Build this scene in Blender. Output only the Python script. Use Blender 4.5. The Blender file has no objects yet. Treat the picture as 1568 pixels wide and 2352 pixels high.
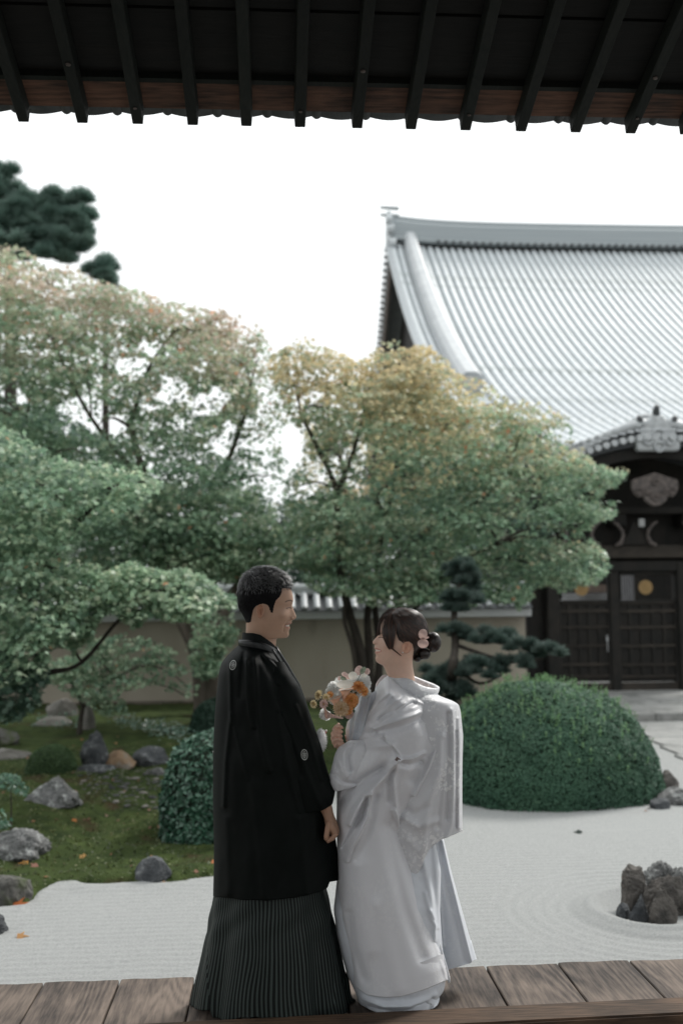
import bpy, bmesh, math, random
import numpy as np
from mathutils import Vector, Matrix, Euler, noise
random.seed(7)
rng = np.random.default_rng(7)
SC = bpy.context.scene
COL = SC.collection
R = math.radians

# ------------------------------------------------------------------ camera
F = 2287.0                       # focal length in the measuring grid (1568 x 2352)
CX, CY = 784.0, 1176.0
EYE = 1.645
PITCH = math.atan(190.0 / F)
YAW = math.atan(154.0 / F)
ROLL = R(0.7)
cam_d = bpy.data.cameras.new("camera")
cam = bpy.data.objects.new("camera", cam_d)
COL.objects.link(cam)
SC.camera = cam
MCAM = Matrix.Rotation(-YAW, 3, 'Z') @ Matrix.Rotation(math.pi/2 + PITCH, 3, 'X') @ Matrix.Rotation(-ROLL, 3, 'Z')
cam.matrix_world = Matrix.Translation((0, 0, EYE)) @ MCAM.to_4x4()
cam_d.sensor_fit = 'VERTICAL'
cam_d.sensor_height = 36.0
cam_d.sensor_width = 24.0
cam_d.lens = F / 2352.0 * 36.0
cam_d.clip_start = 0.05
cam_d.clip_end = 3000
cam_d.dof.use_dof = True
cam_d.dof.focus_distance = 4.05
cam_d.dof.aperture_fstop = 1.8
cam_d.dof.aperture_blades = 0

# ------------------------------------------------------------------ sky, sun, exposure
W = bpy.data.worlds.new("World")
SC.world = W
W.use_nodes = True
nt = W.node_tree
for n_ in list(nt.nodes): nt.nodes.remove(n_)
out = nt.nodes.new('ShaderNodeOutputWorld')
bg = nt.nodes.new('ShaderNodeBackground')
sky = nt.nodes.new('ShaderNodeTexSky')
sky.sky_type = 'NISHITA'; sky.sun_disc = False
SUN_EL, SUN_AZ = R(46), R(48)      # azimuth from +Y towards +X
sky.sun_elevation = SUN_EL; sky.sun_rotation = SUN_AZ
sky.air_density = 1.0; sky.dust_density = 6.0; sky.ozone_density = 1.0
hsv = nt.nodes.new('ShaderNodeHueSaturation'); hsv.inputs['Saturation'].default_value = 0.2
nt.links.new(sky.outputs[0], hsv.inputs['Color'])
mulk = nt.nodes.new('ShaderNodeVectorMath'); mulk.operation = 'SCALE'; mulk.inputs['Scale'].default_value = 0.5
nt.links.new(hsv.outputs[0], mulk.inputs[0])
# the overcast layer: paler towards the horizon, brighter overhead
tc = nt.nodes.new('ShaderNodeTexCoord'); sep = nt.nodes.new('ShaderNodeSeparateXYZ')
nt.links.new(tc.outputs['Generated'], sep.inputs[0])
ramp = nt.nodes.new('ShaderNodeMapRange'); ramp.inputs['From Min'].default_value = 0.0
ramp.inputs['From Max'].default_value = 1.0; ramp.inputs['To Min'].default_value = 9.0; ramp.inputs['To Max'].default_value = 14.5
nt.links.new(sep.outputs['Z'], ramp.inputs['Value'])
cl = nt.nodes.new('ShaderNodeVectorMath'); cl.operation = 'SCALE'; cl.inputs[0].default_value = (0.965, 0.995, 1.0)
nt.links.new(ramp.outputs[0], cl.inputs['Scale'])
mx = nt.nodes.new('ShaderNodeMixRGB'); mx.inputs['Fac'].default_value = 0.88
nt.links.new(mulk.outputs[0], mx.inputs['Color1']); nt.links.new(cl.outputs[0], mx.inputs['Color2'])
nt.links.new(mx.outputs[0], bg.inputs['Color'])
bg.inputs['Strength'].default_value = 0.1
nt.links.new(bg.outputs[0], out.inputs[0])

sun_d = bpy.data.lights.new("sun", 'SUN'); sun_d.energy = 2.3; sun_d.angle = R(14); sun_d.color = (1.0, 0.97, 0.92)
sun = bpy.data.objects.new("sun", sun_d); COL.objects.link(sun)
sd = Vector((math.sin(SUN_AZ)*math.cos(SUN_EL), math.cos(SUN_AZ)*math.cos(SUN_EL), math.sin(SUN_EL)))
sun.rotation_euler = sd.to_track_quat('Z', 'Y').to_euler()

SC.view_settings.view_transform = 'Standard'
SC.view_settings.look = 'None'
SC.view_settings.exposure = 0.4
SC.view_settings.gamma = 1.0
SC.view_settings.use_curve_mapping = False
SC.render.engine = 'CYCLES'
SC.cycles.max_bounces = 7
SC.cycles.transparent_max_bounces = 6

# ------------------------------------------------------------------ pixel grid <-> place
MC = np.array(MCAM)
def rays(vx, vy):
    vx = np.asarray(vx, float); vy = np.asarray(vy, float)
    d = np.stack([(vx-CX)/F, -(vy-CY)/F, -np.ones_like(vx)], -1)
    return d @ MC.T
def Pn(vx, vy, Y):
    d = rays(vx, vy)
    t = np.asarray(Y, float) / d[..., 1]
    p = d * t[..., None]
    p[..., 2] += EYE
    return p
def P(vx, vy, Y):
    return Vector(Pn(np.array([vx]), np.array([vy]), np.array([Y]))[0])
def G(vx, vy, z):
    d = rays(np.array([vx]), np.array([vy]))[0]
    t = (z-EYE)/d[2]
    return Vector((d[0]*t, d[1]*t, z))
def proj(p):
    q = (np.asarray(p, float) - np.array([0, 0, EYE])) @ MC
    return CX + F*q[..., 0]/(-q[..., 2]), CY - F*q[..., 1]/(-q[..., 2])

# ------------------------------------------------------------------ scene helpers
def tag(o, label=None, cat=None, group=None, kind=None):
    if label: o['label'] = label
    if cat: o['category'] = cat
    if group: o['group'] = group
    if kind: o['kind'] = kind
    return o
def empty(name, loc, label, cat, group=None, rz=0):
    o = bpy.data.objects.new(name, None); COL.objects.link(o)
    o.location = loc; o.rotation_euler = (0, 0, rz); o.empty_display_size = 0.2
    return tag(o, label, cat, group)
def wmat(o):
    m = o.matrix_basis.copy()
    if o.parent is not None: m = wmat(o.parent) @ o.matrix_parent_inverse @ m
    return m
def link(name, me, parent=None):
    """link a mesh whose coordinates are already those of the place"""
    o = bpy.data.objects.new(name, me); COL.objects.link(o)
    if parent is not None:
        o.parent = parent; o.matrix_parent_inverse = wmat(parent).inverted()
    return o
def recenter(o):
    """put the origin of a top-level mesh at its base"""
    me = o.data; n = len(me.vertices); a = np.empty(n*3); me.vertices.foreach_get('co', a); a = a.reshape(-1, 3)
    c = np.array([(a[:, 0].min()+a[:, 0].max())/2, (a[:, 1].min()+a[:, 1].max())/2, a[:, 2].min()])
    me.vertices.foreach_set('co', (a-c).ravel()); o.location = c; me.update()
    return o
def mesh_np(name, V, faces, mat=None, parent=None, smooth=False, colors=None, uv=None):
    """faces: list of index arrays all of one size, or a python list of lists"""
    me = bpy.data.meshes.new(name)
    V = np.asarray(V, float)
    if isinstance(faces, np.ndarray):
        nf, k = faces.shape
        me.vertices.add(len(V)); me.vertices.foreach_set('co', V.ravel())
        me.loops.add(nf*k); me.loops.foreach_set('vertex_index', faces.ravel().astype(np.int32))
        me.polygons.add(nf)
        me.polygons.foreach_set('loop_start', (np.arange(nf)*k).astype(np.int32))
        me.polygons.foreach_set('loop_total', np.full(nf, k, np.int32))
        me.update(calc_edges=True)
    else:
        me.from_pydata([tuple(v) for v in V], [], faces)
    if colors is not None:
        a = me.color_attributes.new('Col', 'FLOAT_COLOR', 'POINT')
        c = np.ones((len(V), 4)); c[:, :3] = colors
        a.data.foreach_set('color', c.ravel())
    if uv is not None:
        l = me.uv_layers.new(name='UVMap')
        li = np.empty(len(me.loops), np.int32); me.loops.foreach_get('vertex_index', li)
        l.data.foreach_set('uv', np.asarray(uv, float)[li].ravel())
    if smooth:
        me.polygons.foreach_set('use_smooth', np.ones(len(me.polygons), bool))
    if mat: me.materials.append(mat)
    me.validate(verbose=False)
    return link(name, me, parent)

class MB:
    """collects simple solids and links them as one mesh"""
    def __init__(s): s.v = []; s.f = []
    def add(s, vs, fs):
        b = len(s.v); s.v += [tuple(x) for x in vs]; s.f += [[b+i for i in f] for f in fs]; return s
    def box(s, x0, x1, y0, y1, z0, z1, rot=0, piv=None):
        vs = [(x, y, z) for z in (z0, z1) for y in (y0, y1) for x in (x0, x1)]
        if rot:
            px, py = piv or ((x0+x1)/2, (y0+y1)/2); c, sn = math.cos(rot), math.sin(rot)
            vs = [(px+(x-px)*c-(y-py)*sn, py+(x-px)*sn+(y-py)*c, z) for x, y, z in vs]
        return s.add(vs, [(0, 2, 3, 1), (4, 5, 7, 6), (0, 1, 5, 4), (2, 6, 7, 3), (0, 4, 6, 2), (1, 3, 7, 5)])
    def bar(s, a, b, w, h, up=(0, 0, 1)):
        a, b = Vector(a), Vector(b); d = (b-a).normalized(); sx = d.cross(Vector(up)).normalized(); u = sx.cross(d)
        vs = [p+sx*i*w/2+u*j*h/2 for p in (a, b) for j in (-1, 1) for i in (-1, 1)]
        return s.add(vs, [(0, 1, 3, 2), (4, 6, 7, 5), (0, 4, 5, 1), (2, 3, 7, 6), (0, 2, 6, 4), (1, 5, 7, 3)])
    def tube(s, pts, rad, n=8, cap=True):
        pts = [Vector(p) for p in pts]
        if not hasattr(rad, '__len__'): rad = [rad]*len(pts)
        vs = []; fs = []; prev = None
        for i, p in enumerate(pts):
            d = (pts[min(i+1, len(pts)-1)]-pts[max(i-1, 0)]).normalized()
            if prev is None:
                a = d.cross(Vector((0, 0, 1)) if abs(d.z) < .9 else Vector((1, 0, 0))).normalized()
            else:
                a = (prev-d*prev.dot(d)).normalized()
            prev = a; b = d.cross(a)
            for k in range(n):
                t = 2*math.pi*k/n; vs.append(p+(a*math.cos(t)+b*math.sin(t))*rad[i])
        for i in range(len(pts)-1):
            for k in range(n):
                fs.append((i*n+k, i*n+(k+1) % n, (i+1)*n+(k+1) % n, (i+1)*n+k))
        if cap:
            fs.append(tuple(range(n))[::-1]); fs.append(tuple((len(pts)-1)*n+k for k in range(n)))
        return s.add(vs, fs)
    def prism(s, pts2, y0, y1, axis='y'):
        """extrude an outline given as (x,z) from y0 to y1"""
        n = len(pts2)
        if axis == 'y': vs = [(x, y0, z) for x, z in pts2]+[(x, y1, z) for x, z in pts2]
        elif axis == 'x': vs = [(y0, x, z) for x, z in pts2]+[(y1, x, z) for x, z in pts2]
        else: vs = [(x, z, y0) for x, z in pts2]+[(x, z, y1) for x, z in pts2]
        fs = [tuple(range(n)), tuple(range(2*n-1, n-1, -1))]+[(i, i+n, (i+1) % n+n, (i+1) % n) for i in range(n)]
        return s.add(vs, fs)
    def build(s, name, mat=None, parent=None, smooth=False, bevel=0, segs=1):
        me = bpy.data.meshes.new(name); me.from_pydata(s.v, [], s.f)
        bm = bmesh.new(); bm.from_mesh(me); bmesh.ops.recalc_face_normals(bm, faces=bm.faces)
        if bevel:
            bmesh.ops.bevel(bm, geom=[e for e in bm.edges if e.is_manifold and e.calc_face_angle(0) > .5], offset=bevel, segments=segs, affect='EDGES')
        bm.to_mesh(me); bm.free()
        if smooth: me.polygons.foreach_set('use_smooth', [True]*len(me.polygons))
        if mat: me.materials.append(mat)
        return link(name, me, parent)

# ------------------------------------------------------------------ materials
def mat(name, c1, c2=None, rough=.7, scale=6, detail=6, bump=0, bscale=None, stretch=None, spec=.4, attr=None,
        coord='Object', trans=0, sheen=0, metal=0, c3=None, s3=1.0, t3=.5, hardness=.25, bdist=.01):
    m = bpy.data.materials.new(name); m.use_nodes = True; t = m.node_tree; N = t.nodes; L = t.links
    b = N['Principled BSDF']; b.inputs['Roughness'].default_value = rough
    b.inputs['Specular IOR Level'].default_value = spec; b.inputs['Metallic'].default_value = metal
    if sheen: b.inputs['Sheen Weight'].default_value = sheen
    co = N.new('ShaderNodeTexCoord'); mp = N.new('ShaderNodeMapping')
    L.new(co.outputs[coord], mp.inputs[0])
    if stretch: mp.inputs['Scale'].default_value = stretch
    no = N.new('ShaderNodeTexNoise'); no.inputs['Scale'].default_value = scale; no.inputs['Detail'].default_value = detail
    L.new(mp.outputs[0], no.inputs['Vector'])
    col = None
    if attr:
        at = N.new('ShaderNodeAttribute'); at.attribute_name = attr; col = at.outputs['Color']
    if c2 is not None:
        rp = N.new('ShaderNodeValToRGB'); rp.color_ramp.elements[0].position = .5-hardness; rp.color_ramp.elements[1].position = .5+hardness
        rp.color_ramp.elements[0].color = (*c1, 1); rp.color_ramp.elements[1].color = (*c2, 1)
        L.new(no.outputs['Fac'], rp.inputs[0]); cc = rp.outputs[0]
        if attr:
            mm = N.new('ShaderNodeMixRGB'); mm.blend_type = 'MULTIPLY'; mm.inputs[0].default_value = 1
            L.new(col, mm.inputs[1]); L.new(cc, mm.inputs[2]); cc = mm.outputs[0]
        col = cc
    if c3 is not None and col is not None:
        n3 = N.new('ShaderNodeTexNoise'); n3.inputs['Scale'].default_value = s3; n3.inputs['Detail'].default_value = 8; n3.inputs['Roughness'].default_value = .65
        L.new(mp.outputs[0], n3.inputs['Vector'])
        r3 = N.new('ShaderNodeMapRange'); r3.inputs['From Min'].default_value = t3; r3.inputs['From Max'].default_value = t3+.12
        L.new(n3.outputs['Fac'], r3.inputs['Value'])
        m3 = N.new('ShaderNodeMixRGB'); m3.inputs[2].default_value = (*c3, 1)
        L.new(r3.outputs[0], m3.inputs[0]); L.new(col, m3.inputs[1]); col = m3.outputs[0]
    if col is None: b.inputs['Base Color'].default_value = (*c1, 1)
    else: L.new(col, b.inputs['Base Color'])
    if bump:
        nb = N.new('ShaderNodeTexNoise'); nb.inputs['Scale'].default_value = bscale or scale*3; nb.inputs['Detail'].default_value = 5
        L.new(mp.outputs[0], nb.inputs['Vector'])
        bp = N.new('ShaderNodeBump'); bp.inputs['Strength'].default_value = bump; bp.inputs['Distance'].default_value = bdist
        L.new(nb.outputs['Fac'], bp.inputs['Height']); L.new(bp.outputs[0], b.inputs['Normal'])
    if trans:
        tr = N.new('ShaderNodeBsdfTranslucent'); ms = N.new('ShaderNodeMixShader'); ms.inputs[0].default_value = trans
        if col is not None: L.new(col, tr.inputs[0])
        else: tr.inputs[0].default_value = (*c1, 1)
        o = N['Material Output']; L.new(b.outputs[0], ms.inputs[1]); L.new(tr.outputs[0], ms.inputs[2]); L.new(ms.outputs[0], o.inputs[0])
    return m

def in_poly(px, py, poly):
    poly = np.asarray(poly, float); x1 = poly[:, 0]; y1 = poly[:, 1]; x2 = np.roll(x1, -1); y2 = np.roll(y1, -1)
    px = np.asarray(px)[..., None]; py = np.asarray(py)[..., None]
    with np.errstate(divide='ignore', invalid='ignore'):
        c = ((y1 > py) != (y2 > py)) & (px < (x2-x1)*(py-y1)/(y2-y1+1e-12)+x1)
    return c.sum(-1) % 2 == 1
def dist_poly(px, py, pts, closed=False):
    pts = np.asarray(pts, float); px = np.asarray(px, float); py = np.asarray(py, float)
    best = np.full(px.shape, 1e9); n = len(pts)
    for i in range(n if closed else n-1):
        a = pts[i]; b = pts[(i+1) % n]; d = b-a; l2 = (d**2).sum()+1e-9
        t = np.clip(((px-a[0])*d[0]+(py-a[1])*d[1])/l2, 0, 1)
        best = np.minimum(best, np.hypot(px-a[0]-t*d[0], py-a[1]-t*d[1]))
    return best
def smooth01(x): x = np.clip(x, 0, 1); return x*x*(3-2*x)

# cheap smooth value noise on numpy arrays
_NT = rng.random((64, 64, 64))
def vnoise(p, scale=1.0, octaves=3, seed=0):
    p = np.asarray(p, float)*scale+seed*7.31; tot = 0; amp = 1; s = 0
    for o in range(octaves):
        q = p*(2**o)+o*3.7; i = np.floor(q).astype(int); f = q-i; f = f*f*(3-2*f)
        i0 = i % 64; i1 = (i+1) % 64
        r = 0
        for dx in (0, 1):
            wx = f[..., 0] if dx else 1-f[..., 0]; ix = i1[..., 0] if dx else i0[..., 0]
            for dy in (0, 1):
                wy = f[..., 1] if dy else 1-f[..., 1]; iy = i1[..., 1] if dy else i0[..., 1]
                for dz in (0, 1):
                    wz = f[..., 2] if dz else 1-f[..., 2]; iz = i1[..., 2] if dz else i0[..., 2]
                    r = r+wx*wy*wz*_NT[ix, iy, iz]
        tot = tot+amp*(r*2-1); s += amp; amp *= .5
    return tot/s
# ------------------------------------------------------------------ ground
GZ = -0.55
M_gravel = mat('raked_white_gravel', (.23, .238, .236), (.33, .336, .33), rough=.95, scale=70, detail=6, bump=.8, bscale=200, hardness=.22, bdist=.008)
M_moss = mat('moss', (.017, .028, .010), (.055, .076, .024), rough=1, scale=5, detail=9, bump=.7, bscale=60, c3=(.045, .030, .017), s3=1.6, t3=.57, spec=.1, bdist=.03)
M_soil = mat('garden_soil', (.05, .045, .035), (.10, .09, .07), rough=1, scale=3, bump=.3)
M_paving = mat('grey_paving_stone', (.20, .205, .20), (.30, .30, .29), rough=.85, scale=5, bump=.25, c3=(.14, .145, .14), s3=1.4)

# moss boundary in the place: depth of the edge as a function of X
_bp = [(-260, 2110), (-60, 2095), (20, 2088), (62, 2080), (95, 2050), (130, 2032), (165, 2028), (200, 2036), (240, 2038), (280, 2034), (330, 2030), (390, 2033), (440, 2026), (493, 2018),
       (560, 2000), (640, 1940), (700, 1870), (760, 1806), (860, 1800), (960, 1825), (1065, 1846), (1120, 1850), (1180, 1853), (1260, 1856), (1380, 1856), (1440, 1850), (1480, 1838), (1500, 1824)]
_bw = np.array([G(x, y, GZ)[:2] for x, y in _bp])
_o = np.argsort(_bw[:, 0]); _bX = _bw[_o, 0]; _bY = _bw[_o, 1]
def moss_edge(X):
    e = np.interp(X, _bX, _bY)
    return np.where(X > _bX[-1], _bY[-1]+(X-_bX[-1])*9, e)
def moss_d(X, Y):
    X = np.asarray(X, float); Y = np.asarray(Y, float)
    p = np.stack([X, Y, X*0], -1)
    return Y-moss_edge(X)+vnoise(p, 5, 3)*.07
def ground_h(X, Y):
    X = np.asarray(X, float); Y = np.asarray(Y, float)
    d = moss_d(X, Y); p = np.stack([X, Y, X*0], -1)
    h = GZ+.045*smooth01(d/.12)+.25*smooth01(d/5)*smooth01((3.0-X)/3)+vnoise(p, .7, 3, 2)*.09*smooth01(d/2)+vnoise(p, 9, 3, 3)*.016+vnoise(p, 2.2, 2, 5)*.02
    # the dry stream bed lies a little lower
    bed = np.exp(-(((X-G(285, 1815, GZ)[0])/.75)**2+((Y-10.2)/1.1)**2))
    h = h-.07*bed
    return np.where(d > 0, h, GZ-.05)
def hit(vx, vy):
    """first point where the sight line meets the garden ground"""
    d = rays(np.array([vx]), np.array([vy]))[0]
    Ys = np.arange(5.0, 40, .02); t = Ys/d[1]; X = d[0]*t; Z = EYE+d[2]*t
    g = np.maximum(ground_h(X, Ys), GZ)
    k = np.argmax(Z <= g)
    if Z[k] > g[k]: k = len(Ys)-1
    return Vector((X[k], Ys[k], g[k]))

# far terrain
g = MB(); g.box(-150, 150, -80, 260, GZ-.9, GZ-.3)
tag(g.build('terrain', M_soil), kind='structure')

# raked gravel: straight rake lines, rings round the rock island
RK = G(1500, 2095, GZ)
xs = np.concatenate([np.arange(-14, -2.6, .12), np.arange(-2.6, 4.2, .03), np.arange(4.2, 16, .12)])
ys = np.concatenate([np.arange(4.0, 9.2, .0165), np.arange(9.2, 13, .05), np.arange(13, 22, .2)])
XX, YY = np.meshgrid(xs, ys)
r_ = np.hypot(XX-RK.x, YY-RK.y)
ring = smooth01((1.15-r_)/.15)
fade = smooth01((12-YY)/4)
lines = np.sin((YY+.03*vnoise(np.stack([XX, YY*.2, YY*0], -1), .8, 2))*2*math.pi/.085)*.0028
rings = np.sin(r_*2*math.pi/.10)*.0045*smooth01((r_-.3)/.1)
mound = .05*np.exp(-((r_-.42)/.10)**2)
ZZ = GZ+(lines*(1-ring)+rings*ring)*fade+mound+vnoise(np.stack([XX, YY, YY*0], -1), 1.3, 3)*.008
edge_up = np.exp(-((moss_edge(XX)-YY-.05)/.12)**2)*.02*(YY > 5)
ZZ = ZZ+edge_up
ny_, nx_ = XX.shape
idx = np.arange(nx_*ny_).reshape(ny_, nx_)
FF = np.stack([idx[:-1, :-1], idx[:-1, 1:], idx[1:, 1:], idx[1:, :-1]], -1).reshape(-1, 4)
o = mesh_np('raked_gravel', np.stack([XX, YY, ZZ], -1).reshape(-1, 3), FF, M_gravel, smooth=True); tag(o, kind='structure')

# moss bank
xs = np.arange(-11, 3.9, .05); ys = np.concatenate([np.arange(6.6, 12, .05), np.arange(12, 19.6, .12)])
XX, YY = np.meshgrid(xs, ys); ZZ = ground_h(XX, YY)
ny_, nx_ = XX.shape; idx = np.arange(nx_*ny_).reshape(ny_, nx_)
FF = np.stack([idx[:-1, :-1], idx[:-1, 1:], idx[1:, 1:], idx[1:, :-1]], -1).reshape(-1, 4)
keep = (ZZ.ravel()[FF] > GZ-.04).any(1)
o = mesh_np('moss_ground', np.stack([XX, YY, ZZ], -1).reshape(-1, 3), FF[keep], M_moss, smooth=True); tag(o, kind='structure')

# paved approach and platform in front of the gate
M_kerb = mat('kerb_stone', (.17, .17, .165), (.27, .27, .26), rough=.9, scale=8, bump=.3)
PX0 = P(1215, 1600, 17).x
pav = empty('stone_platform', (PX0+5, 20, GZ), None, None); pav['kind'] = 'structure'
k = 0; x = PX0-.4
while x < 15:
    w = random.uniform(.9, 1.5)
    MB().box(x+.006, x+w-.006, 16.45, 16.75, GZ-.1, -.385+random.uniform(-.006, .006)).build('kerb_block', M_kerb, pav, bevel=.012)
    x += w
for j, yy in enumerate(np.arange(16.75, 23, .62)):
    x = PX0-.4-(j % 2)*.5
    while x < 15:
        w = random.uniform(.8, 1.3)
        MB().box(x+.006, x+w-.006, yy+.005, yy+.615, GZ-.1, -.39+random.uniform(-.006, .006)).build('paving_slab', M_paving, pav, bevel=.01)
        x += w
a = G(1430, 1664, GZ); b = G(1568, 1745, GZ); dirv = (b-a); c = a+dirv*2.2
path = empty('paved_path', (c.x, c.y, GZ), None, None); path['kind'] = 'structure'
for yy in np.arange(c.y, 16.4, .75):
    y1 = min(yy+.735, 16.43)
    xl = a.x+(yy+.37-a.y)/dirv.y*dirv.x
    x = xl
    while x < 15:
        w = random.uniform(.9, 1.5)
        MB().box(x+.006, x+w-.006, yy+.006, y1, GZ-.1, GZ+.03+random.uniform(-.004, .004)).build('paving_slab', M_paving, path, bevel=.008)
        x += w
# ------------------------------------------------------------------ veranda deck
def wood_mat(name, dark, light, axis='Y', scale=1.0, rough=.75, spec=.3, seedobj=True, bump=.35, ringc=None):
    m = bpy.data.materials.new(name); m.use_nodes = True; t = m.node_tree; N = t.nodes; L = t.links
    b = N['Principled BSDF']; b.inputs['Roughness'].default_value = rough; b.inputs['Specular IOR Level'].default_value = spec
    co = N.new('ShaderNodeTexCoord'); oi = N.new('ShaderNodeObjectInfo')
    ad = N.new('ShaderNodeVectorMath'); ad.operation = 'MULTIPLY_ADD'; ad.inputs[1].default_value = (1, 1, 1)
    ml = N.new('ShaderNodeVectorMath'); ml.operation = 'SCALE'; ml.inputs[0].default_value = (13, 7, 5)
    L.new(oi.outputs['Random'], ml.inputs['Scale'])
    L.new(co.outputs['Object'], ad.inputs[0]); L.new(ml.outputs[0], ad.inputs[2])
    mp = N.new('ShaderNodeMapping')
    mp.inputs['Scale'].default_value = {'Y': (1, .10, 1), 'X': (.10, 1, 1), 'Z': (1, 1, .1)}[axis]
    L.new(ad.outputs[0], mp.inputs[0])
    # growth rings bent by noise
    n1 = N.new('ShaderNodeTexNoise'); n1.inputs['Scale'].default_value = 3.2*scale; n1.inputs['Detail'].default_value = 1.5; n1.inputs['Distortion'].default_value = .3
    L.new(mp.outputs[0], n1.inputs['Vector'])
    mu = N.new('ShaderNodeMath'); mu.operation = 'MULTIPLY'; mu.inputs[1].default_value = 150*scale
    L.new(n1.outputs['Fac'], mu.inputs[0])
    si = N.new('ShaderNodeMath'); si.operation = 'SINE'; L.new(mu.outputs[0], si.inputs[0])
    n2 = N.new('ShaderNodeTexNoise'); n2.inputs['Scale'].default_value = 90*scale; n2.inputs['Detail'].default_value = 4
    L.new(mp.outputs[0], n2.inputs['Vector'])
    n3 = N.new('ShaderNodeTexNoise'); n3.inputs['Scale'].default_value = 2.6*scale; n3.inputs['Detail'].default_value = 5
    L.new(ad.outputs[0], n3.inputs['Vector'])
    m1 = N.new('ShaderNodeMath'); m1.operation = 'MULTIPLY_ADD'; m1.inputs[1].default_value = .13; L.new(si.outputs[0], m1.inputs[0]); L.new(n2.outputs['Fac'], m1.inputs[2])
    m2 = N.new('ShaderNodeMath'); m2.operation = 'MULTIPLY_ADD'; m2.inputs[1].default_value = 1.5; L.new(n3.outputs['Fac'], m2.inputs[0]); L.new(m1.outputs[0], m2.inputs[2])
    rp = N.new('ShaderNodeMapRange'); rp.inputs['From Min'].default_value = .9; rp.inputs['From Max'].default_value = 1.65
    L.new(m2.outputs[0], rp.inputs['Value'])
    mi = N.new('ShaderNodeMixRGB'); mi.inputs[1].default_value = (*dark, 1); mi.inputs[2].default_value = (*light, 1); L.new(rp.outputs[0], mi.inputs[0])
    hs = N.new('ShaderNodeHueSaturation'); L.new(mi.outputs[0], hs.inputs['Color'])
    mr = N.new('ShaderNodeMapRange'); mr.inputs['To Min'].default_value = .78; mr.inputs['To Max'].default_value = 1.22
    L.new(oi.outputs['Random'], mr.inputs['Value']); L.new(mr.outputs[0], hs.inputs['Value'])
    L.new(hs.outputs[0], b.inputs['Base Color'])
    bp = N.new('ShaderNodeBump'); bp.inputs['Strength'].default_value = bump; bp.inputs['Distance'].default_value = .004
    L.new(m1.outputs[0], bp.inputs['Height']); L.new(bp.outputs[0], b.inputs['Normal'])
    return m
M_deck = wood_mat('weathered_deck_wood', (.045, .036, .032), (.21, .165, .135))
M_sill = wood_mat('brown_sill_wood', (.035, .022, .014), (.13, .08, .05), axis='X')
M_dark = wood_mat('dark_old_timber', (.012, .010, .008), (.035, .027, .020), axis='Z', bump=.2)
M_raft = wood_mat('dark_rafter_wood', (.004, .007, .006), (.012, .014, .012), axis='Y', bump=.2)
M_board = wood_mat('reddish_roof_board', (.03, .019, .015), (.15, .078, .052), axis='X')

EDGE = 4.515
deck = empty('wooden_veranda', (0.3, 4.0, 0), 'weathered grey brown plank veranda the couple stands on', 'veranda')
joints = [-2.60, -2.28, -1.96, -1.64, -1.32, -1.0, -.678, -.358, -.04, .278, .597, .917, 1.241, 1.566, 1.89, 2.21, 2.53, 2.85]
for i in range(len(joints)-1):
    a, b = joints[i], joints[i+1]
    e0 = EDGE+random.uniform(-.012, .012); e1 = e0-random.uniform(.0, .012)
    z = random.uniform(-.003, .003); gp = .0035
    mb = MB()
    ns = 6
    top = [(a+gp+(b-a-2*gp)*k/ns, (e0+(e1-e0)*k/ns)+.004*math.sin(k*1.7+i)) for k in range(ns+1)]
    outl = [(a+gp, 3.99)]+top+[(b-gp, 3.99)]
    mb.prism(outl, -.045+z, z, axis='z')
    mb.build('plank', M_deck, deck, bevel=.004)
for i in range(len(joints)-1):          # the floor inside the sill
    a, b = joints[i]+.12, joints[i+1]+.12
    MB().box(a+.003, b-.003, -3.2, 3.80, -.045, random.uniform(-.002, .002)).build('plank', M_deck, deck, bevel=.003)
c, s_ = math.cos(R(3.2)), math.sin(R(3.2))
mb = MB(); mb.box(-2.6, 2.9, 3.815, 3.965, -.05, .045, rot=R(1.2), piv=(.5, 3.89)); mb.build('door_sill', M_sill, deck, bevel=.008, segs=2)
MB().box(-2.56, 2.56, 4.33, 4.45, -.22, -.05).build('edge_beam', M_deck, deck)
for x in (-2.2, -.9, .5, 1.8):
    MB().box(x-.06, x+.06, 4.33, 4.45, GZ, -.22).build('floor_post', M_deck, deck)

# ------------------------------------------------------------------ eaves over the veranda
SL = math.tan(R(18)); EY = 4.72; EZ = 3.990
def roof_z(y): return EZ+(EY-y)*SL
vroof = empty('veranda_roof', (0, EY, EZ), 'dark timber eaves with tile edge hanging over the veranda', 'roof')
rx = [P(v, 295, 4.7).x for v in (55, 190, 317, 443, 566, 689, 820, 943, 1068, 1195, 1320, 1446, 1570)]
sp = (rx[-1]-rx[0])/12
rx = [rx[0]-sp*3, rx[0]-sp*2, rx[0]-sp]+rx+[rx[-1]+sp, rx[-1]+sp*2, rx[-1]+sp*3]
for x in rx:
    L0 = 4.7; L1 = -1.0
    hw, hb, H = .031, .025, .072
    vs = []
    for y in (L0, L1):
        zt = roof_z(y)
        vs += [(x-hw, y, zt), (x+hw, y, zt), (x+hb, y, zt-H), (x-hb, y, zt-H)]
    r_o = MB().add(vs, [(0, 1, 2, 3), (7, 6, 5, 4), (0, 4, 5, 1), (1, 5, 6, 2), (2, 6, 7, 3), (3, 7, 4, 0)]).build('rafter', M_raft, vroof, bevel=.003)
M_nail = mat('old_iron', (.05, .045, .042), (.16, .13, .12), rough=.5, scale=30, metal=.4)
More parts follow.
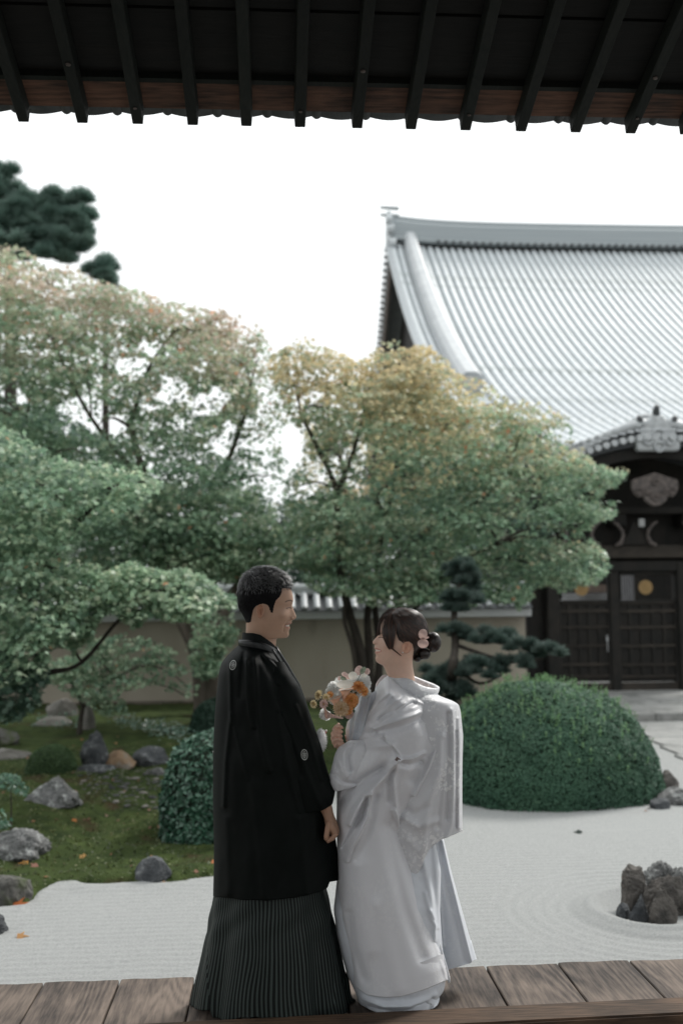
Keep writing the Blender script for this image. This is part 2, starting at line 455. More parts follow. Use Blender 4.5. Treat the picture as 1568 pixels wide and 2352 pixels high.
for vx, vy in ((307, 244), (688, 266), (1077, 266), (1466, 268), (831, 180), (1496, 195), (160, 178)):
    x = min(rx, key=lambda q: abs(proj((q, 4.6, roof_z(4.6)))[0]-vx) if vy > 230 else abs(proj((q, 4.35, roof_z(4.35)))[0]-vx))
    y = 4.60 if vy > 230 else 4.36
    bm = bmesh.new(); bmesh.ops.create_uvsphere(bm, u_segments=10, v_segments=6, radius=.009 if vy > 230 else .012)
    me = bpy.data.meshes.new('nail_cap'); bm.to_mesh(me); bm.free(); me.materials.append(M_nail)
    for v in me.vertices: v.co = Vector((v.co.x, v.co.y, v.co.z*.6))+Vector((x, y, roof_z(y)-.074))
    link('nail_cap', me, vroof)
# boards on the rafters, parallel to the edge
yb = 4.69
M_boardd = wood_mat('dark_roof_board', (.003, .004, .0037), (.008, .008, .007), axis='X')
k = 0
while yb > -3.6:
    w = .17 if k == 0 else random.uniform(.17, .22)
    if yb > 0.6:
        x0, x1 = rx[0]-.1, rx[-1]+.1
        dz = .004 if k == 0 else (.022 if k % 2 else .012)
        z0, z1 = roof_z(yb)+dz, roof_z(yb-w)+dz
        MB().add([(x0, yb, z0), (x1, yb, z0), (x1, yb-w+.006, z1), (x0, yb-w+.006, z1),
                  (x0, yb, z0+.018), (x1, yb, z0+.018), (x1, yb-w+.006, z1+.018), (x0, yb-w+.006, z1+.018)],
                 [(0, 1, 2, 3), (7, 6, 5, 4), (0, 4, 5, 1), (1, 5, 6, 2), (2, 6, 7, 3), (3, 7, 4, 0)]).build('roof_board', M_board if k == 0 else M_boardd, vroof)  # edge board's brighter red stands in for light bounced off the ground
    yb -= w; k += 1
MB().box(rx[0]-.1, rx[-1]+.1, 4.50, 4.54, roof_z(4.52)-.002, roof_z(4.52)+.03).build('batten', M_raft, vroof)
MB().box(rx[0]-.2, rx[-1]+.2, 3.05, 3.2, roof_z(3.1)-.26, roof_z(3.1)-.075).build('purlin', M_dark, vroof)
MB().box(rx[0]-.2, rx[-1]+.2, .5, .7, roof_z(.6)-.30, roof_z(.6)-.075).build('purlin', M_dark, vroof)
# solid of the roof above the boards; unseen reach sized to shade the couple
x0, x1 = -4.8, 5.6
mb = MB()
YR = 0.2
ys_ = [EY-.02, YR, -3.8]; zs_ = [roof_z(EY-.02), roof_z(YR), roof_z(YR)-4.0*SL]
MB().add([(x, y, z+h) for x in (x0, x1) for y, z in zip(ys_, zs_) for h in (.045, .13)],
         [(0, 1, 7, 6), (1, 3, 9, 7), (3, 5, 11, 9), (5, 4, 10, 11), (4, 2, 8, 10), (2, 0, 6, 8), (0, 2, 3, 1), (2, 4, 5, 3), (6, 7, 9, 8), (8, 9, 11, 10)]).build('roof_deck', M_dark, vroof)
# edge tiles: a shallow trough with a round roll
M_tile_d = mat('dark_grey_roof_tile', (.03, .035, .038), (.07, .075, .08), rough=.55, scale=14, bump=.1)
def eave_tile_mesh():
    prof = []
    n = 9
    for i in range(n+1):
        t = i/n; prof.append((t*.80-.5, -.016*math.sin(math.pi*t)-.004))
    for i in range(1, 8):
        t = i/8; prof.append((.28+.22*t, .0-.019*math.sin(math.pi*t)))
    up = [(x, z+.018) for x, z in prof][::-1]
    return prof+up
prof = eave_tile_mesh()
px_ = [P(v, 280, 4.76).x for v in (385, 1360)]
tsp = (px_[1]-px_[0])/8.7
tiles_x = [px_[0]+tsp*(i-.42)+0 for i in range(-6, 14)]
for tx in tiles_x:
    mb = MB(); vs = []; n = len(prof)
    for (y, dz) in ((EY+.055, .006+random.uniform(-.003, .003)), (EY-.005, .008)):
        for x, z in prof:
            vs.append((tx+x*tsp*1.07, y, roof_z(EY)+(EY-y)*.12+.036+dz+z))
    fs = [tuple(range(n)), tuple(range(2*n-1, n-1, -1))]+[(i, i+n, (i+1) % n+n, (i+1) % n) for i in range(n)]
    mb.add(vs, fs).build('eave_tile', M_tile_d, vroof, smooth=False)

# unseen dark wall behind the viewer, added with a gap to cut light from behind
MB().box(-4.8, -2.2, -4.6, -4.45, -.05, 3.6).build('added_rear_wall', M_dark, vroof)
MB().box(3.0, 5.6, -4.6, -4.45, -.05, 3.6).build('added_rear_wall', M_dark, vroof)
MB().box(-4.8, 5.6, -4.75, 3.7, -.16, -.06).build('under_floor', M_dark, deck)
# ------------------------------------------------------------------ garden wall
M_plaster = mat('ochre_grey_plaster', (.30, .265, .215), (.37, .335, .28), rough=.95, scale=1.0, detail=9, bump=.15, bscale=60, stretch=(1, 1, .35), hardness=.16, c3=(.23, .21, .175), s3=.9, t3=.60)
M_plinth = mat('mossy_plinth_stone', (.10, .085, .07), (.17, .145, .12), rough=1, scale=4, bump=.4, c3=(.05, .055, .035), s3=3)
M_white = mat('white_lime_plaster', (.38, .39, .40), (.46, .47, .47), rough=.9, scale=2)
M_tile = mat('silver_grey_roof_tile', (.30, .32, .335), (.46, .48, .49), rough=.42, scale=9, bump=.05, c3=(.2, .215, .22), s3=3, t3=.6, spec=.6)
M_tile_l = mat('pale_round_tile', (.22, .235, .25), (.42, .44, .45), rough=.4, scale=5, spec=.6)
def half_round(mb, a, b, r, n=8, flat=0.35):
    """a half-round roll from a to b"""
    a, b = Vector(a), Vector(b); d = (b-a).normalized(); sx = d.cross(Vector((0, 0, 1))).normalized(); u = sx.cross(d)
    pr = [(math.cos(math.pi*k/n), math.sin(math.pi*k/n)) for k in range(n+1)]
    vs = [p+sx*c*r+u*s*r for p in (a, b) for c, s in pr]
    m = n+1
    fs = [(i, i+1, i+1+m, i+m) for i in range(n)]+[tuple(range(m))[::-1], tuple(range(m, 2*m)), (0, m, 2*m-1, m-1)]
    return mb.add(vs, fs)
WY = 18.4
WX0, WX1 = -11.5, P(1207, 1500, WY).x
wall = empty('garden_wall', ((WX0+WX1)/2, WY, GZ), 'long ochre plaster garden wall topped with small grey roof tiles', 'wall')
MB().box(WX0, WX1, WY, WY+.35, GZ+.32, 1.20).build('plaster_face', M_plaster, wall)
x = WX0
while x < WX1-.01:
    w = min(random.uniform(.5, 1.0), WX1-x)
    MB().box(x+.004, x+w-.004, WY-.07, WY+.40, GZ-.1, GZ+.32+random.uniform(-.012, .0)).build('base_stone', M_plinth, wall, bevel=.02)
    x += w
MB().box(WX0, WX1+.05, WY-.30, WY+.65, 1.21, 1.36).build('eave_board', M_white, wall, bevel=.01)
mb = MB(); mb.prism([(WY-.36, 1.365), (WY+.175, 1.66), (WY+.71, 1.365)], WX0, WX1+.06, axis='x'); mb.build('roof_bed', M_tile_d, wall)
x = P(560, 1370, WY).x-.22*40
while x < WX0: x += .225
nt_ = 0
proto = None
while x < WX1:
    mb = MB(); half_round(mb, (x, WY-.40, 1.385), (x, WY+.14, 1.69), .062, 7)
    if proto is None:
        proto = mb.build('round_tile', M_tile_l, wall, smooth=False); px0 = x
    else:
        o = bpy.data.objects.new('round_tile', proto.data); COL.objects.link(o); o.parent = wall
        o.matrix_parent_inverse = wmat(wall).inverted(); o.location = (x-px0, 0, random.uniform(-.006, .006))
    x += .225
MB().box(WX0, WX1+.06, WY+.06, WY+.29, 1.67, 1.77).build('ridge_course', M_tile, wall)
mb = MB(); half_round(mb, (WX0, WY+.175, 1.772), (WX1+.08, WY+.175, 1.772), .085, 8); mb.build('ridge_tile', M_tile, wall)

# ------------------------------------------------------------------ the gate
M_gate = wood_mat('blackened_gate_wood', (.006, .0065, .006), (.020, .017, .014), axis='Z', bump=.2)
M_gatel = wood_mat('worn_gate_rail_wood', (.012, .011, .009), (.038, .031, .025), axis='X', bump=.2)
M_carve = mat('weathered_carving', (.05, .046, .045), (.15, .125, .115), rough=.8, scale=12, bump=.3)
M_gold = mat('gilded_metal', (.22, .14, .055), (.32, .21, .085), rough=.5, scale=30, metal=.2)
M_silver = mat('aged_grey_metal', (.25, .26, .27), (.4, .41, .42), rough=.5, scale=20, metal=.3)
GY = 20.35; GB = -.39
gate = empty('temple_gate', (P(1480, 1580, GY).x, GY, GB), 'tall black timber gate with curved tiled gable roof', 'gate')
def gx(v, Y=GY, y=1400): return P(v, y, Y).x
def gz(v, Y=GY, x=1450): return P(x, v, Y).z
def gbox(name, x0, x1, y0, y1, d0, d1, m, parent=gate, bev=.01, Y=GY):
    """a block given by its outline in the sight grid at the gate's depth, d0..d1 metres behind the front plane"""
    yc = (y0+y1)/2; xc = (x0+x1)/2
    X0, X1 = P(x0, yc, Y).x, P(x1, yc, Y).x; Z1, Z0 = P(xc, y0, Y).z, P(xc, y1, Y).z
    return MB().box(X0, X1, Y+d0, Y+d1, Z0, Z1).build(name, m, parent, bevel=bev)
gbox('side_board', 1213, 1252, 1290, 1584, .12, .2, M_gate)
for a, b in ((1253, 1284), (1400, 1421), (1553, 1585), (1700, 1732)):
    w = b-a
    if a == 1400: gbox('centre_post', a, b, 1300, 1588, -.06, .16, M_gate)
    else: gbox('pillar', a, b, 1288, 1590, -.12, .26, M_gate, bev=.03)
gbox('sill_beam', 1205, 1735, 1568, 1588, -.02, .14, M_gatel)
gbox('lintel', 1195, 1745, 1288, 1312, -.1, .22, M_gate)
gbox('tie_beam', 1190, 1750, 1253, 1282, -.2, .3, M_gatel)
gbox('upper_beam', 1200, 1740, 1166, 1182, -.25, .3, M_gate)
gbox('gable_wall', 1220, 1720, 1040, 1290, .24, .30, M_gate)
for k, x in enumerate((1262, 1412, 1568, 1716)):
    gbox('bracket_block', x-14, x+14, 1183, 1210, -.3, .2, M_gate)
def door(x0, x1):
    d = gbox('door_leaf', x0, x1, 1380, 1566, .03, .07, M_gate)
    ys = (1381, 1400, 1437, 1480, 1523, 1550)
    for y in ys: gbox('rail', x0, x1, y, y+7, -.005, .03, M_gatel, d, .004)
    n = 5
    for i in range(n+1):
        xx = x0+(x1-x0)*i/n; gbox('stile', xx-3.5 if i else xx, xx+3.5 if i < n else xx, 1389, 1549, .003, .028, M_gate, d, .003)
    # window in the top of the leaf: frame and vertical bars
    gbox('window_frame', x0, x1, 1312, 1321, -.01, .07, M_gate, d); gbox('window_frame', x0, x1, 1378, 1386, -.012, .072, M_gate, d)
    gbox('window_frame', x0, x0+4, 1322, 1377, -.01, .07, M_gate, d); gbox('window_frame', x1-4, x1, 1322, 1377, -.01, .07, M_gate, d)
    for i in range(1, 22):
        xx = x0+4+(x1-x0-8)*i/22; gbox('window_bar', xx-.55, xx+.55, 1322, 1377, .02, .045, M_gate, d, 0)
    return d
def mum_emblem(cx, cy, r, parent):
    c = P(cx, cy, GY-.03); rr = r/F*GY
    mb = MB(); n = 16
    mb.add([(c.x+rr*.62*math.cos(2*math.pi*k/24), c.y, c.z+rr*.62*math.sin(2*math.pi*k/24)) for k in range(24)]+[(c.x+rr*.62*math.cos(2*math.pi*k/24), c.y+.03, c.z+rr*.62*math.sin(2*math.pi*k/24)) for k in range(24)],
           [tuple(range(24))]+[(k, (k+1) % 24, (k+1) % 24+24, k+24) for k in range(24)])
    for k in range(n):
        a = 2*math.pi*k/n; pts = []
        for u, w in ((.24, .035), (.6, .10), (.86, .155), (.96, .12), (1.0, .0), (.96, -.12), (.86, -.155), (.6, -.10), (.24, -.035)):
            pts.append((c.x+rr*(u*math.cos(a)-w*math.sin(a)), c.z+rr*(u*math.sin(a)+w*math.cos(a))))
        mb.prism(pts, c.y-.02, c.y+.012)
    mb.prism([(c.x+rr*.2*math.cos(2*math.pi*k/12), c.z+rr*.2*math.sin(2*math.pi*k/12)) for k in range(12)], c.y-.028, c.y+.01)
    e = mb.build('chrysanthemum_emblem', M_gold, parent); return e
dl = door(1286, 1399); dr = door(1422, 1552)
mum_emblem(1481, 1349, 17, dr); mum_emblem(1334, 1352, 17, dl)
mb = MB(); c = P(1393, 1461, GY-.06); mb.box(c.x-.02, c.x+.02, c.y-.02, c.y+.03, c.z-.10, c.z-.02); mb.tube([c+Vector((-.015, 0, -.02)), c+Vector((-.012, 0, .03)), c+Vector((.012, 0, .03)), c+Vector((.015, 0, -.02))], .006, 6)
mb.tube([c+Vector((0, -.01, -.1)), c+Vector((0, -.01, -.32))], .01, 6)
mb.build('padlock', M_silver, dl)
# frog-leg struts with scrolled ends, pale carved edges
def kaeru(cx, cy, w, h):
    # two curved legs as tubes plus body plate
    b = MB(); Y = GY-.3
    body = [(-.55, 0), (-.42, .18), (-.25, .5), (-.12, .85), (0, .95), (.12, .85), (.25, .5), (.42, .18), (.55, 0)]
    q = P(cx, cy, Y); sx = w/F*Y; sz = h/F*Y
    b.prism([(q.x+x*sx, q.z+z*sz) for x, z in body], Y+.03, Y+.12); o = b.build('carved_strut', M_gate, gate)
    for s in (-1, 1):
        pts = [(s*.85, -.05), (s*.62, .05), (s*.5, .35), (s*.55, .6), (s*.75, .85), (s*.92, .95)]
        t = MB(); t.tube([Vector((q.x+x*sx, Y, q.z+z*sz)) for x, z in pts], [.03, .05, .035, .035, .035, .02], 8)
        t.build('scroll_edge', M_carve, o, smooth=True)
kaeru(1459, 1250, 58, 56); kaeru(1618, 1250, 58, 56); kaeru(1330, 1250, 58, 56)
gbox('white_boss', 1453, 1466, 1194, 1212, -.34, -.28, M_white)
# hanging carved pendant under the gable
q0 = P(1503, 1100, GY-1.2); Y = GY-1.2; s = Y/F
pend = [(-56, 8), (-30, 16), (0, 26), (30, 16), (56, 8), (57, -12), (50, -26), (40, -34), (30, -30), (26, -42), (12, -52), (0, -55), (-12, -52), (-26, -42), (-30, -30), (-40, -34), (-50, -26), (-57, -12)]
pm = MB(); pm.prism([(q0.x+x*s, q0.z+(z-10)*s) for x, z in pend], Y, Y+.08); pe = pm.build('gable_pendant', M_carve, gate, bevel=.02)
for (ax, az, rr) in ((-40, -18, 9), (-24, -20, 8), (24, -20, 8), (40, -18, 9), (0, -34, 11), (-12, -24, 7), (12, -24, 7), (0, 2, 10)):
    t = MB(); pts = [Vector((q0.x+(ax+rr*math.cos(a)*(1-a/16))*s, Y-.02, q0.z+(az-10+rr*math.sin(a)*(1-a/16))*s)) for a in np.linspace(0, 9, 20)]
    t.tube(pts, .016, 6); t.build('scroll', M_carve, pe, smooth=True)
# curved (undulating) roof: profile across X, extruded in depth
ap = P(1509, 1010, GY-1.5).x
def kz(x):
    """height of the curved gable roof at distance x from the axis"""
    t = abs(x)/2.35
    return .74*(0.5+0.5*math.cos(math.pi*min(t, 1)))**.8+(.10*max(0, t-.72)**1.5 if t > .72 else 0)
ZK = P(1509, 1075, GY-1.5).z
hwid = 2.1
nx_ = 60
prof_top = [(ap+x, ZK+kz(x)*.75+.30) for x in np.linspace(-hwid, hwid, nx_)]
prof_bot = [(ap+x, ZK+kz(x)*.60+.02) for x in np.linspace(hwid, -hwid, nx_)]
rb = MB(); rb.prism(prof_top+prof_bot, GY-1.45, GY+1.9); rf = rb.build('curved_roof', M_tile_d, gate, smooth=False)
b2 = MB(); b2.prism([(x, z-.02) for x, z in [(ap+x, ZK+kz(x)*.60) for x in np.linspace(-hwid, hwid, nx_)]]+[(ap+x, ZK+kz(x)*.60-.22) for x in np.linspace(hwid, -hwid, nx_)], GY-1.35, GY-1.22); b2.build('bargeboard', M_gate, gate)
# rolls of tile running front to back on the curved roof and round caps on its face
for i, x in enumerate(np.arange(-hwid+.06, hwid, .165)):
    z = ZK+kz(x)*.75+.30
    m_ = MB(); half_round(m_, (ap+x, GY-1.56, z-.02), (ap+x, GY+1.9, z-.02), .058, 7); m_.build('roof_roll', M_tile_l if i % 2 else M_tile, rf)
    m_ = MB(); m_.tube([(ap+x, GY-1.60, ZK+kz(x)*.66+.12), (ap+x, GY-1.48, ZK+kz(x)*.66+.12)], .066, 12); m_.build('round_cap', M_tile, rf)
    m_ = MB(); m_.add([(ap+x-.07, GY-1.57, ZK+kz(x)*.70+.22), (ap+x+.07, GY-1.57, ZK+kz(x)*.70+.22), (ap+x+.07, GY-1.50, ZK+kz(x)*.74+.30), (ap+x-.07, GY-1.50, ZK+kz(x)*.74+.30)], [(0, 1, 2, 3)]); m_.build('pan_tile', M_tile_l, rf)
# upper ridge and horned end tile
zr = ZK+.74*.75+.28
rm = MB(); rm.box(ap-.16, ap+.16, GY-1.2, GY+1.9, zr-.05, zr+.30); rm.build('ridge', M_tile, gate, bevel=.03)
for s_ in (-1, 1):
    pts = [(ap+s_*(.18+t*1.55), GY-1.47, zr+.06-1.05*(t**1.5)*.62) for t in np.linspace(0, 1, 14)]
    t = MB(); t.tube(pts, [.085]*14, 8); t.build('verge_roll', M_tile, gate, smooth=True)
    t = MB(); t.tube([(a, b+.1, c-.13) for a, b, c in pts], [.06]*14, 8); t.build('verge_roll', M_tile_l, gate, smooth=True)
orn = [(-.42, -.22), (-.46, .02), (-.36, .10), (-.38, .26), (-.30, .24), (-.22, .36), (-.16, .40), (-.10, .50), (0, .46), (.10, .50), (.16, .40), (.22, .36), (.30, .24), (.38, .26), (.36, .10), (.46, .02), (.42, -.22)]
oz = P(1509, 1010, GY-1.5).z
t = MB(); t.prism([(ap+x, oz+z) for x, z in orn], GY-1.55, GY-1.35); on = t.build('ridge_end_tile', M_tile, gate, bevel=.03)
for x, z, r_ in ((0, .06, .13), (-.22, -.02, .09), (.22, -.02, .09), (0, -.14, .10)):
    t = MB(); pts = [(ap+x+r_*math.cos(a), GY-1.57, oz+z+r_*math.sin(a)) for a in np.linspace(0, 2*math.pi, 14)]; t.tube(pts, .03, 6); t.build('relief', M_tile_l, on, smooth=True)
for x, z in ((-.33, .30), (0, .52), (.33, .30)):
    t = MB(); t.tube([(ap+x*.9, GY-1.45, oz+z-.1), (ap+x, GY-1.48, oz+z+.06), (ap+x*1.12, GY-1.55, oz+z+.15)], [.07, .075, .05], 8); t.build('horn', M_tile_d, on, smooth=True)
# lean-to roofs either side
for s_ in (-1, 1):
    xa = ap+s_*hwid; xb = ap+s_*(hwid+.55)
    t = MB(); t.prism([(xa-s_*.3, ZK+.42), (xb, ZK+.30), (xb, ZK+.16), (xa-s_*.3, ZK+.22)], GY-1.0, GY+1.6); t.build('side_roof', M_tile, gate)
# ------------------------------------------------------------------ white walled court behind the gate, seen through its bars
cw = empty('court_wall', (ap, 26, GY*0+GB), 'white plastered court wall seen through the gate bars', 'wall')
cwl, cwr, cwt = P(1268, 1370, 26).x, P(1402, 1370, 26).x, P(1340, 1362, 26).z
M_lime = mat('bright_lime_wash', (.34, .35, .36), (.42, .43, .44), rough=.9, scale=3)
MB().box(cwl, cwr, 26, 26.3, GB, cwt).build('plaster_face', M_lime, cw)
q = P(1443, 1350, 26); MB().box(q.x-.14, q.x+.14, 26, 26.3, GB, P(1443, 1318, 26).z).build('gate_pier', mat('weathered_pier_plaster', (.14, .14, .15), (.2, .2, .21), rough=.9), cw)
M_red = mat('brownish_far_roof', (.14, .10, .08), (.22, .16, .13), rough=.8, scale=10)
t = MB(); t.prism([(P(1372, 1360, 25.7).x+.36*math.cos(a), cwt+.02+.20*math.sin(a)) for a in np.linspace(0, math.pi, 16)], 25.5, 25.9); t.build('small_curved_roof', M_red, cw)

# ------------------------------------------------------------------ great hall
HY = 48.0
hx0 = P(893, 570, HY).x
Zr0 = P(960, 566, HY).z          # underside of the ridge
hall = empty('temple_hall', (hx0+14, HY, GZ), 'great temple hall with steep silver grey tiled roof', 'temple')
M_hall = mat('hall_tile', (.44, .475, .495), (.59, .62, .635), rough=.45, scale=3, c3=(.34, .37, .37), s3=1.1, t3=.55, spec=.5)
M_hallp = mat('hall_pan_tile', (.22, .25, .26), (.32, .35, .36), rough=.6, scale=4)
def prof_h(r): return Zr0-(.93*r-.0147*r*r)
XR = hx0+30
RMAX = 22.5
rr_ = np.linspace(0, RMAX, 36)
def lift(x, r):     # the eaves and the verge turn up a little towards the end
    return .30*np.exp(-((x-hx0)/2.2))*(1)+.0*r
# base surface, both slopes
xs = np.concatenate([np.linspace(hx0, hx0+4, 9), np.linspace(hx0+5, XR, 14)])
V = []; 
for sgn in (1, -1):
    for x in xs:
        for r in rr_: V.append((x, HY-sgn*r, prof_h(r)-.10+lift(x, r)))
nr = len(rr_); nX = len(xs); Fc = []
for sgi in range(2):
    b0 = sgi*nr*nX
    for i in range(nX-1):
        for j in range(nr-1):
            Fc.append([b0+i*nr+j, b0+i*nr+j+1, b0+(i+1)*nr+j+1, b0+(i+1)*nr+j])
hr = mesh_np('roof_slope', V, Fc, M_hallp, hall, smooth=True)
sol = hr.modifiers.new('thickness', 'SOLIDIFY'); sol.thickness = .3; sol.offset = -1
def row_mesh(rad, x, rlist):
    vs = []; fs = []; n = 6
    for i, r in enumerate(rlist):
        # slight steps where one tile overlaps the next
        rd = rad*(1.0+.10*(i % 2))
        z = prof_h(r)+float(lift(x, r)); sl = .93-.0294*r
        nrm = Vector((0, -sl, 1)).normalized() if False else Vector((0, -sl/math.sqrt(1+sl*sl)*1.0, 1/math.sqrt(1+sl*sl)))
        for k in range(n+1):
            a = math.pi*k/n
            vs.append((math.cos(a)*rd, HY-r+nrm.y*math.sin(a)*rd, z-.08+nrm.z*math.sin(a)*rd))
    m = n+1
    for i in range(len(rlist)-1):
        for k in range(n): fs.append([i*m+k, i*m+k+1, (i+1)*m+k+1, (i+1)*m+k])
    return vs, fs
spc = .372
rl = np.linspace(.2, RMAX, 110)
vs, fs = row_mesh(.112, hx0+12, rl)
row = mesh_np('tile_row', vs, fs, M_hall, None, smooth=True)
row.parent = hall; row.matrix_parent_inverse = wmat(hall).inverted()
xk = hx0+1.02
first = True; x = hx0+1.62
while x < XR:
    o = row if first else bpy.data.objects.new('tile_row', row.data)
    if not first: COL.objects.link(o); o.parent = hall; o.matrix_parent_inverse = wmat(hall).inverted()
    o.location = (x, 0, float(lift(x, 0)-lift(hx0+12, 0))); first = False; x += spc
for x in (hx0+.15, hx0+.48):       # rows outside the descending ridge
    o = bpy.data.objects.new('tile_row', row.data); COL.objects.link(o); o.parent = hall; o.matrix_parent_inverse = wmat(hall).inverted()
    o.location = (x, 0, float(lift(x, 0)))
# descending ridge
vs = []; fs = []
w = .36; h = .5
rk = np.linspace(.1, 14.5, 44)
for r in rk:
    z = prof_h(r)+float(lift(xk, r)); ww = w*(1+.02*r)
    vs += [(xk-ww, HY-r, z-.1), (xk-ww*.8, HY-r-.2, z+h*.8), (xk-ww*.4, HY-r-.3, z+h), (xk+ww*.4, HY-r-.3, z+h), (xk+ww*.8, HY-r-.2, z+h*.8), (xk+ww, HY-r, z-.1)]
for i in range(len(rk)-1):
    for k in range(5): fs.append([i*6+k, i*6+k+1, (i+1)*6+k+1, (i+1)*6+k])
fs.append([0, 1, 2, 3, 4, 5]); fs.append([(len(rk)-1)*6+k for k in range(6)])
mesh_np('descending_ridge', vs, fs, mat('pale_ridge_tile', (.38, .40, .415), (.48, .50, .51), rough=.5, scale=3), hall, smooth=False)
# main ridge, rising towards its end
n = 30
M_rdg = mat('ridge_stack', (.25, .285, .30), (.33, .36, .375), rough=.6, scale=2, stretch=(.1, 1, 14))
vs = []; fs = []
for i in range(n+1):
    x = hx0+.05+(XR-hx0)*(i/n)**1.6; l = float(lift(x, 0))
    zb = Zr0-.12+l; zt = Zr0+.98+l*1.25
    vs += [(x, HY-.42, zb), (x, HY-.36, zb+.20), (x, HY-.34, zt-.12), (x, HY-.22, zt), (x, HY+.22, zt), (x, HY+.34, zt-.12), (x, HY+.42, zb)]
for i in range(n):
    for k in range(6): fs.append([i*7+k, i*7+k+1, (i+1)*7+k+1, (i+1)*7+k])
fs.append(list(range(7)))
mesh_np('main_ridge', vs, fs, M_rdg, hall)
for zz, rad, mm in ((.0, .13, M_hallp), (1.1, .16, M_rdg)):
    pts = []
    for i in range(n+1):
        x = hx0+.05+(XR-hx0)*(i/n)**1.6; l = float(lift(x, 0))
        pts.append((x, HY-.40 if zz < 1 else HY, Zr0+zz+l*(1.0 if zz < 1 else 1.25)))
    t = MB(); t.tube(pts, rad, 8); t.build('ridge_roll', mm, hall, smooth=True)
for i in range(44):      # small round ends under the ridge
    x = hx0+2.2+spc*i
    t = MB(); t.tube([(x+spc/2, HY-.62, prof_h(.15)+.06+float(lift(x, 0))), (x+spc/2, HY-.40, prof_h(.15)+.12+float(lift(x, 0)))], .09, 8); t.build('ridge_foot_tile', M_tile_d, hall)
# ridge end ornament with fins
ez = Zr0+.0+.55
t = MB(); t.prism([(HY-.5, ez-.5), (HY-.55, ez+.3), (HY-.35, ez+.6), (HY-.3, ez+1.15), (HY+.3, ez+1.15), (HY+.35, ez+.6), (HY+.55, ez+.3), (HY+.5, ez-.5)], hx0-.12, hx0+.12, axis='x'); eo = t.build('ridge_end_tile', M_hall, hall, bevel=.05)
for zz in (1.36, .98):
    t = MB(); t.tube([(hx0+.5, HY-.1, ez+zz-.02), (hx0, HY-.1, ez+zz), (hx0-.42, HY-.1, ez+zz+.03)], [.10, .09, .07], 8); t.build('fin', M_hallp, eo)
for zz, dx in ((.55, -.05), (.1, .02), (-.6, .12)):
    t = MB(); t.tube([(hx0+dx+.15, HY-.65, ez+zz), (hx0+dx-.16, HY-.65, ez+zz)], .22, 10); t.build('scroll_boss', M_hall, eo)
# verge: gable boards and the row of small verge tiles, front and back slope
M_barge = mat('weathered_gable_wood', (.13, .11, .10), (.2, .17, .155), rough=.9, scale=5)
for sgn in (1, -1):
    vs = []; fs = []; rv = np.linspace(0.2, 13, 24)
    for r in rv:
        z = prof_h(r)+float(lift(hx0, r))
        for dx, dz in ((-.02, -.30), (.10, -.30), (.10, -1.0), (-.02, -1.0)): vs.append((hx0+.1+dx, HY-sgn*r, z+dz))
    for i in range(len(rv)-1):
        for k in range(4): fs.append([i*4+k, i*4+(k+1) % 4, (i+1)*4+(k+1) % 4, (i+1)*4+k])
    mesh_np('gable_board', vs, fs, M_barge, hall)
    rv = np.linspace(.3, 13, 46); vproto = None
    for r in rv:
        z = prof_h(r)+float(lift(hx0, r))
        if vproto is None:
            t = MB(); t.tube([(0, 0, 0), (-.30, 0, -.03)], .125, 10); vproto = t.build('verge_tile', M_hall, hall); r00 = r
            vproto.location = (hx0+.1, HY-sgn*r, z-.10)
        else:
            o = bpy.data.objects.new('verge_tile', vproto.data); COL.objects.link(o); o.parent = hall; o.matrix_parent_inverse = wmat(hall).inverted(); o.location = (hx0+.1, HY-sgn*r, z-.10)
gbv = [(hx0+1.0, HY-12, prof_h(12)), (hx0+1.0, HY, Zr0-.8), (hx0+1.0, HY+12, prof_h(12)), (hx0+1.2, HY-12, prof_h(12)), (hx0+1.2, HY, Zr0-.8), (hx0+1.2, HY+12, prof_h(12))]
MB().add(gbv, [(0, 1, 2), (5, 4, 3), (0, 3, 4, 1), (1, 4, 5, 2), (2, 5, 3, 0)]).build('gable_wall', M_gate, hall)
zb = prof_h(17)-.6
MB().box(hx0+2.5, XR-1, HY-15, HY+15, GZ, zb).build('timber_wall', M_gate, hall)
for i in range(8):
    x = hx0+2.8+i*3.6
    MB().box(x-.25, x+.25, HY-15.35, HY-15.03, GZ, zb).build('pillar', M_gatel, hall)
# ------------------------------------------------------------------ foliage
def leaf_mat(name, gloss=.42, trans=.5, spec=.5):
    return mat(name, (2.4, 2.25, 2.3), (3.8, 3.6, 3.6), rough=gloss, scale=1.5, attr='Col', trans=trans, spec=spec)
M_leaf = leaf_mat('maple_leaf')
M_leafd = leaf_mat('evergreen_leaf', .45, .15, .5)
M_needle = leaf_mat('pine_needle', .6, .15)
M_bark = mat('grey_brown_bark', (.045, .038, .030), (.12, .10, .08), rough=.95, scale=12, stretch=(1, 1, .25), bump=.6, bscale=40, c3=(.10, .12, .08), s3=3, t3=.6)
M_barkd = mat('dark_bark', (.018, .015, .012), (.05, .042, .034), rough=.95, scale=14, stretch=(1, 1, .3), bump=.6)
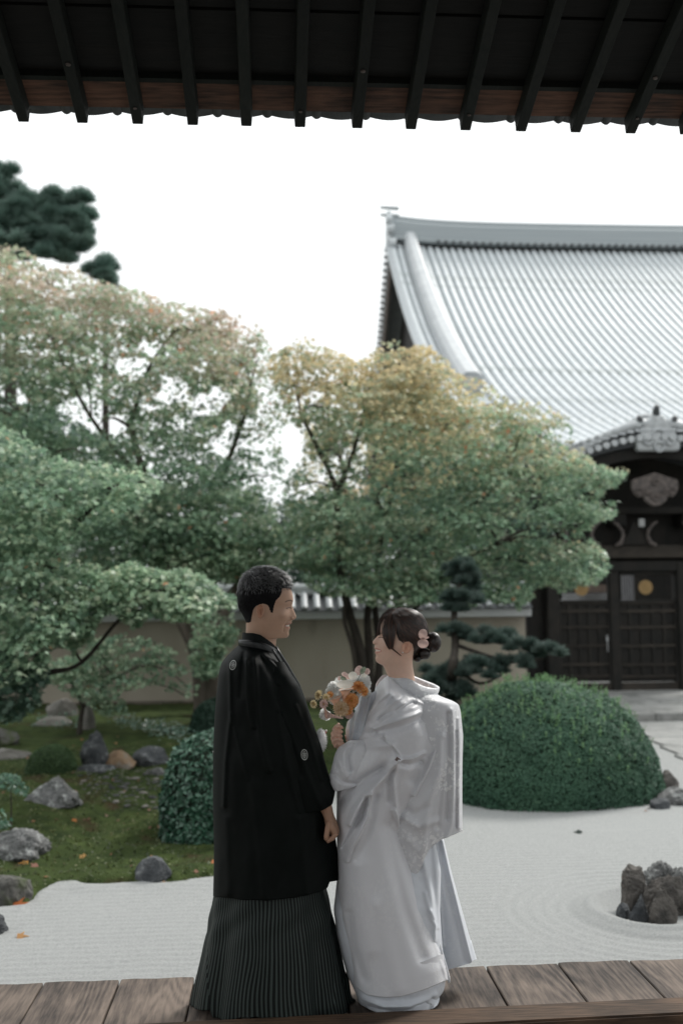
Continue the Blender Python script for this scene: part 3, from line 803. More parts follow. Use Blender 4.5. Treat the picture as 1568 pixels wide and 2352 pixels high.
# leaf outlines (x across, y along), about unit length
def star(n=5, deep=.42, fold=.0):
    pts = [(0, -.12)]
    angs = np.radians(np.linspace(-125, 125, n)); ln = [.55, .85, 1.0, .85, .55] if n == 5 else [.8, 1, .8]
    for i in range(n):
        a = angs[i]; pts.append((math.sin(a)*ln[i]*.62, math.cos(a)*ln[i]*.62+.1))
        if i < n-1:
            b = (angs[i]+angs[i+1])/2; pts.append((math.sin(b)*deep*.5, math.cos(b)*deep*.5+.1))
    return np.array(pts)
T_STAR = star(5); T_TRI = star(3, .4)
T_OVAL = np.array([(0, -.5), (.24, -.1), (.2, .25), (0, .5), (-.2, .25), (-.24, -.1)])
T_QUAD = np.array([(0, -.5), (.27, 0), (0, .5), (-.27, 0)])
T_NEED = np.array([(-.03, -.5), (.03, -.5), (.012, .5), (-.012, .5)])
def leaf_mesh(name, pos, nrm, size, col, m, parent, T=T_TRI, along=None, kind=None, cup=.12):
    n = len(pos); k = len(T)
    nrm = nrm/np.linalg.norm(nrm, axis=1, keepdims=True)
    a = rng.normal(size=(n, 3)) if along is None else along
    a = a-(a*nrm).sum(1, keepdims=True)*nrm; a /= np.linalg.norm(a, axis=1, keepdims=True)+1e-9
    b = np.cross(nrm, a); s = np.asarray(size).reshape(-1, 1)
    V = np.empty((n, k, 3))
    for i, (x, y) in enumerate(T):
        V[:, i] = pos+(b*x+a*y)*s-nrm*s*cup*(x*x+y*y)*1.5
    Fc = np.arange(n*k).reshape(n, k)
    C = np.repeat(col, k, axis=0)
    o = mesh_np(name, V.reshape(-1, 3), Fc, m, parent, colors=C)
    if kind: o['kind'] = kind
    return o
def mixc(stops, t):
    t = np.clip(t, 0, 1); xs = np.linspace(0, 1, len(stops)); s = np.array(stops)
    return np.stack([np.interp(t, xs, s[:, i]) for i in range(3)], -1)
def crown(poly, Y0, Y1, nclump, per, leaf, colf, holes=(), rad=(.22, .42), thick=.22, ybias=None, edge=10, ups=.75, clumps_out=None, droop=.5):
    """leaf sprays scattered through the volume of a crown; returns leaf arrays"""
    poly = np.array(poly, float); x0, y0 = poly.min(0); x1, y1 = poly.max(0)
    n = nclump*6
    cx = rng.uniform(x0, x1, n); cy = rng.uniform(y0, y1, n); ok = in_poly(cx, cy, poly)
    cx, cy = cx[ok][:nclump], cy[ok][:nclump]; m = len(cx)
    cY = rng.uniform(Y0, Y1, m)
    d_in = dist_poly(cx, cy, poly, True)
    # thinner in depth near the outline, so the crown is rounded
    w = np.clip(d_in/130, .15, 1); cY = (Y0+Y1)/2+(cY-(Y0+Y1)/2)*np.sqrt(w)
    c = Pn(cx, cy, cY); rr = rng.uniform(*rad, m)
    if clumps_out is not None: clumps_out.append(c)
    tilt = rng.normal(size=(m, 3))*.17; cn = np.array([0, 0, 1.0])+tilt; cn /= np.linalg.norm(cn, axis=1, keepdims=True)
    idx = np.repeat(np.arange(m), per); N = len(idx)
    a = rng.uniform(0, 2*math.pi, N); q = np.sqrt(rng.random(N))
    ux = np.cross(cn, [0, 1, 0]); ux /= np.linalg.norm(ux, axis=1, keepdims=True); uy = np.cross(cn, ux)
    off = (ux[idx]*np.cos(a)[:, None]+uy[idx]*np.sin(a)[:, None])*(q*rr[idx])[:, None]
    hgt = rng.uniform(-1, 1, N)*thick*rr[idx]*(1.15-q)
    pos = c[idx]+off+cn[idx]*hgt[:, None]; pos[:, 2] -= droop*rr[idx]*q*q
    px, py = proj(pos); inside = in_poly(px, py, poly); dd = dist_poly(px, py, poly, True)
    nz = vnoise(np.stack([px/60, py/60, px*0], -1), 1, 3, 4)*edge*2.2
    keep = (inside & (dd > -nz)) | (~inside & (dd < nz))
    for hx, hy, hrx, hry, st in holes:
        h = ((px-hx)/hrx)**2+((py-hy)/hry)**2+vnoise(np.stack([px/26, py/26, py*0], -1), 1, 2, 9)*1.3
        keep &= ~((h < 1) & (rng.random(N) < st))
    pos = pos[keep]; idx = idx[keep]; hg = (hgt/(thick*rr[np.minimum(np.repeat(np.arange(m), per), m-1)]+1e-6))[keep]; N = len(pos); px = px[keep]; py = py[keep]
    outd = off[keep]; nrm = np.array([0, 0, ups])+rng.normal(size=(N, 3))*.48+outd/(np.linalg.norm(outd, axis=1, keepdims=True)+1e-6)*.35
    al = outd+np.array([0, 0, -.08])+rng.normal(size=(N, 3))*.12
    cr = rng.random(m)[idx]
    col = colf(px, py, hg, cr, pos)
    sz = leaf*rng.uniform(.7, 1.25, N)
    return pos, nrm, sz, col, al
def cat_leaves(L): return [np.concatenate([l[i] for l in L]) for i in range(5)]
GREEN_D = (.038, .068, .047); GREEN = (.062, .104, .068); GREEN_L = (.105, .152, .102); PALE = (.175, .205, .145); TAN = (.178, .152, .122); ORANGE = (.20, .105, .06); OLIVE = (.132, .145, .100)
def branch_pts(a, b, sag=.15, n=8, jit=.05):
    a, b = Vector(a), Vector(b); L = (b-a).length; pts = []
    for i in range(n+1):
        t = i/n; p = a.lerp(b, t); p.z += math.sin(math.pi*t)*L*sag
        if 0 < i < n: p += Vector((random.gauss(0, 1), random.gauss(0, 1), random.gauss(0, 1)))*jit*L*.35
        pts.append(p)
    return pts
def trunk(parent, pts, r0, r1, m=M_bark, name='trunk', n=10):
    pts = [Vector(p) for p in pts]
    # resample smoothly
    q = []
    for i in range(len(pts)-1):
        p0 = pts[max(i-1, 0)]; p1 = pts[i]; p2 = pts[i+1]; p3 = pts[min(i+2, len(pts)-1)]
        for k in range(5):
            t = k/5; q.append(.5*((2*p1)+(p2-p0)*t+(2*p0-5*p1+4*p2-p3)*t*t+(3*p1-p0-3*p2+p3)*t**3))
    q.append(pts[-1]); L = len(q)-1
    rad = [(r0+(r1-r0)*(i/L)**.8)*(1+.10*math.sin(i*1.3)*random.random()) for i in range(L+1)]
    rad[0] *= 1.25
    return MB().tube(q, rad, n).build(name, m, parent, smooth=True)
def tp(*l): return [P(x, y, Y) for x, y, Y in l]

# --- 1. big maple on the left, behind
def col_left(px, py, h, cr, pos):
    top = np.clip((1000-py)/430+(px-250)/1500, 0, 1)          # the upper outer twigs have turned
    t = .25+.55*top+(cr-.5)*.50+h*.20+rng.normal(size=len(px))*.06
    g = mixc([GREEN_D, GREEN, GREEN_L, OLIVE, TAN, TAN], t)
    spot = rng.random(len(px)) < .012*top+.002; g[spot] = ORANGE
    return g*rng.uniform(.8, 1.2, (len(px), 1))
POLY1 = [(-90, 560), (20, 562), (90, 595), (170, 618), (260, 645), (330, 668), (400, 690), (460, 698), (520, 722), (545, 760), (590, 780), (600, 830), (600, 900), (590, 1000), (600, 1100), (600, 1230), (560, 1330), (400, 1330), (300, 1340), (-90, 1340)]
H1 = [(27, 910, 34, 34, .93), (197, 958, 70, 40, .8), (256, 974, 34, 28, .95), (304, 846, 40, 30, .85), (352, 797, 30, 22, .85), (395, 894, 34, 34, .8), (480, 925, 45, 34, .85), (576, 782, 28, 20, .9),
      (560, 1016, 60, 50, .9), (60, 1040, 24, 30, .7), (470, 840, 26, 20, .6), (420, 960, 26, 16, .6), (330, 940, 30, 18, .6)]
def maple(label, loc, trunks, crowns, leafsz, m=M_leaf, T=T_STAR, nbr=12, bm=M_bark, brr=.035, group=None, cat='tree', name='maple_tree'):
    t = empty(name, loc, label, cat, group)
    main = []
    for pts, r0, r1 in trunks:
        trunk(t, pts, r0, r1, bm); main += [Vector(p) for p in pts[1:]]
    cl = []
    L = [crown(clumps_out=cl, **c) for c in crowns]
    pos, nrm, sz, col, al = cat_leaves(L)
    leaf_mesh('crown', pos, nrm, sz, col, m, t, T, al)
    cc = np.concatenate(cl); ids = rng.choice(len(cc), min(nbr, len(cc)), replace=False)
    for i in ids:
        e = Vector(cc[i]); cand = [p for p in main if p.z < e.z+.3] or main
        s = min(cand, key=lambda p: (p-e).length)
        if (s-e).length > 5: continue
        trunk(t, branch_pts(s, e, .08, 5), brr*random.uniform(.5, 1), .008, bm, 'branch', 6)
    return t
b1 = P(440, 1560, 16.5)
t1 = maple('broad green maple turning tan at the top, tallest of the maples on the left', (b1.x, b1.y, GZ),
      [(tp((470, 1640, 16.5), (455, 1500, 16.5), (420, 1420, 16.4), (420, 1310, 16.3), (385, 1230, 16.2), (340, 1120, 16), (300, 980, 15.8)), .17, .05),
       (tp((420, 1330, 16.4), (450, 1230, 16.3), (500, 1120, 16.2), (560, 960, 16), (575, 880, 16)), .09, .02),
       (tp((385, 1240, 16.2), (250, 1150, 16), (120, 1050, 15.6), (60, 960, 15.4)), .08, .02),
       (tp((340, 1120, 16), (210, 960, 15.8), (130, 800, 15.6)), .05, .02),
       (tp((300, 980, 15.8), (340, 850, 15.8), (400, 760, 15.8)), .04, .015)],
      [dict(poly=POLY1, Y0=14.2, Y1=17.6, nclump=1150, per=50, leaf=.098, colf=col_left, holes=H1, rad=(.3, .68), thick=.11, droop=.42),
       dict(poly=[(430, 690), (520, 715), (600, 745), (640, 800), (660, 900), (660, 1060), (640, 1200), (560, 1250), (520, 1100), (540, 900), (480, 780)], Y0=15, Y1=17, nclump=110, per=26, leaf=.09, colf=col_left, rad=(.2, .4), edge=14)],
      .1, nbr=34)
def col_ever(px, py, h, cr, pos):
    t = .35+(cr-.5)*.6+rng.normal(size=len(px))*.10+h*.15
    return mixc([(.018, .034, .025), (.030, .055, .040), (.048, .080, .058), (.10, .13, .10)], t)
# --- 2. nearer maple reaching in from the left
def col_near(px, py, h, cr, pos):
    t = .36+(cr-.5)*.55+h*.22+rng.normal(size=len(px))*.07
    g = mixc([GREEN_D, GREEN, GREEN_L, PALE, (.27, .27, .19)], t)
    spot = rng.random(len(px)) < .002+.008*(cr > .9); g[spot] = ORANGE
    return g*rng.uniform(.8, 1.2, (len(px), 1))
P2a = [(-80, 960), (60, 985), (120, 1050), (250, 1060), (370, 1085), (380, 1120), (320, 1160), (240, 1200), (170, 1240), (130, 1330), (200, 1330), (205, 1440), (190, 1480), (120, 1500), (100, 1560), (-80, 1600)]
P2b = [(120, 1300), (200, 1290), (320, 1290), (430, 1302), (480, 1330), (540, 1360), (548, 1405), (500, 1400), (455, 1425), (385, 1430), (350, 1400), (310, 1440), (250, 1410), (215, 1470), (170, 1520), (130, 1480), (120, 1380)]
b2 = P(-30, 1700, 10.5)
t2 = maple('low spreading maple with pale green leaves reaching in from the left edge', (b2.x, b2.y, float(ground_h(b2.x, b2.y))),
      [(tp((-22, 1700, 11.4), (-10, 1560, 11.2), (50, 1400, 11), (40, 1200, 10.8)), .09, .04),
       (tp((60, 1400, 11), (110, 1300, 10.8), (180, 1200, 10.6), (260, 1120, 10.4)), .05, .02),
       (tp((20, 1560, 11.2), (110, 1545, 11), (190, 1520, 11), (300, 1400, 10.9), (430, 1360, 10.9)), .04, .012)],
      [dict(poly=P2a, Y0=9.6, Y1=11.6, nclump=430, per=36, leaf=.082, colf=col_near, rad=(.22, .46), thick=.14, droop=.5),
       dict(poly=[(-60, 1480), (90, 1480), (120, 1560), (90, 1625), (40, 1655), (-60, 1670)], Y0=10.2, Y1=11.0, nclump=70, per=40, leaf=.08, colf=col_ever, rad=(.2, .35), thick=.3, droop=.6),
       dict(poly=P2b, Y0=10.2, Y1=11.4, nclump=200, per=44, leaf=.082, colf=col_near, rad=(.22, .42), thick=.14, droop=.5)],
      .08, nbr=22, brr=.02, bm=M_barkd)
# --- 3. slender maple low down with thin sprays
P3 = [(215, 1455), (330, 1450), (400, 1495), (452, 1555), (462, 1600), (430, 1612), (350, 1585), (280, 1595), (300, 1640), (250, 1650), (170, 1600), (110, 1575), (40, 1565), (30, 1530), (120, 1510), (180, 1490)]
b3 = hit(182, 1688)
t3 = maple('slender young maple with thin dark stem and fine sprays beside the standing stone', tuple(b3),
      [([b3+Vector((0, 0, -.1))]+tp((186, 1650, b3.y), (190, 1620, b3.y), (176, 1590, b3.y), (150, 1540, b3.y)), .045, .015),
       (tp((188, 1635, b3.y), (205, 1610, b3.y), (260, 1560, b3.y-.1), (330, 1530, b3.y-.2)), .018, .008)],
      [dict(poly=P3, Y0=b3.y-.8, Y1=b3.y+.5, nclump=135, per=40, leaf=.07, colf=col_near, rad=(.18, .36), thick=.14, droop=.4)],
      .07, nbr=14, brr=.012, bm=M_barkd)
# --- 4. maple trunk and low green foliage behind the groom
P4 = [(440, 1440), (470, 1405), (545, 1400), (560, 1450), (520, 1510), (475, 1560), (445, 1540), (425, 1500)]
b4 = P(490, 1640, 15.2)
t4 = maple('thick mossy maple trunk with fresh green leaves, directly behind the groom', (b4.x, b4.y, float(ground_h(b4.x, b4.y))),
      [(tp((486, 1660, 15.2), (484, 1560, 15.2), (500, 1470, 15.2), (520, 1390, 15.3), (560, 1330, 15.4)), .16, .08),
       (tp((484, 1580, 15.2), (450, 1500, 15.2), (415, 1425, 15.2), (400, 1380, 15.3)), .07, .05)],
      [dict(poly=P4, Y0=14.2, Y1=15.2, nclump=60, per=40, leaf=.08, colf=col_near, rad=(.18, .32)),
       dict(poly=[(300, 1180), (640, 1180), (680, 1300), (640, 1345), (560, 1345), (420, 1330), (300, 1300)], Y0=14.5, Y1=16, nclump=170, per=40, leaf=.09, colf=col_near, rad=(.25, .4))],
      .08, nbr=12)
# --- 5. the central maple, yellow green
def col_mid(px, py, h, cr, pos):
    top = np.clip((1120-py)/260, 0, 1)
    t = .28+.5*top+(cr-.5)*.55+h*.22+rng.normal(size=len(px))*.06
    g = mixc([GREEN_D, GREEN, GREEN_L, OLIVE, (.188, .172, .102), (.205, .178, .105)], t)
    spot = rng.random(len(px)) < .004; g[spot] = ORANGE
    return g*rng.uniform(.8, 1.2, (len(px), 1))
P5 = [(610, 830), (645, 795), (690, 776), (740, 778), (772, 800), (805, 812), (818, 840), (842, 815), (850, 790), (900, 773), (935, 800), (960, 785), (990, 800), (1020, 832), (1060, 850), (1112, 870), (1150, 905), (1190, 920), (1240, 935), (1290, 960),
      (1320, 1000), (1345, 1040), (1380, 1062), (1443, 1072), (1432, 1105), (1395, 1130), (1378, 1142), (1418, 1150), (1408, 1185), (1360, 1210), (1350, 1225), (1385, 1250), (1396, 1300), (1375, 1345), (1330, 1350), (1290, 1372),
      (1250, 1345), (1210, 1362), (1170, 1340), (1100, 1345), (1000, 1345), (900, 1352), (800, 1335), (700, 1330), (640, 1300), (640, 1230), (665, 1120), (690, 1010), (660, 940), (640, 880)]
H5 = [(800, 1080, 95, 60, .72), (700, 1060, 40, 90, .6), (1010, 1090, 55, 34, .45), (905, 1120, 60, 40, .5), (1195, 1150, 60, 22, .5), (960, 1260, 140, 40, .35), (1320, 1230, 60, 14, .75), (1240, 1215, 60, 16, .6), (1330, 1140, 40, 12, .7), (715, 905, 26, 14, .7)]
b5 = P(835, 1600, 14.8)
t5 = maple('wide many stemmed maple with yellow green leaves in front of the temple roof', (b5.x, b5.y, float(ground_h(b5.x, b5.y))),
      [(tp((835, 1620, 14.8), (828, 1500, 14.8), (800, 1400, 14.8), (778, 1300, 14.8), (775, 1200, 14.8), (770, 1120, 14.8), (735, 1040, 14.8), (690, 950, 14.8)), .085, .03),
       (tp((850, 1620, 14.9), (848, 1500, 14.9), (845, 1400, 14.9), (880, 1330, 14.9), (930, 1260, 14.8), (1010, 1200, 14.7), (1120, 1140, 14.6)), .08, .025),
       (tp((775, 1125, 14.8), (810, 1040, 14.8), (835, 950, 14.8)), .05, .018),
       (tp((868, 1610, 14.9), (870, 1480, 15), (860, 1380, 15.1), (870, 1260, 15.1), (900, 1130, 15.1), (915, 1050, 15.1), (960, 960, 15.1)), .07, .02),
       (tp((820, 1610, 14.7), (812, 1500, 14.7), (790, 1420, 14.7), (800, 1360, 14.7)), .04, .03),
       (tp((862, 1470, 14.9), (905, 1440, 14.8), (960, 1390, 14.7), (1040, 1300, 14.6), (1140, 1250, 14.4)), .045, .02),
       (tp((930, 1260, 14.8), (880, 1180, 14.8), (870, 1130, 14.8), (930, 1100, 14.8), (1000, 1050, 14.8)), .04, .012),
       (tp((1120, 1140, 14.6), (1170, 1060, 14.6), (1200, 980, 14.6)), .03, .01)],
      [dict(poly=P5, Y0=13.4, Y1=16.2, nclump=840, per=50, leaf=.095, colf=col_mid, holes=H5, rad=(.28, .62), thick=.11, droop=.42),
       dict(poly=[(640, 1300), (800, 1320), (1000, 1330), (1200, 1330), (1235, 1370), (1190, 1400), (1120, 1385), (1060, 1400), (1000, 1375), (930, 1392), (860, 1385), (790, 1358), (730, 1362), (690, 1340)], Y0=13.6, Y1=14.8, nclump=110, per=44, leaf=.085, colf=col_near, rad=(.22, .4), thick=.16)],
      .09, nbr=40, bm=M_barkd, brr=.03)
# --- 6. maples beyond the wall, softer and browner
def col_far(px, py, h, cr, pos):
    t = .3+(cr-.5)*.5+rng.normal(size=len(px))*.08
    return mixc([(.07, .09, .05), (.16, .16, .09), (.30, .24, .15), (.34, .25, .17)], t)
b6 = P(780, 1400, 21.5)
t6 = maple('thin brownish maple beyond the garden wall, seen through the central maple', (b6.x, b6.y, GZ),
      [(tp((780, 1480, 21.5), (775, 1300, 21.5), (790, 1100, 21.5), (760, 990, 21.5)), .12, .04)],
      [dict(poly=[(680, 960), (760, 930), (900, 900), (1060, 900), (1200, 980), (1240, 1120), (1150, 1220), (700, 1240), (665, 1150), (690, 1050)], Y0=20.5, Y1=23, nclump=260, per=34, leaf=.12, colf=col_far, rad=(.3, .6), thick=.4)],
      .1, nbr=10, name='maple_tree')
# --- 7. dark evergreens beyond the wall
def evergreen(label, poly, Y0, Y1, n, tr):
    b = tr[0]
    return maple(label, (b.x, b.y, GZ), [(tr, .16, .05)], [dict(poly=poly, Y0=Y0, Y1=Y1, nclump=n, per=44, leaf=.11, colf=col_ever, rad=(.3, .55), thick=.6, ups=.4)], .1, M_leafd, T_OVAL, nbr=8, bm=M_barkd, name='evergreen_tree')
evergreen('dense dark evergreen beyond the wall between groom and bride', [(560, 1140), (700, 1160), (860, 1130), (940, 1180), (930, 1395), (560, 1395)], 19.6, 21.5, 330, tp((740, 1420, 20.4), (745, 1250, 20.4), (750, 1170, 20.4)))
evergreen('dark evergreen beyond the wall beside the gate roof', [(900, 1150), (1100, 1120), (1270, 1150), (1260, 1330), (1190, 1375), (1100, 1372), (1060, 1400), (900, 1400)], 19.6, 21.5, 330, tp((1080, 1400, 20.4), (1085, 1250, 20.4), (1090, 1170, 20.4)))
evergreen('tall dark evergreen beyond the wall at the far left', [(-100, 900), (130, 930), (330, 1060), (360, 1400), (-100, 1420)], 19.5, 22.0, 420, tp((60, 1430, 20.6), (70, 1200, 20.6), (85, 950, 20.6)))
evergreen('dark evergreen beyond the wall behind the big left maple', [(330, 1080), (560, 1120), (600, 1380), (330, 1400)], 19.6, 21.5, 210, tp((450, 1420, 20.4), (450, 1250, 20.4), (450, 1150, 20.4)))
# --- 8. pines rising behind the left maple
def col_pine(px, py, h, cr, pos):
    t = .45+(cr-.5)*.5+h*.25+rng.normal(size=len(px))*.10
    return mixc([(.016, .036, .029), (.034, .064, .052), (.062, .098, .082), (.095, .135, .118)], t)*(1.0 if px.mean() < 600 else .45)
def pine(label, pads, tr, r0, Yd=1.0, per=230, leaf=.17, sub=.8, loc=None, extra=()):
    b = Vector(loc) if loc else tr[0]
    t = empty('pine_tree', (b.x, b.y, loc[2] if loc else GZ), label, 'tree')
    trunk(t, tr, r0, r0*.35, M_barkd)
    for e, rr in extra: trunk(t, e, rr, rr*.4, M_barkd, 'branch', 7)
    for cx, cy, rx, ry, Y in pads:
        c = P(cx, cy, Y); s = Y/F; n = int(per*max(.6, rx*ry/900))
        ncl = max(5, int(rx*ry/110)); u = rng.normal(size=(ncl, 3)); u /= np.linalg.norm(u, axis=1, keepdims=True); q = rng.random((ncl, 1))**.5
        cc = np.array(c)+u*q*np.array([rx*s, rx*s*Yd*.8, ry*s])
        i = rng.integers(0, ncl, n*6); d = rng.normal(size=(n*6, 3)); d[:, 2] = np.abs(d[:, 2])*.9; d /= np.linalg.norm(d, axis=1, keepdims=True)
        rad = rng.uniform(.3, 1, (n*6, 1))**.8*sub*leaf*1.35
        pos = cc[i]+d*rad
        px, py = proj(pos); hg = d[:, 2]; cr = rng.random(ncl)[i]
        nr_ = np.cross(d, rng.normal(size=d.shape))
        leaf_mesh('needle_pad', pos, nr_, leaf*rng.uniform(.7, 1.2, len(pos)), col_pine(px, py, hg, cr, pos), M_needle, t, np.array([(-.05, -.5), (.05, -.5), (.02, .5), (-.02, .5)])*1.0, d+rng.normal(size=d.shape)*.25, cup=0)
    return t
pine('tall dark pine rising above the maples at the top left', [(-20, 430, 60, 45, 26), (30, 470, 50, 30, 26.3), (20, 520, 70, 30, 26), (100, 520, 50, 28, 26.2), (160, 520, 52, 30, 26), (175, 560, 34, 18, 26), (70, 560, 60, 24, 26), (110, 590, 60, 16, 26), (-30, 560, 60, 50, 26), (130, 500, 30, 18, 26), (50, 500, 60, 34, 26), (90, 550, 60, 26, 26), (20, 570, 70, 34, 26), (140, 560, 50, 22, 26), (185, 535, 26, 18, 26), (10, 405, 26, 14, 26)]+[(float(rng.uniform(-10, 200)), float(rng.uniform(455, 600)), float(rng.uniform(12, 26)), float(rng.uniform(8, 14)), 26.0) for _ in range(26)],
     tp((20, 1500, 26), (25, 900, 26), (20, 600, 26), (0, 420, 26)), .22, leaf=.24, per=520)
pine('tip of a farther pine just above the maple crown', [(240, 612, 26, 14, 30), (235, 630, 34, 14, 30), (250, 650, 40, 20, 30)], tp((245, 1500, 30), (243, 900, 30), (240, 615, 30)), .16, leaf=.24, per=520)
# --- 9. cloud pruned pine to the right of the bride
b9 = hit(1050, 1640)
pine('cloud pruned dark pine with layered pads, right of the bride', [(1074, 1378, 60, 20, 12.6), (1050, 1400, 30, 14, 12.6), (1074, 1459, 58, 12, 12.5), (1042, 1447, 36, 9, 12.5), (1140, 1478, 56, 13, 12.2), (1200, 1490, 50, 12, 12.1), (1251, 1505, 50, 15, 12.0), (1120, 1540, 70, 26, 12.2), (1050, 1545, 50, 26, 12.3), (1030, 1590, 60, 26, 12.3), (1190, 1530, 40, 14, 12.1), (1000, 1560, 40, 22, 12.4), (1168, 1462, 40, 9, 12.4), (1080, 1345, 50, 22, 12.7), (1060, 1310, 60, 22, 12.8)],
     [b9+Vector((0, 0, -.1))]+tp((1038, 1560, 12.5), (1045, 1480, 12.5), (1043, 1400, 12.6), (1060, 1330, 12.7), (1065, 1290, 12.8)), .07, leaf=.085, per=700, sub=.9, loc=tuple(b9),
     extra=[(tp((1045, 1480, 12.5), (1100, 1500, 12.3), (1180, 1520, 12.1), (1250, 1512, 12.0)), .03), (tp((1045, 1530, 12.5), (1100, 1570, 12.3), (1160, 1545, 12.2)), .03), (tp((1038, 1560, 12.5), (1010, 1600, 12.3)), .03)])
# ------------------------------------------------------------------ clipped shrubs
def shell_shrub(name, label, cat, c, rx, ry, rz, n, leaf, colf, m, T=T_QUAD, power=2.0, sprigs=0, rough=.05, noisef=2.2, jit=.5, depth=.06):
    """clipped shrub: dark core with a shell of small leaves"""
    t = empty(name, (c[0], c[1], c[2]), label, cat)
    def rmap(d):
        a = (np.abs(d[:, 0]/rx)**power+np.abs(d[:, 1]/ry)**power+np.abs(d[:, 2]/rz)**power)**(-1/power)
        return a*(1+rough*vnoise(d*noisef, 1, 3, 6))
    bm = bmesh.new(); bmesh.ops.create_icosphere(bm, subdivisions=4, radius=1)
    V = np.array([v.co[:] for v in bm.verts]); Fc = np.array([[v.index for v in f.verts] for f in bm.faces]); bm.free()
    V = V/np.linalg.norm(V, axis=1, keepdims=True); V[:, 2] = np.where(V[:, 2] < -.12, -.12, V[:, 2])
    VV = np.array(c)+V*(rmap(V)*.94)[:, None]
    mesh_np('twig_core', VV, Fc, mat('shrub_core', (.012, .022, .014), (.022, .036, .022), rough=1, scale=20), t, smooth=True)
    d = rng.normal(size=(n, 3)); d[:, 2] = np.abs(d[:, 2])*1.0-.10; d /= np.linalg.norm(d, axis=1, keepdims=True)
    # area weighting
    r = rmap(d); pos = np.array(c)+d*(r*(1-rng.random(n)**2*depth))[:, None]
    g = np.stack([np.sign(d[:, 0])*np.abs(d[:, 0]/rx)**(power-1)/rx, np.sign(d[:, 1])*np.abs(d[:, 1]/ry)**(power-1)/ry, np.sign(d[:, 2])*np.abs(d[:, 2]/rz)**(power-1)/rz], 1)
    g /= np.linalg.norm(g, axis=1, keepdims=True)
    nr_ = g+rng.normal(size=g.shape)*jit+np.array([0, 0, .25])
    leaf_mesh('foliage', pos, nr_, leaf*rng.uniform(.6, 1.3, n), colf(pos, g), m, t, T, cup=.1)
    if sprigs:
        m2 = MB()
        k = sprigs; d = rng.normal(size=(k, 3)); d[:, 2] = np.abs(d[:, 2])+.8; d /= np.linalg.norm(d, axis=1, keepdims=True)
        base = np.array(c)+d*rmap(d)[:, None]; hh = rng.uniform(.03, .09, k)
        rep = 9; i = np.repeat(np.arange(k), rep); u = np.tile(np.linspace(.1, 1, rep), k)
        pos = base[i]+(d[i]*.3+np.array([0, 0, 1]))*(hh[i]*u)[:, None]+rng.normal(size=(k*rep, 3))*.006
        leaf_mesh('shoots', pos, rng.normal(size=(k*rep, 3))+np.array([0, 0, .3]), leaf*.9*rng.uniform(.7, 1.1, k*rep), mixc([(.08, .17, .08), (.16, .26, .12)], rng.random(k*rep)), m, t, T)
    return t
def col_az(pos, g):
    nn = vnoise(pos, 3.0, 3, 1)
    t = .35+.35*np.clip(g[:, 2], 0, 1)+nn*.35+rng.normal(size=len(pos))*.12  # leaves facing up are paler: light on the dome's top put into colour
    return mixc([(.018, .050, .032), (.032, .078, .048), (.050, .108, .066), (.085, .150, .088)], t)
M_az = mat('azalea_leaf', (1.0, 1.0, 1.0), (1.5, 1.5, 1.5), rough=.6, scale=1.5, attr='Col', trans=.2, spec=.3)
yb_ = G(1250, 1864, GZ).y+1.12*.95
cb = P(1245, 1700, yb_); rx_ = 262/F*yb_
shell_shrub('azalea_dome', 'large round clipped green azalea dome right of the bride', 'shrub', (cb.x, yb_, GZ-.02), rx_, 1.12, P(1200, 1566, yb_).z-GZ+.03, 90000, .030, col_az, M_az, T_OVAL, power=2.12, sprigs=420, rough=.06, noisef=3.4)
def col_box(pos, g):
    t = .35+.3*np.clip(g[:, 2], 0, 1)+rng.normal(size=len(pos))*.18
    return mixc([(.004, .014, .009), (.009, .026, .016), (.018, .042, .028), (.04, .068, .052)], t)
M_box = leaf_mat('glossy_leaf', .36, .08, .45)
hb = hit(470, 1935); 
c_ = P(515, 1800, hb.y+.5)
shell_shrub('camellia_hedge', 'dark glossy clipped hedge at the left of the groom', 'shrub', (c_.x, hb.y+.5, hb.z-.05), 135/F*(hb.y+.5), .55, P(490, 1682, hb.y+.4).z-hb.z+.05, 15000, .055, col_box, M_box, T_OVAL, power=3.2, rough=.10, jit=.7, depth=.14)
b_ = hit(500, 1682); yy = b_.y+.4
shell_shrub('clipped_shrub', 'small rounded shrub behind the groom near the wall', 'shrub', (P(500, 1650, yy).x, yy, b_.z-.05), 62/F*yy, .4, P(490, 1603, yy).z-b_.z+.05, 9000, .045, col_box, M_az, T_OVAL, power=2.2, rough=.08, jit=.6)
b_ = hit(120, 1782); yy = b_.y+.35
shell_shrub('clipped_shrub', 'low round green shrub among the stones at the left', 'shrub', (P(119, 1750, yy).x, yy, b_.z-.04), 55/F*yy, .3, P(115, 1712, yy).z-b_.z+.04, 16000, .018, lambda p, g: mixc([(.02, .045, .02), (.05, .09, .035), (.07, .12, .05)], .4+.3*g[:, 2]+rng.normal(size=len(p))*.15), M_az, T_OVAL, power=2.3, rough=.05, jit=.8)
# ground cover with pale leaves, and ferny tufts
def cover(name, label, poly, n, leaf, colf, h=.10, kind='stuff'):
    poly = np.array(poly); x0, y0 = poly.min(0); x1, y1 = poly.max(0)
    xs = rng.uniform(x0, x1, n*3); ys = rng.uniform(y0, y1, n*3); ok = in_poly(xs, ys, poly); xs = xs[ok][:n]; ys = ys[ok][:n]
    pos = np.array([hit(a, b)[:] for a, b in zip(xs[:n//6], ys[:n//6])]); i = np.repeat(np.arange(len(pos)), 6)
    pp = pos[i]+rng.normal(size=(len(i), 3))*np.array([.06, .08, 0]); pp[:, 2] += rng.random(len(i))*h
    o = leaf_mesh(name, pp, np.array([0, -.3, 1.0])+rng.normal(size=(len(i), 3))*.5, leaf*rng.uniform(.6, 1.2, len(i)), colf(len(i)), M_box, None, T_OVAL)
    tag(o, label, 'ground cover', kind=kind); return o
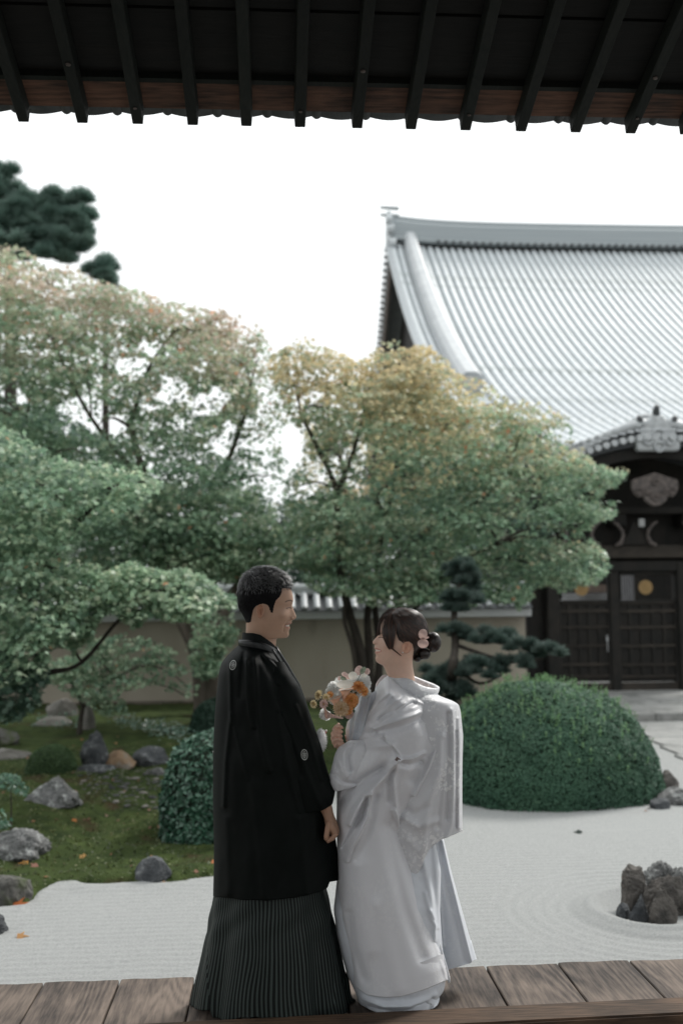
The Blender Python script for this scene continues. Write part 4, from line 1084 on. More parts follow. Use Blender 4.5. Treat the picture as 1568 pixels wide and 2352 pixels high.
cover('leafy_ground_cover', 'pale leafy ground cover below the garden wall', [(272, 1652), (330, 1660), (400, 1668), (445, 1690), (445, 1712), (380, 1700), (320, 1680), (276, 1668)], 620, .055, lambda n: mixc([(.012, .028, .02), (.03, .055, .042), (.08, .10, .085)], rng.random(n)))
cover('low_fern_cover', 'small green ferns under the maple at the left', [(60, 1640), (180, 1650), (230, 1668), (180, 1680), (90, 1668)], 260, .05, lambda n: mixc([(.012, .03, .02), (.03, .055, .038)], rng.random(n)))
# small leafy maple seedlings at the left edge
for (cx, cy, rx_, ry_, Y, lab) in ((42, 1860, 34, 22, 8.2, 'green maple sprig low at the left edge in front of the pointed stone'), (8, 1905-40, 20, 30, 7.9, 'small green maple sprig at the very left edge')):
    pass
def col_sp(px, py, h, cr, pos): return mixc([(.015, .035, .024), (.03, .06, .042), (.055, .09, .065)], rng.random(len(px)))
for poly, Y, lab in (([(0, 1770), (40, 1768), (70, 1800), (62, 1832), (20, 1826), (-30, 1810)], 9.0, 'small leafy maple sprig in front of the low round shrub'),
                     ([(-40, 1850), (10, 1862), (30, 1885), (16, 1900), (-40, 1895)], 8.4, 'small leafy maple sprig at the left edge above the grey boulder')):
    c = P(np.mean([p[0] for p in poly]), max(p[1] for p in poly), Y); gz_ = float(ground_h(c.x, c.y))
    t = empty('maple_sprig', (c.x, c.y, gz_), lab, 'plant')
    L = crown(poly, Y-.2, Y+.25, 12, 30, .05, col_sp, rad=(.1, .18), thick=.2)
    leaf_mesh('foliage', L[0], L[1], L[2], L[3], M_leaf, t, T_STAR, L[4])
    top = Vector(L[0].mean(0)); trunk(t, [Vector((c.x, c.y, gz_-.05)), Vector((c.x, c.y, (gz_+top.z)/2)), top], .010, .004, M_barkd, 'stem', 6)
# ------------------------------------------------------------------ stones
M_rock = mat('grey_garden_rock', (.035, .038, .036), (.19, .19, .19), rough=.9, scale=9, bump=1, bscale=30, c3=(.36, .37, .36), s3=11, t3=.53, bdist=.03)
M_rockd = mat('dark_blue_grey_rock', (.020, .024, .028), (.095, .10, .105), rough=.8, scale=9, bump=1, bscale=26, c3=(.20, .21, .215), s3=9, t3=.55, bdist=.03)
M_rockb = mat('brown_flecked_rock', (.025, .024, .023), (.17, .155, .14), rough=.8, scale=10, bump=1, bscale=30, c3=(.17, .10, .065), s3=3.5, t3=.55, bdist=.03)
M_rockm = mat('mossy_rock', (.05, .05, .045), (.13, .125, .115), rough=.95, scale=6, bump=.7, c3=(.045, .06, .022), s3=2.6, t3=.48, bdist=.03)
M_rockt = mat('brown_ochre_stone', (.16, .10, .06), (.27, .19, .12), rough=.9, scale=5, bump=.5, c3=(.2, .19, .17), s3=3)
M_rockp = mat('pale_warm_stone', (.10, .095, .085), (.19, .18, .165), rough=.9, scale=5, bump=.4)
def rock_mesh(c, hx, hy, hz, seed, rough=.22, cuts=7, lean=(0, 0), peak=None, sub=5, sharp=.88, boxy=1.0):
    bm = bmesh.new(); bmesh.ops.create_icosphere(bm, subdivisions=sub, radius=1)
    V = np.array([v.co[:] for v in bm.verts]); Fc = np.array([[v.index for v in f.verts] for f in bm.faces]); bm.free()
    r2 = np.random.default_rng(seed)
    V = np.sign(V)*np.abs(V)**boxy
    for k in range(cuts):                       # flat facets
        n = r2.normal(size=3); n[2] = abs(n[2])*.7; n /= np.linalg.norm(n); d = r2.uniform(.55, sharp); e = V@n-d
        V = V-np.clip(e, 0, None)[:, None]*n*.92
    nz = vnoise(V, 1.6, 4, seed)*rough+(-np.abs(vnoise(V*np.array([1.5, 1.5, .6]), 3.3, 3, seed+3)))*rough*.9+vnoise(V, 8, 4, seed+5)*rough*.42
    V = V*(1+nz)[:, None]
    if peak is not None:
        t = np.clip(V[:, 2], 0, 1); V[:, 0] = V[:, 0]*(1-peak[1]*t)+peak[0]*t
    # fit the outline box exactly
    lo = V.min(0); hi = V.max(0)
    V[:, 0] = (V[:, 0]-(lo[0]+hi[0])/2)/(hi[0]-lo[0])*2*hx; V[:, 1] = (V[:, 1]-(lo[1]+hi[1])/2)/(hi[1]-lo[1])*2*hy
    zb = np.percentile(V[:, 2], 22); V[:, 2] = (V[:, 2]-zb)/(V[:, 2].max()-zb)*hz
    V[:, 0] += lean[0]*V[:, 2]; V[:, 1] += lean[1]*V[:, 2]
    return V+np.array(c), Fc
nrock = 0
def rock(label, x0, x1, y0, y1, m, name='garden_rock', depth=.8, group=None, peak=None, lean=(0, 0), rough=.22, cuts=7, Y=None, parent=None, seed=None, gz=None, boxy=1.0):
    global nrock; nrock += 1
    b = hit((x0+x1)/2, y1) if Y is None else P((x0+x1)/2, y1, Y)
    if gz is not None: b.z = gz
    s = (b.y)/F; hx = (x1-x0)/2*s; hy = hx*depth; Yc = b.y+hy*.9
    zt = P((x0+x1)/2, y0, Yc).z; cx = P((x0+x1)/2, y1, Yc).x
    V, Fc = rock_mesh((cx, Yc, b.z-.015), hx*Yc/b.y, hy, zt-b.z+.015, seed or nrock*11, rough, cuts, lean, peak, boxy=boxy)
    o = mesh_np(name, V, Fc, m, parent, smooth=True)
    me = o.data
    if parent is None:
        tag(o, label, 'rock', group); recenter(o)
    return o
rock('pale grey speckled boulder on moss at the left edge', -45, 109, 1902, 1982, M_rock, peak=(.1, .35))
rock('dark rounded rock at the edge of moss and gravel, left of the groom', 312, 394, 1966, 2033, M_rockd, rough=.12, cuts=4)
rock('pointed grey speckled rock below the low round shrub', 61, 188, 1784, 1855, M_rock, peak=(.1, .62), seed=5)
rock('upright dark grey stone, tallest of the stones by the pebble bed', 184, 250, 1675, 1762, M_rockd, depth=.5, peak=(-.05, .25), seed=9)
rock('brown ochre flat topped stone beside the upright dark stone', 234, 311, 1724, 1765, M_rockt, rough=.1)
rock('long low dark grey stone behind the pebble bed', 305, 387, 1713, 1760, M_rockd, rough=.1, cuts=4)
rock('slim pale standing stone behind the young maple stem', 188, 219, 1610, 1676, M_rockp, depth=.5, peak=(-.1, .5), rough=.08)
rock('broad brown boulder at the foot of the wall', 108, 178, 1603, 1648, M_rockp, rough=.12)
rock('long pale stone slab lying behind the low round shrub', 76, 172, 1646, 1668, M_rockp, rough=.1)
rock('dark mossy boulder where moss meets gravel at the left edge', -30, 71, 2008, 2084, M_rockm, rough=.15)
rock('dark rock in the gravel at the left edge, lowest of the rocks', -70, 17, 2080, 2150, M_rockd)
rock('dull green grey stone at the far left edge', -40, 42, 1668, 1716, M_rockm, rough=.1)
rock('flat grey stone at the left edge beyond the low round shrub', -20, 70, 1718, 1746, M_rockp, rough=.12)
rock('low grey slab at the foot of the upright dark stone', 176, 264, 1756, 1774, M_rockd, rough=.1)
rock('small pale grey stone on the pebble bed by the hedge', 345, 378, 1762, 1782, M_rock, rough=.1)
rock('small white pebble on the moss beside the hedge', 373, 394, 1861, 1876, M_white, rough=.05, cuts=2)
rock('square dark stone at the right of the azalea dome', 1508, 1562, 1768, 1814, M_rockb, rough=.1)
rock('flat grey stone in front of the square stone at the right edge', 1508, 1600, 1808, 1850, M_rock, rough=.1)
rock('low dark stone tucked under the azalea dome', 1490, 1538, 1833, 1858, M_rockd, rough=.1)
GI = 'rocks of the island in the raked gravel'
rock('tall knobbly dark rock, leftmost upright of the gravel island', 1428, 1492, 1986, 2084, M_rockb, group=GI, depth=.7, Y=RK.y+.02, gz=GZ, rough=.22, cuts=8, seed=34, boxy=.6)
rock('pale topped rock at the back of the gravel island', 1476, 1590, 1977, 2080, M_rock, group=GI, Y=RK.y+.12, gz=GZ, rough=.45, cuts=3, seed=43)
rock('largest ridged rock in the middle of the gravel island', 1478, 1596, 2006, 2114, M_rockb, group=GI, depth=.5, Y=RK.y-.12, gz=GZ, rough=.32, cuts=5, seed=57)
rock('pointed rusty brown rock at the front of the gravel island', 1487, 1556, 2040, 2122, M_rockb, group=GI, depth=.4, Y=RK.y-.26, gz=GZ, peak=(0, .45), rough=.2, seed=61, boxy=.8)
rock('dark wedge rock at the front left of the gravel island', 1442, 1492, 2053, 2116, M_rockd, group=GI, depth=.45, Y=RK.y-.23, gz=GZ, peak=(.2, .5), seed=71)
rock('small flat rock at the left foot of the gravel island', 1415, 1452, 2074, 2103, M_rockd, group=GI, Y=RK.y-.15, gz=GZ, rough=.15, seed=77)
rock('dark grey rock at the right end of the gravel island', 1545, 1625, 1990, 2110, M_rock, group=GI, Y=RK.y-.08, gz=GZ, seed=81)
# pebbles of the dry stream bed: the largest are stones of their own
GP = 'pebbles of the dry stream bed'
pts = []
polyb = [(176, 1775), (262, 1770), (300, 1764), (384, 1770), (390, 1800), (386, 1850), (372, 1868), (330, 1862), (280, 1850), (230, 1838), (190, 1815)]
tries = 0
while len(pts) < 250 and tries < 30000:
    tries += 1
    x = random.uniform(170, 395); y = random.uniform(1762, 1870)
    if in_poly([x], [y], polyb)[0] and all(((x-a)/1.9)**2+(y-b)**2 > (r+ (3.0))**2 for a, b, r in pts):
        pts.append((x, y, random.choice((2.2, 3, 3, 4, 5.5))))
pm_ = []
for i in range(8):
    V, Fc = rock_mesh((0, 0, 0), 1, .8, .8, 200+i, .12, 4, sub=2); me = mesh_np('pebble', V, Fc, (M_rock, M_rockd, M_rock, M_rockp)[i % 4], smooth=True)
    pm_.append(me.data); bpy.data.objects.remove(me)
for x, y, r in pts:
    h = hit(x, y); s = h.y/F
    o = bpy.data.objects.new('pebble', random.choice(pm_)); COL.objects.link(o)
    o.location = (h.x, h.y, h.z-.01); k = r*1.9*s; o.scale = (k*1.15, k*random.uniform(.8, 1.2), k*random.uniform(.5, .8)); o.rotation_euler = (0, 0, random.uniform(0, 6.28))
    tag(o, 'grey pebble lying in the dry stream bed between moss and hedge', 'pebble', GP)
# ------------------------------------------------------------------ fallen leaves
cols = np.array([(.11, .05, .025), (.13, .075, .04), (.11, .065, .045), (.07, .038, .026)])
def fallen(vx, vy, size, col, label, group=None):
    h = hit(vx, vy) 
    o = leaf_mesh('fallen_leaf', np.array([[h.x, h.y, h.z+.012]]), np.array([[random.uniform(-.3, .3), -.45, 1]]), [size], np.array([col])*.32, M_leaf, None, T_STAR)
    tag(o, label, 'leaf', group); recenter(o)
fallen(44, 2156, .10, (.50, .28, .10), 'single orange leaf on the raked gravel at the lower left')
fallen(1330, 1913, .11, (.012, .03, .022), 'single dark green leaf on the gravel in front of the azalea dome')
fallen(38, 2086, .16, (.45, .15, .05), 'rust coloured leaf between the mossy boulder and the gravel')
fallen(193, 1971, .09, (.55, .33, .12), 'yellow orange leaf on the moss left of the dark rounded rock')
fallen(489, 1982, .09, (.55, .18, .05), 'bright orange leaf on the moss right beside the groom')
fallen(62, 1983, .10, (.55, .30, .08), 'yellow leaf just below the pale grey boulder')
fallen(84, 1990, .10, (.36, .18, .13), 'dull pinkish leaf below the pale grey boulder')
fallen(172, 1886, .09, (.55, .22, .07), 'orange leaf on the moss above the middle of the bank')
fallen(372, 2031, .06, (.50, .33, .16), 'tiny yellow leaf at the foot of the dark rounded rock')
n = 40; xs = rng.uniform(-20, 480, n); ys = rng.uniform(1655, 2030, n)
ok = []; 
for a, b in zip(xs, ys):
    h = hit(a, b)
    if moss_d(h.x, h.y) > .1: ok.append(h[:])
for a, b in ((1497, 1840), (1503, 1832), (1512, 1838), (1489, 1851), (1480, 1856), (1365, 1790)): ok.append(hit(a, b+8)[:])
ok = np.array(ok)+np.array([0, 0, .012])
o = leaf_mesh('scattered_leaves', ok, np.array([0, -.3, 1.0])+rng.normal(size=ok.shape)*.3, .055*rng.uniform(.6, 1.2, len(ok)), cols[rng.integers(0, 4, len(ok))]*.8, M_leaf, None, T_STAR)
tag(o, 'small fallen orange leaves scattered over the moss', 'leaves', kind='stuff')
# short moss tufts give the bank a soft broken edge
n = 42000; xs = rng.uniform(-6, 3, n); ys = rng.uniform(6.9, 13.5, n); d = moss_d(xs, ys); k = (d > -.01) & ((d < .25) | (rng.random(n) < .55)) & (ys < 12.5+rng.random(n))
xs, ys = xs[k], ys[k]; zs = np.maximum(ground_h(xs, ys), GZ)
pos = np.stack([xs, ys, zs+.008], -1)
pat = vnoise(pos, 1.6, 3, 12)
cm = mixc([(.010, .016, .006), (.020, .029, .009), (.036, .044, .014), (.040, .034, .016)], .42+pat*.6+rng.normal(size=len(xs))*.14)
o = leaf_mesh('moss_tufts', pos, rng.normal(size=pos.shape)+np.array([0, -.5, .3]), rng.uniform(.014, .04, len(xs)), cm, M_needle, None, T_QUAD)
tag(o, 'short tufted moss covering the garden bank', 'moss', kind='stuff')
# ------------------------------------------------------------------ people
def skin_mat():
    m = mat('skin', (.96, .96, .96), (1.04, 1.03, 1.02), rough=.5, scale=60, attr='Col', spec=.35, bump=.08, bscale=300, bdist=.001)
    b = m.node_tree.nodes['Principled BSDF']; b.inputs['Subsurface Weight'].default_value = .18; b.inputs['Subsurface Radius'].default_value = (.012, .005, .003)
    return m
M_skin = skin_mat()
SK_M = np.array((.43, .275, .195)); SK_F = np.array((.66, .45, .355))
def smoothkeys(keys, ts, soft=2):
    keys = np.array(keys, float); o = np.stack([np.interp(ts, keys[:, 0], keys[:, i]) for i in range(1, keys.shape[1])], 1)
    for _ in range(soft):
        q = o.copy(); q[1:-1] = (o[:-2]+2*o[1:-1]+o[2:])/4; o = q
    return o
def fcurve(pts):
    p = np.array(pts, float); return lambda x: np.interp(x, p[:, 0], p[:, 1])
def loft(name, keys, Yc, m, parent, n=144, rows=170, top=None, bot=None, expo=1.0, folds=(), amp=.0, wr=(3, 1.2), closed_top=False, uvper=None, mod=None, fold_in=True, soft=6, label=None, twist=0):
    """a garment piece: rings whose left and right edges follow an outline, with real depth;
    keys: (y, xl, xr, halfdepth, depth offset)"""
    keys = np.array([list(k)+[0]*(5-len(k)) for k in keys], float)
    y0, y1 = keys[0, 0], keys[-1, 0]; ys = np.linspace(y0, y1, rows); K = smoothkeys(keys, ys, soft)
    th = np.linspace(0, 2*math.pi, n, endpoint=False)+twist; c, s = np.cos(th), np.sin(th)
    cx = np.sign(c)*np.abs(c)**expo; sy = np.sign(s)*np.abs(s)**expo
    X = (K[:, 0:1]+K[:, 1:2])/2+(K[:, 1:2]-K[:, 0:1])/2*cx[None]
    t = ((ys-y0)/(y1-y0))[:, None]
    tp_ = top(X) if top else y0; bt_ = bot(X) if bot else y1
    YI = tp_+t*(bt_-tp_)
    if not top and not bot: YI = np.broadcast_to(ys[:, None], X.shape).copy()
    dY = K[:, 2:3]*sy[None]+K[:, 3:4]
    flat = Pn(X.ravel(), YI.ravel(), (Yc+np.minimum(dY, 0)).ravel()).reshape(rows, n, 3)
    flat[..., 1] += np.maximum(dY, 0)
    # keep the outline: points off the middle plane are widened a touch with their distance
    front = np.clip(-sy*1.6, 0, 1)[None]
    d = np.zeros_like(X)
    for f in folds:
        pl, a, w = f[0], f[1], f[2]
        dd = dist_poly(X, YI, pl); d += a*np.exp(-(dd/w)**2)
    if amp:
        q = np.stack([X/40*wr[0], YI/40*wr[1], X*0], -1); d += amp*vnoise(q, .35, 3, len(name))
    if mod is not None: 
        rad = mod(th[None], t, X, YI)
        ctr = flat.mean(1, keepdims=True); v = flat-ctr; v[..., 2] = 0; L = np.linalg.norm(v, axis=2, keepdims=True)+1e-6
        flat = flat+v/L*rad[..., None]
    flat[..., 1] -= d*front
    flat[..., 2] = np.maximum(flat[..., 2], .004)
    V = flat.reshape(-1, 3)
    if fold_in:      # turn the hem inwards so that it has thickness
        ctr = flat[-1].mean(0); inn = flat[-1]+(ctr-flat[-1])*.05; inn[:, 2] = flat[-1][:, 2]+.012
        inn2 = flat[-1]+(ctr-flat[-1])*.08; inn2[:, 2] = flat[-1][:, 2]+.10
        V = np.concatenate([V, inn, inn2]); rows2 = rows+2
    else: rows2 = rows
    idx = np.arange(rows2*n).reshape(rows2, n)
    nx = np.roll(idx, -1, axis=1)
    Fc = np.stack([idx[:-1], idx[1:], nx[1:], nx[:-1]], -1).reshape(-1, 4)
    uv = None
    if uvper:
        u = np.tile(np.arange(n)/n*uvper, rows2); v = np.repeat(np.arange(rows2)/rows, n); u = u+.9*vnoise(np.stack([np.cos(u/uvper*6.283)*3, v*2.2, np.sin(u/uvper*6.283)*3], -1), 1, 2, 3); uv = np.stack([u, v], -1)
    fl = Fc.tolist()
    if closed_top: fl.append(list(range(n))[::-1])
    o = mesh_np(name, V, fl if closed_top else Fc, m, parent, smooth=True, uv=uv)
    if label: o['label'] = label
    return o
def tube_arrays(pts, rad, n=12, flat=None):
    """tube with round ends"""
    pts = [Vector(p) for p in pts]; rad = list(rad)
    a = (pts[0]-pts[1]).normalized(); b = (pts[-1]-pts[-2]).normalized()
    pts = [pts[0]+a*rad[0]*.95, pts[0]+a*rad[0]*.6]+pts+[pts[-1]+b*rad[-1]*.6, pts[-1]+b*rad[-1]*.95]
    rad = [rad[0]*.25, rad[0]*.8]+rad+[rad[-1]*.8, rad[-1]*.25]
    t = MB(); t.tube(pts, rad, n); return t
def fuse(tubes, voxel=.0016, smooth=3, blobs=()):
    mb = MB()
    for p, r in tubes:
        t = tube_arrays(p, r); mb.add(t.v, t.f)
    me = bpy.data.meshes.new('tmp'); me.from_pydata(mb.v, [], mb.f)
    o = bpy.data.objects.new('tmp', me); COL.objects.link(o)
    md = o.modifiers.new('r', 'REMESH'); md.mode = 'VOXEL'; md.voxel_size = voxel
    sm = o.modifiers.new('s', 'SMOOTH'); sm.factor = .6; sm.iterations = smooth
    dg = bpy.context.evaluated_depsgraph_get(); ev = o.evaluated_get(dg).to_mesh()
    V = np.array([v.co[:] for v in ev.vertices]); Fc = [list(p.vertices) for p in ev.polygons]
    o.evaluated_get(dg).to_mesh_clear(); bpy.data.objects.remove(o); bpy.data.meshes.remove(me)
    return V, Fc
def head_grid(rows_def, Yh, M=240, N=170, soft=3):
    """rows_def: (xf, yf, xb, yb, halfwidth, front taper, ridge offset, ridge width)"""
    D = np.array(rows_def, float); t = np.arange(len(D)); 
    seg = np.hypot(np.diff(D[:, 0]), np.diff(D[:, 1]))+np.hypot(np.diff(D[:, 2]), np.diff(D[:, 3]))+.5
    ct = np.concatenate([[0], np.cumsum(seg)]); q = np.linspace(0, ct[-1], M)
    A = np.stack([np.interp(q, ct, D[:, i]) for i in range(8)], 1)
    for _ in range(soft):
        B = A.copy(); B[1:-1] = (A[:-2]+2*A[1:-1]+A[2:])/4; A = B
    S = A.copy()
    for _ in range(160):
        B = S.copy(); B[1:-1] = (S[:-2]+2*S[1:-1]+S[2:])/4; S = B
    wq = smooth01((np.arange(M)-6)/60.0)[:, None]; A[:, 2:6] = A[:, 2:6]*(1-wq)+S[:, 2:6]*wq
    for _ in range(12):
        B = A.copy(); B[1:-1, 6:] = (A[:-2, 6:]+2*A[1:-1, 6:]+A[2:, 6:])/4; A = B
    F3 = Pn(A[:, 0], A[:, 1], np.full(M, Yh)); B3 = Pn(A[:, 2], A[:, 3], np.full(M, Yh))
    ax = F3-B3; L = np.linalg.norm(ax, axis=1, keepdims=True); axd = ax/(L+1e-9)
    off = (A[:, 6]/F*Yh)[:, None]
    bl = L-off
    for _ in range(220):
        q_ = bl.copy(); q_[1:-1] = (bl[:-2]+2*bl[1:-1]+bl[2:])/4; bl = q_
    wq = smooth01((np.arange(M)-6)/50.0)[:, None]; bl = (L-off)*(1-wq)+bl*wq; bl = np.minimum(bl, L); off = L-bl
    ph = np.linspace(0, 2*math.pi, N, endpoint=False); s = (1+np.cos(ph))/2
    lat = A[:, 4:5]*(np.sign(np.sin(ph))*np.abs(np.sin(ph))**.92)[None]*(1-A[:, 5:6]*s[None]**2)
    al = (L-off)*s[None]+off*np.exp(-(lat/A[:, 7:8])**2)*s[None]**4
    P3 = B3[:, None]+axd[:, None]*al[..., None]; P3[..., 1] += lat
    return P3, lat
def push(P3, lat, cx, cy, r, amt, latmin=0.0, aniso=1.0, pl=None, both=True):
    """raise (+) or sink (-) the surface near an image point, sideways"""
    u, v = proj(P3)
    d = np.hypot(u-cx, (v-cy)*aniso)/r if pl is None else dist_poly(u, v, pl)/r
    w = np.exp(-d*d)*(np.abs(lat) > latmin)
    P3[..., 1] += np.sign(lat)*w*amt
    return P3
def grid_faces(M, N, off=0):
    idx = np.arange(M*N).reshape(M, N)+off; nx = np.roll(idx, -1, axis=1)
    return np.stack([idx[:-1], nx[:-1], nx[1:], idx[1:]], -1).reshape(-1, 4)
def ear(cx, cy, w, h, Ys, fwd, tilt=0.0):
    """an ear facing the camera; fwd = +1 if the face looks right"""
    nr, na = 22, 56; V = []
    for i in range(nr):
        rho = i/(nr-1)
        for k in range(na):
            a = 2*math.pi*k/na; ex = math.cos(a); ez = math.sin(a)
            wid = w/2*(1.0 if ez > 0 else 1.0+.28*ez); x = ex*wid*rho; z = ez*h/2*rho
            back = .5-.5*ex                                         # 1 at the back rim
            rim = math.exp(-((rho-.86)/.10)**2)*(.25+.75*min(1, back+max(0, ez)*.8))
            anti = math.exp(-((rho-.56)/.11)**2)*back*(.9 if ez > -.4 else .3)
            lobe = math.exp(-((ez*rho+.85)/.22)**2-((ex*rho)/.5)**2)*.5
            tr = math.exp(-((ex*rho-.55)/.18)**2-((ez*rho+.15)/.22)**2)*.6
            cup = -1.2*math.exp(-((rho)/.36)**2)
            edge = -1.6*smooth01((rho-.93)/.07)
            hgt = .0035+.0058*(rim+anti*.8+lobe+tr+cup*.8+edge)+.006*back*rho
            ca, sa = math.cos(tilt), math.sin(tilt)
            xr, zr = (x*ca-z*sa)*fwd, x*sa+z*ca
            V.append((cx+xr, cy-zr, hgt))
    V = np.array(V, float); p = Pn(V[:, 0], V[:, 1], np.full(len(V), Ys)); p[:, 1] -= V[:, 2]
    idx = np.arange(nr*na).reshape(nr, na); nx = np.roll(idx, -1, 1)
    return p, np.stack([idx[:-1], nx[:-1], nx[1:], idx[1:]], -1).reshape(-1, 4)
def ribbons(name, paths, normals, width, m, parent, cols):
    """paths (n,k,3); tapered strands"""
    n, k, _ = paths.shape
    tan = np.gradient(paths, axis=1); side = np.cross(tan, normals); side /= np.linalg.norm(side, axis=2, keepdims=True)+1e-9
    w = (width*np.array([.7]+[1]*(k-2)+[.12]))[None, :, None] if np.isscalar(width) else width[:, None, None]*np.array([.7]+[1]*(k-2)+[.12])[None, :, None]
    A = paths-side*w/2; B = paths+side*w/2; Cc = paths+normals*w*.35
    V = np.stack([A, Cc, B], 2).reshape(-1, 3)                      # n,k,3 verts
    base = (np.arange(n)*k*3)[:, None, None]+(np.arange(k-1)*3)[None, :, None]
    q1 = base+np.array([0, 1, 4, 3]); q2 = base+np.array([1, 2, 5, 4])
    Fc = np.concatenate([q1.reshape(-1, 4), q2.reshape(-1, 4)])
    return mesh_np(name, V, Fc, m, parent, smooth=True, colors=np.repeat(cols, k*3, axis=0))
M_hair = mat('hair', (.8, .8, .8), (1.3, 1.25, 1.2), rough=.38, scale=30, attr='Col', spec=.45)
M_hairs = mat('glossy_hair', (.8, .8, .8), (1.3, 1.25, 1.2), rough=.28, scale=30, attr='Col', spec=.85)
M_hairm = mat('matt_black_hair', (.8, .8, .8), (1.2, 1.2, 1.2), rough=.6, scale=30, attr='Col', spec=.12)
M_hairb = mat('brown_hair', (.8, .8, .8), (1.3, 1.25, 1.2), rough=.38, scale=30, attr='Col', spec=.55)
def join_arrays(parts):
    V = []; Fc = []; C = []; b = 0
    for v, f, c in parts:
        V.append(np.asarray(v).reshape(-1, 3)); n = len(V[-1]); Fc += [[int(i)+b for i in q] for q in f]
        C.append(np.broadcast_to(np.asarray(c, float), (n, 3)).copy()); b += n
    return np.concatenate(V), Fc, np.concatenate(C)
def img(pts, Y): return [P(x, y, Y) for x, y in pts]

# =================================================================== groom
YG = 4.17
gb = P(625, 2330, YG)
groom = empty('person', (gb.x, YG, 0), 'man in black crested haori and striped hakama, smiling to the right', 'person')
YH = YG-.02
GR = [ # xf, yf, xb, yb, hw, taper, off, sig
 (608, 1309, 600, 1309, .008, 0, 0, .03), (626, 1311.5, 584, 1312, .034, 0, 0, .03), (643, 1319, 571, 1320, .052, .0, 0, .03), (657, 1330, 560, 1334, .064, .05, 0, .03), (665, 1343, 553, 1350, .071, .08, 0, .03), (669.5, 1356, 550, 1366, .075, .12, 0, .03),
 (672.5, 1368, 550, 1380, .0765, .15, .5, .03), (673.6, 1379, 552, 1390, .0765, .18, 2, .028), (672.2, 1385, 554, 1396, .0755, .20, 3.5, .022), (670.9, 1389.5, 556, 1400, .0745, .22, 5.5, .013), (672.3, 1396, 558, 1405, .0735, .23, 7.5, .012), (675, 1402.5, 560, 1410, .073, .24, 8.5, .012),
 (677.8, 1409, 562, 1415, .0725, .25, 10, .013), (680.4, 1416, 564, 1420, .0715, .26, 12, .015), (679.5, 1420.5, 564.6, 1423, .0705, .27, 12, .017), (675.5, 1423.3, 565.2, 1425.5, .070, .28, 9, .017), (670.3, 1425.3, 565.6, 1428, .0695, .29, 6, .02), (669.6, 1428.4, 565.8, 1430, .069, .29, 5.5, .024),
 (670.2, 1431, 565.8, 1432.5, .0685, .30, 6, .024), (668.5, 1433.2, 565.8, 1434.5, .068, .30, 6, .022), (664.6, 1434.5, 565.6, 1436, .0675, .31, 4.5, .022), (663.6, 1437.5, 565.4, 1439, .066, .32, 4.5, .022), (665.4, 1439.8, 565.2, 1441.5, .065, .33, 5, .022), (666, 1443, 565, 1444.5, .064, .34, 5, .022),
 (664, 1446.8, 564.8, 1448, .0625, .35, 4, .022), (662.8, 1450.5, 564.6, 1451, .0615, .36, 3.5, .02), (663.4, 1455, 564.4, 1454, .060, .38, 4, .020), (662.8, 1460, 564.2, 1457, .0585, .42, 4, .020), (659.5, 1464.3, 564, 1460, .0575, .45, 3, .022), (653, 1466, 563.8, 1463, .0565, .42, 2, .025), (645, 1465, 563.4, 1467, .056, .30, 0, .03),
 (637.5, 1465.5, 563, 1471, .056, .15, 0, .03), (634.5, 1470, 562.6, 1476, .056, .08, 0, .03), (634.2, 1478, 562, 1483, .057, .05, 0, .03), (632.5, 1488, 560, 1492, .06, .02, 0, .03), (630, 1500, 557, 1503, .066, 0, 0, .03), (630, 1512, 556, 1514, .06, 0, 0, .03), (630, 1530, 558, 1532, .07, 0, 0, .03), (630, 1560, 560, 1562, .08, 0, 0, .03)]
Hg, lat = head_grid(GR, YH, 300, 200, 3)
Hbase = Hg.copy()
push(Hg, lat, 660, 1396, 6, -.0045, .014)                 # eye socket
push(Hg, lat, 661, 1397, 3.2, .0026, .014, 1.6)           # lid
push(Hg, lat, 656, 1386, 9, .0016, .012, 2.2)             # brow
push(Hg, lat, 651, 1414, 9, .0050, .018)                  # raised cheek
push(Hg, lat, 0, 0, 2.4, -.0032, .008, pl=[(667, 1420), (659, 1427), (652.5, 1437), (650.5, 1450)])   # smile crease
push(Hg, lat, 654, 1437, 3, -.002, .006)
push(Hg, lat, 630, 1396, 14, -.0030, .02)                 # temple hollow
push(Hg, lat, 610, 1440, 16, .002, .02)                   # jaw angle
push(Hg, lat, 672, 1421, 3.2, .0030, .005)                # nostril wing
def face_cols(P3, lat, base, spec):
    u, v = proj(P3); C = np.broadcast_to(base, P3.shape).copy()
    for kind, pl, r, c, a in spec:
        d = dist_poly(u, v, pl); w = a*np.clip(1.3-d/r, 0, 1)
        C = C*(1-w[..., None])+np.array(c)*w[..., None]
    return C, u, v
Cg, ug, vg = face_cols(Hg, lat, SK_M, [
 ('lip', [(670, 1431.5), (664, 1433.5), (656, 1436.6)], 1.9, (.34, .15, .12), .8), ('lip', [(665.6, 1442), (661, 1441.6), (655, 1438.4)], 2.0, (.40, .19, .15), .8),
 ('teeth', [(665.5, 1436), (661, 1437), (657.5, 1437.4)], 1.5, (.66, .63, .58), 1.0),
 ('brow', [(672, 1381), (667, 1378.6), (659, 1380.4), (655.5, 1382.5)], 1.5, (.035, .025, .02), .8),
 ('lash', [(669, 1396.8), (664, 1395.6), (657.6, 1397.2)], 1.1, (.02, .014, .012), .95),
 ('nostril', [(673, 1423.6), (675.4, 1423.8)], 1.1, (.08, .03, .02), .9),
 ('cheek', [(652, 1412)], 12, (.46, .22, .15), .35)])
hair_poly = [(565, 1430), (572, 1431), (577, 1428), (580, 1412), (583, 1400), (589, 1392), (604, 1387), (614, 1390), (618, 1398), (621, 1407), (627, 1408), (629.5, 1394), (634, 1380), (643, 1371), (647, 1362), (648, 1352), (658, 1351), (669, 1354), (690, 1345), (680, 1290), (520, 1290), (520, 1440)]
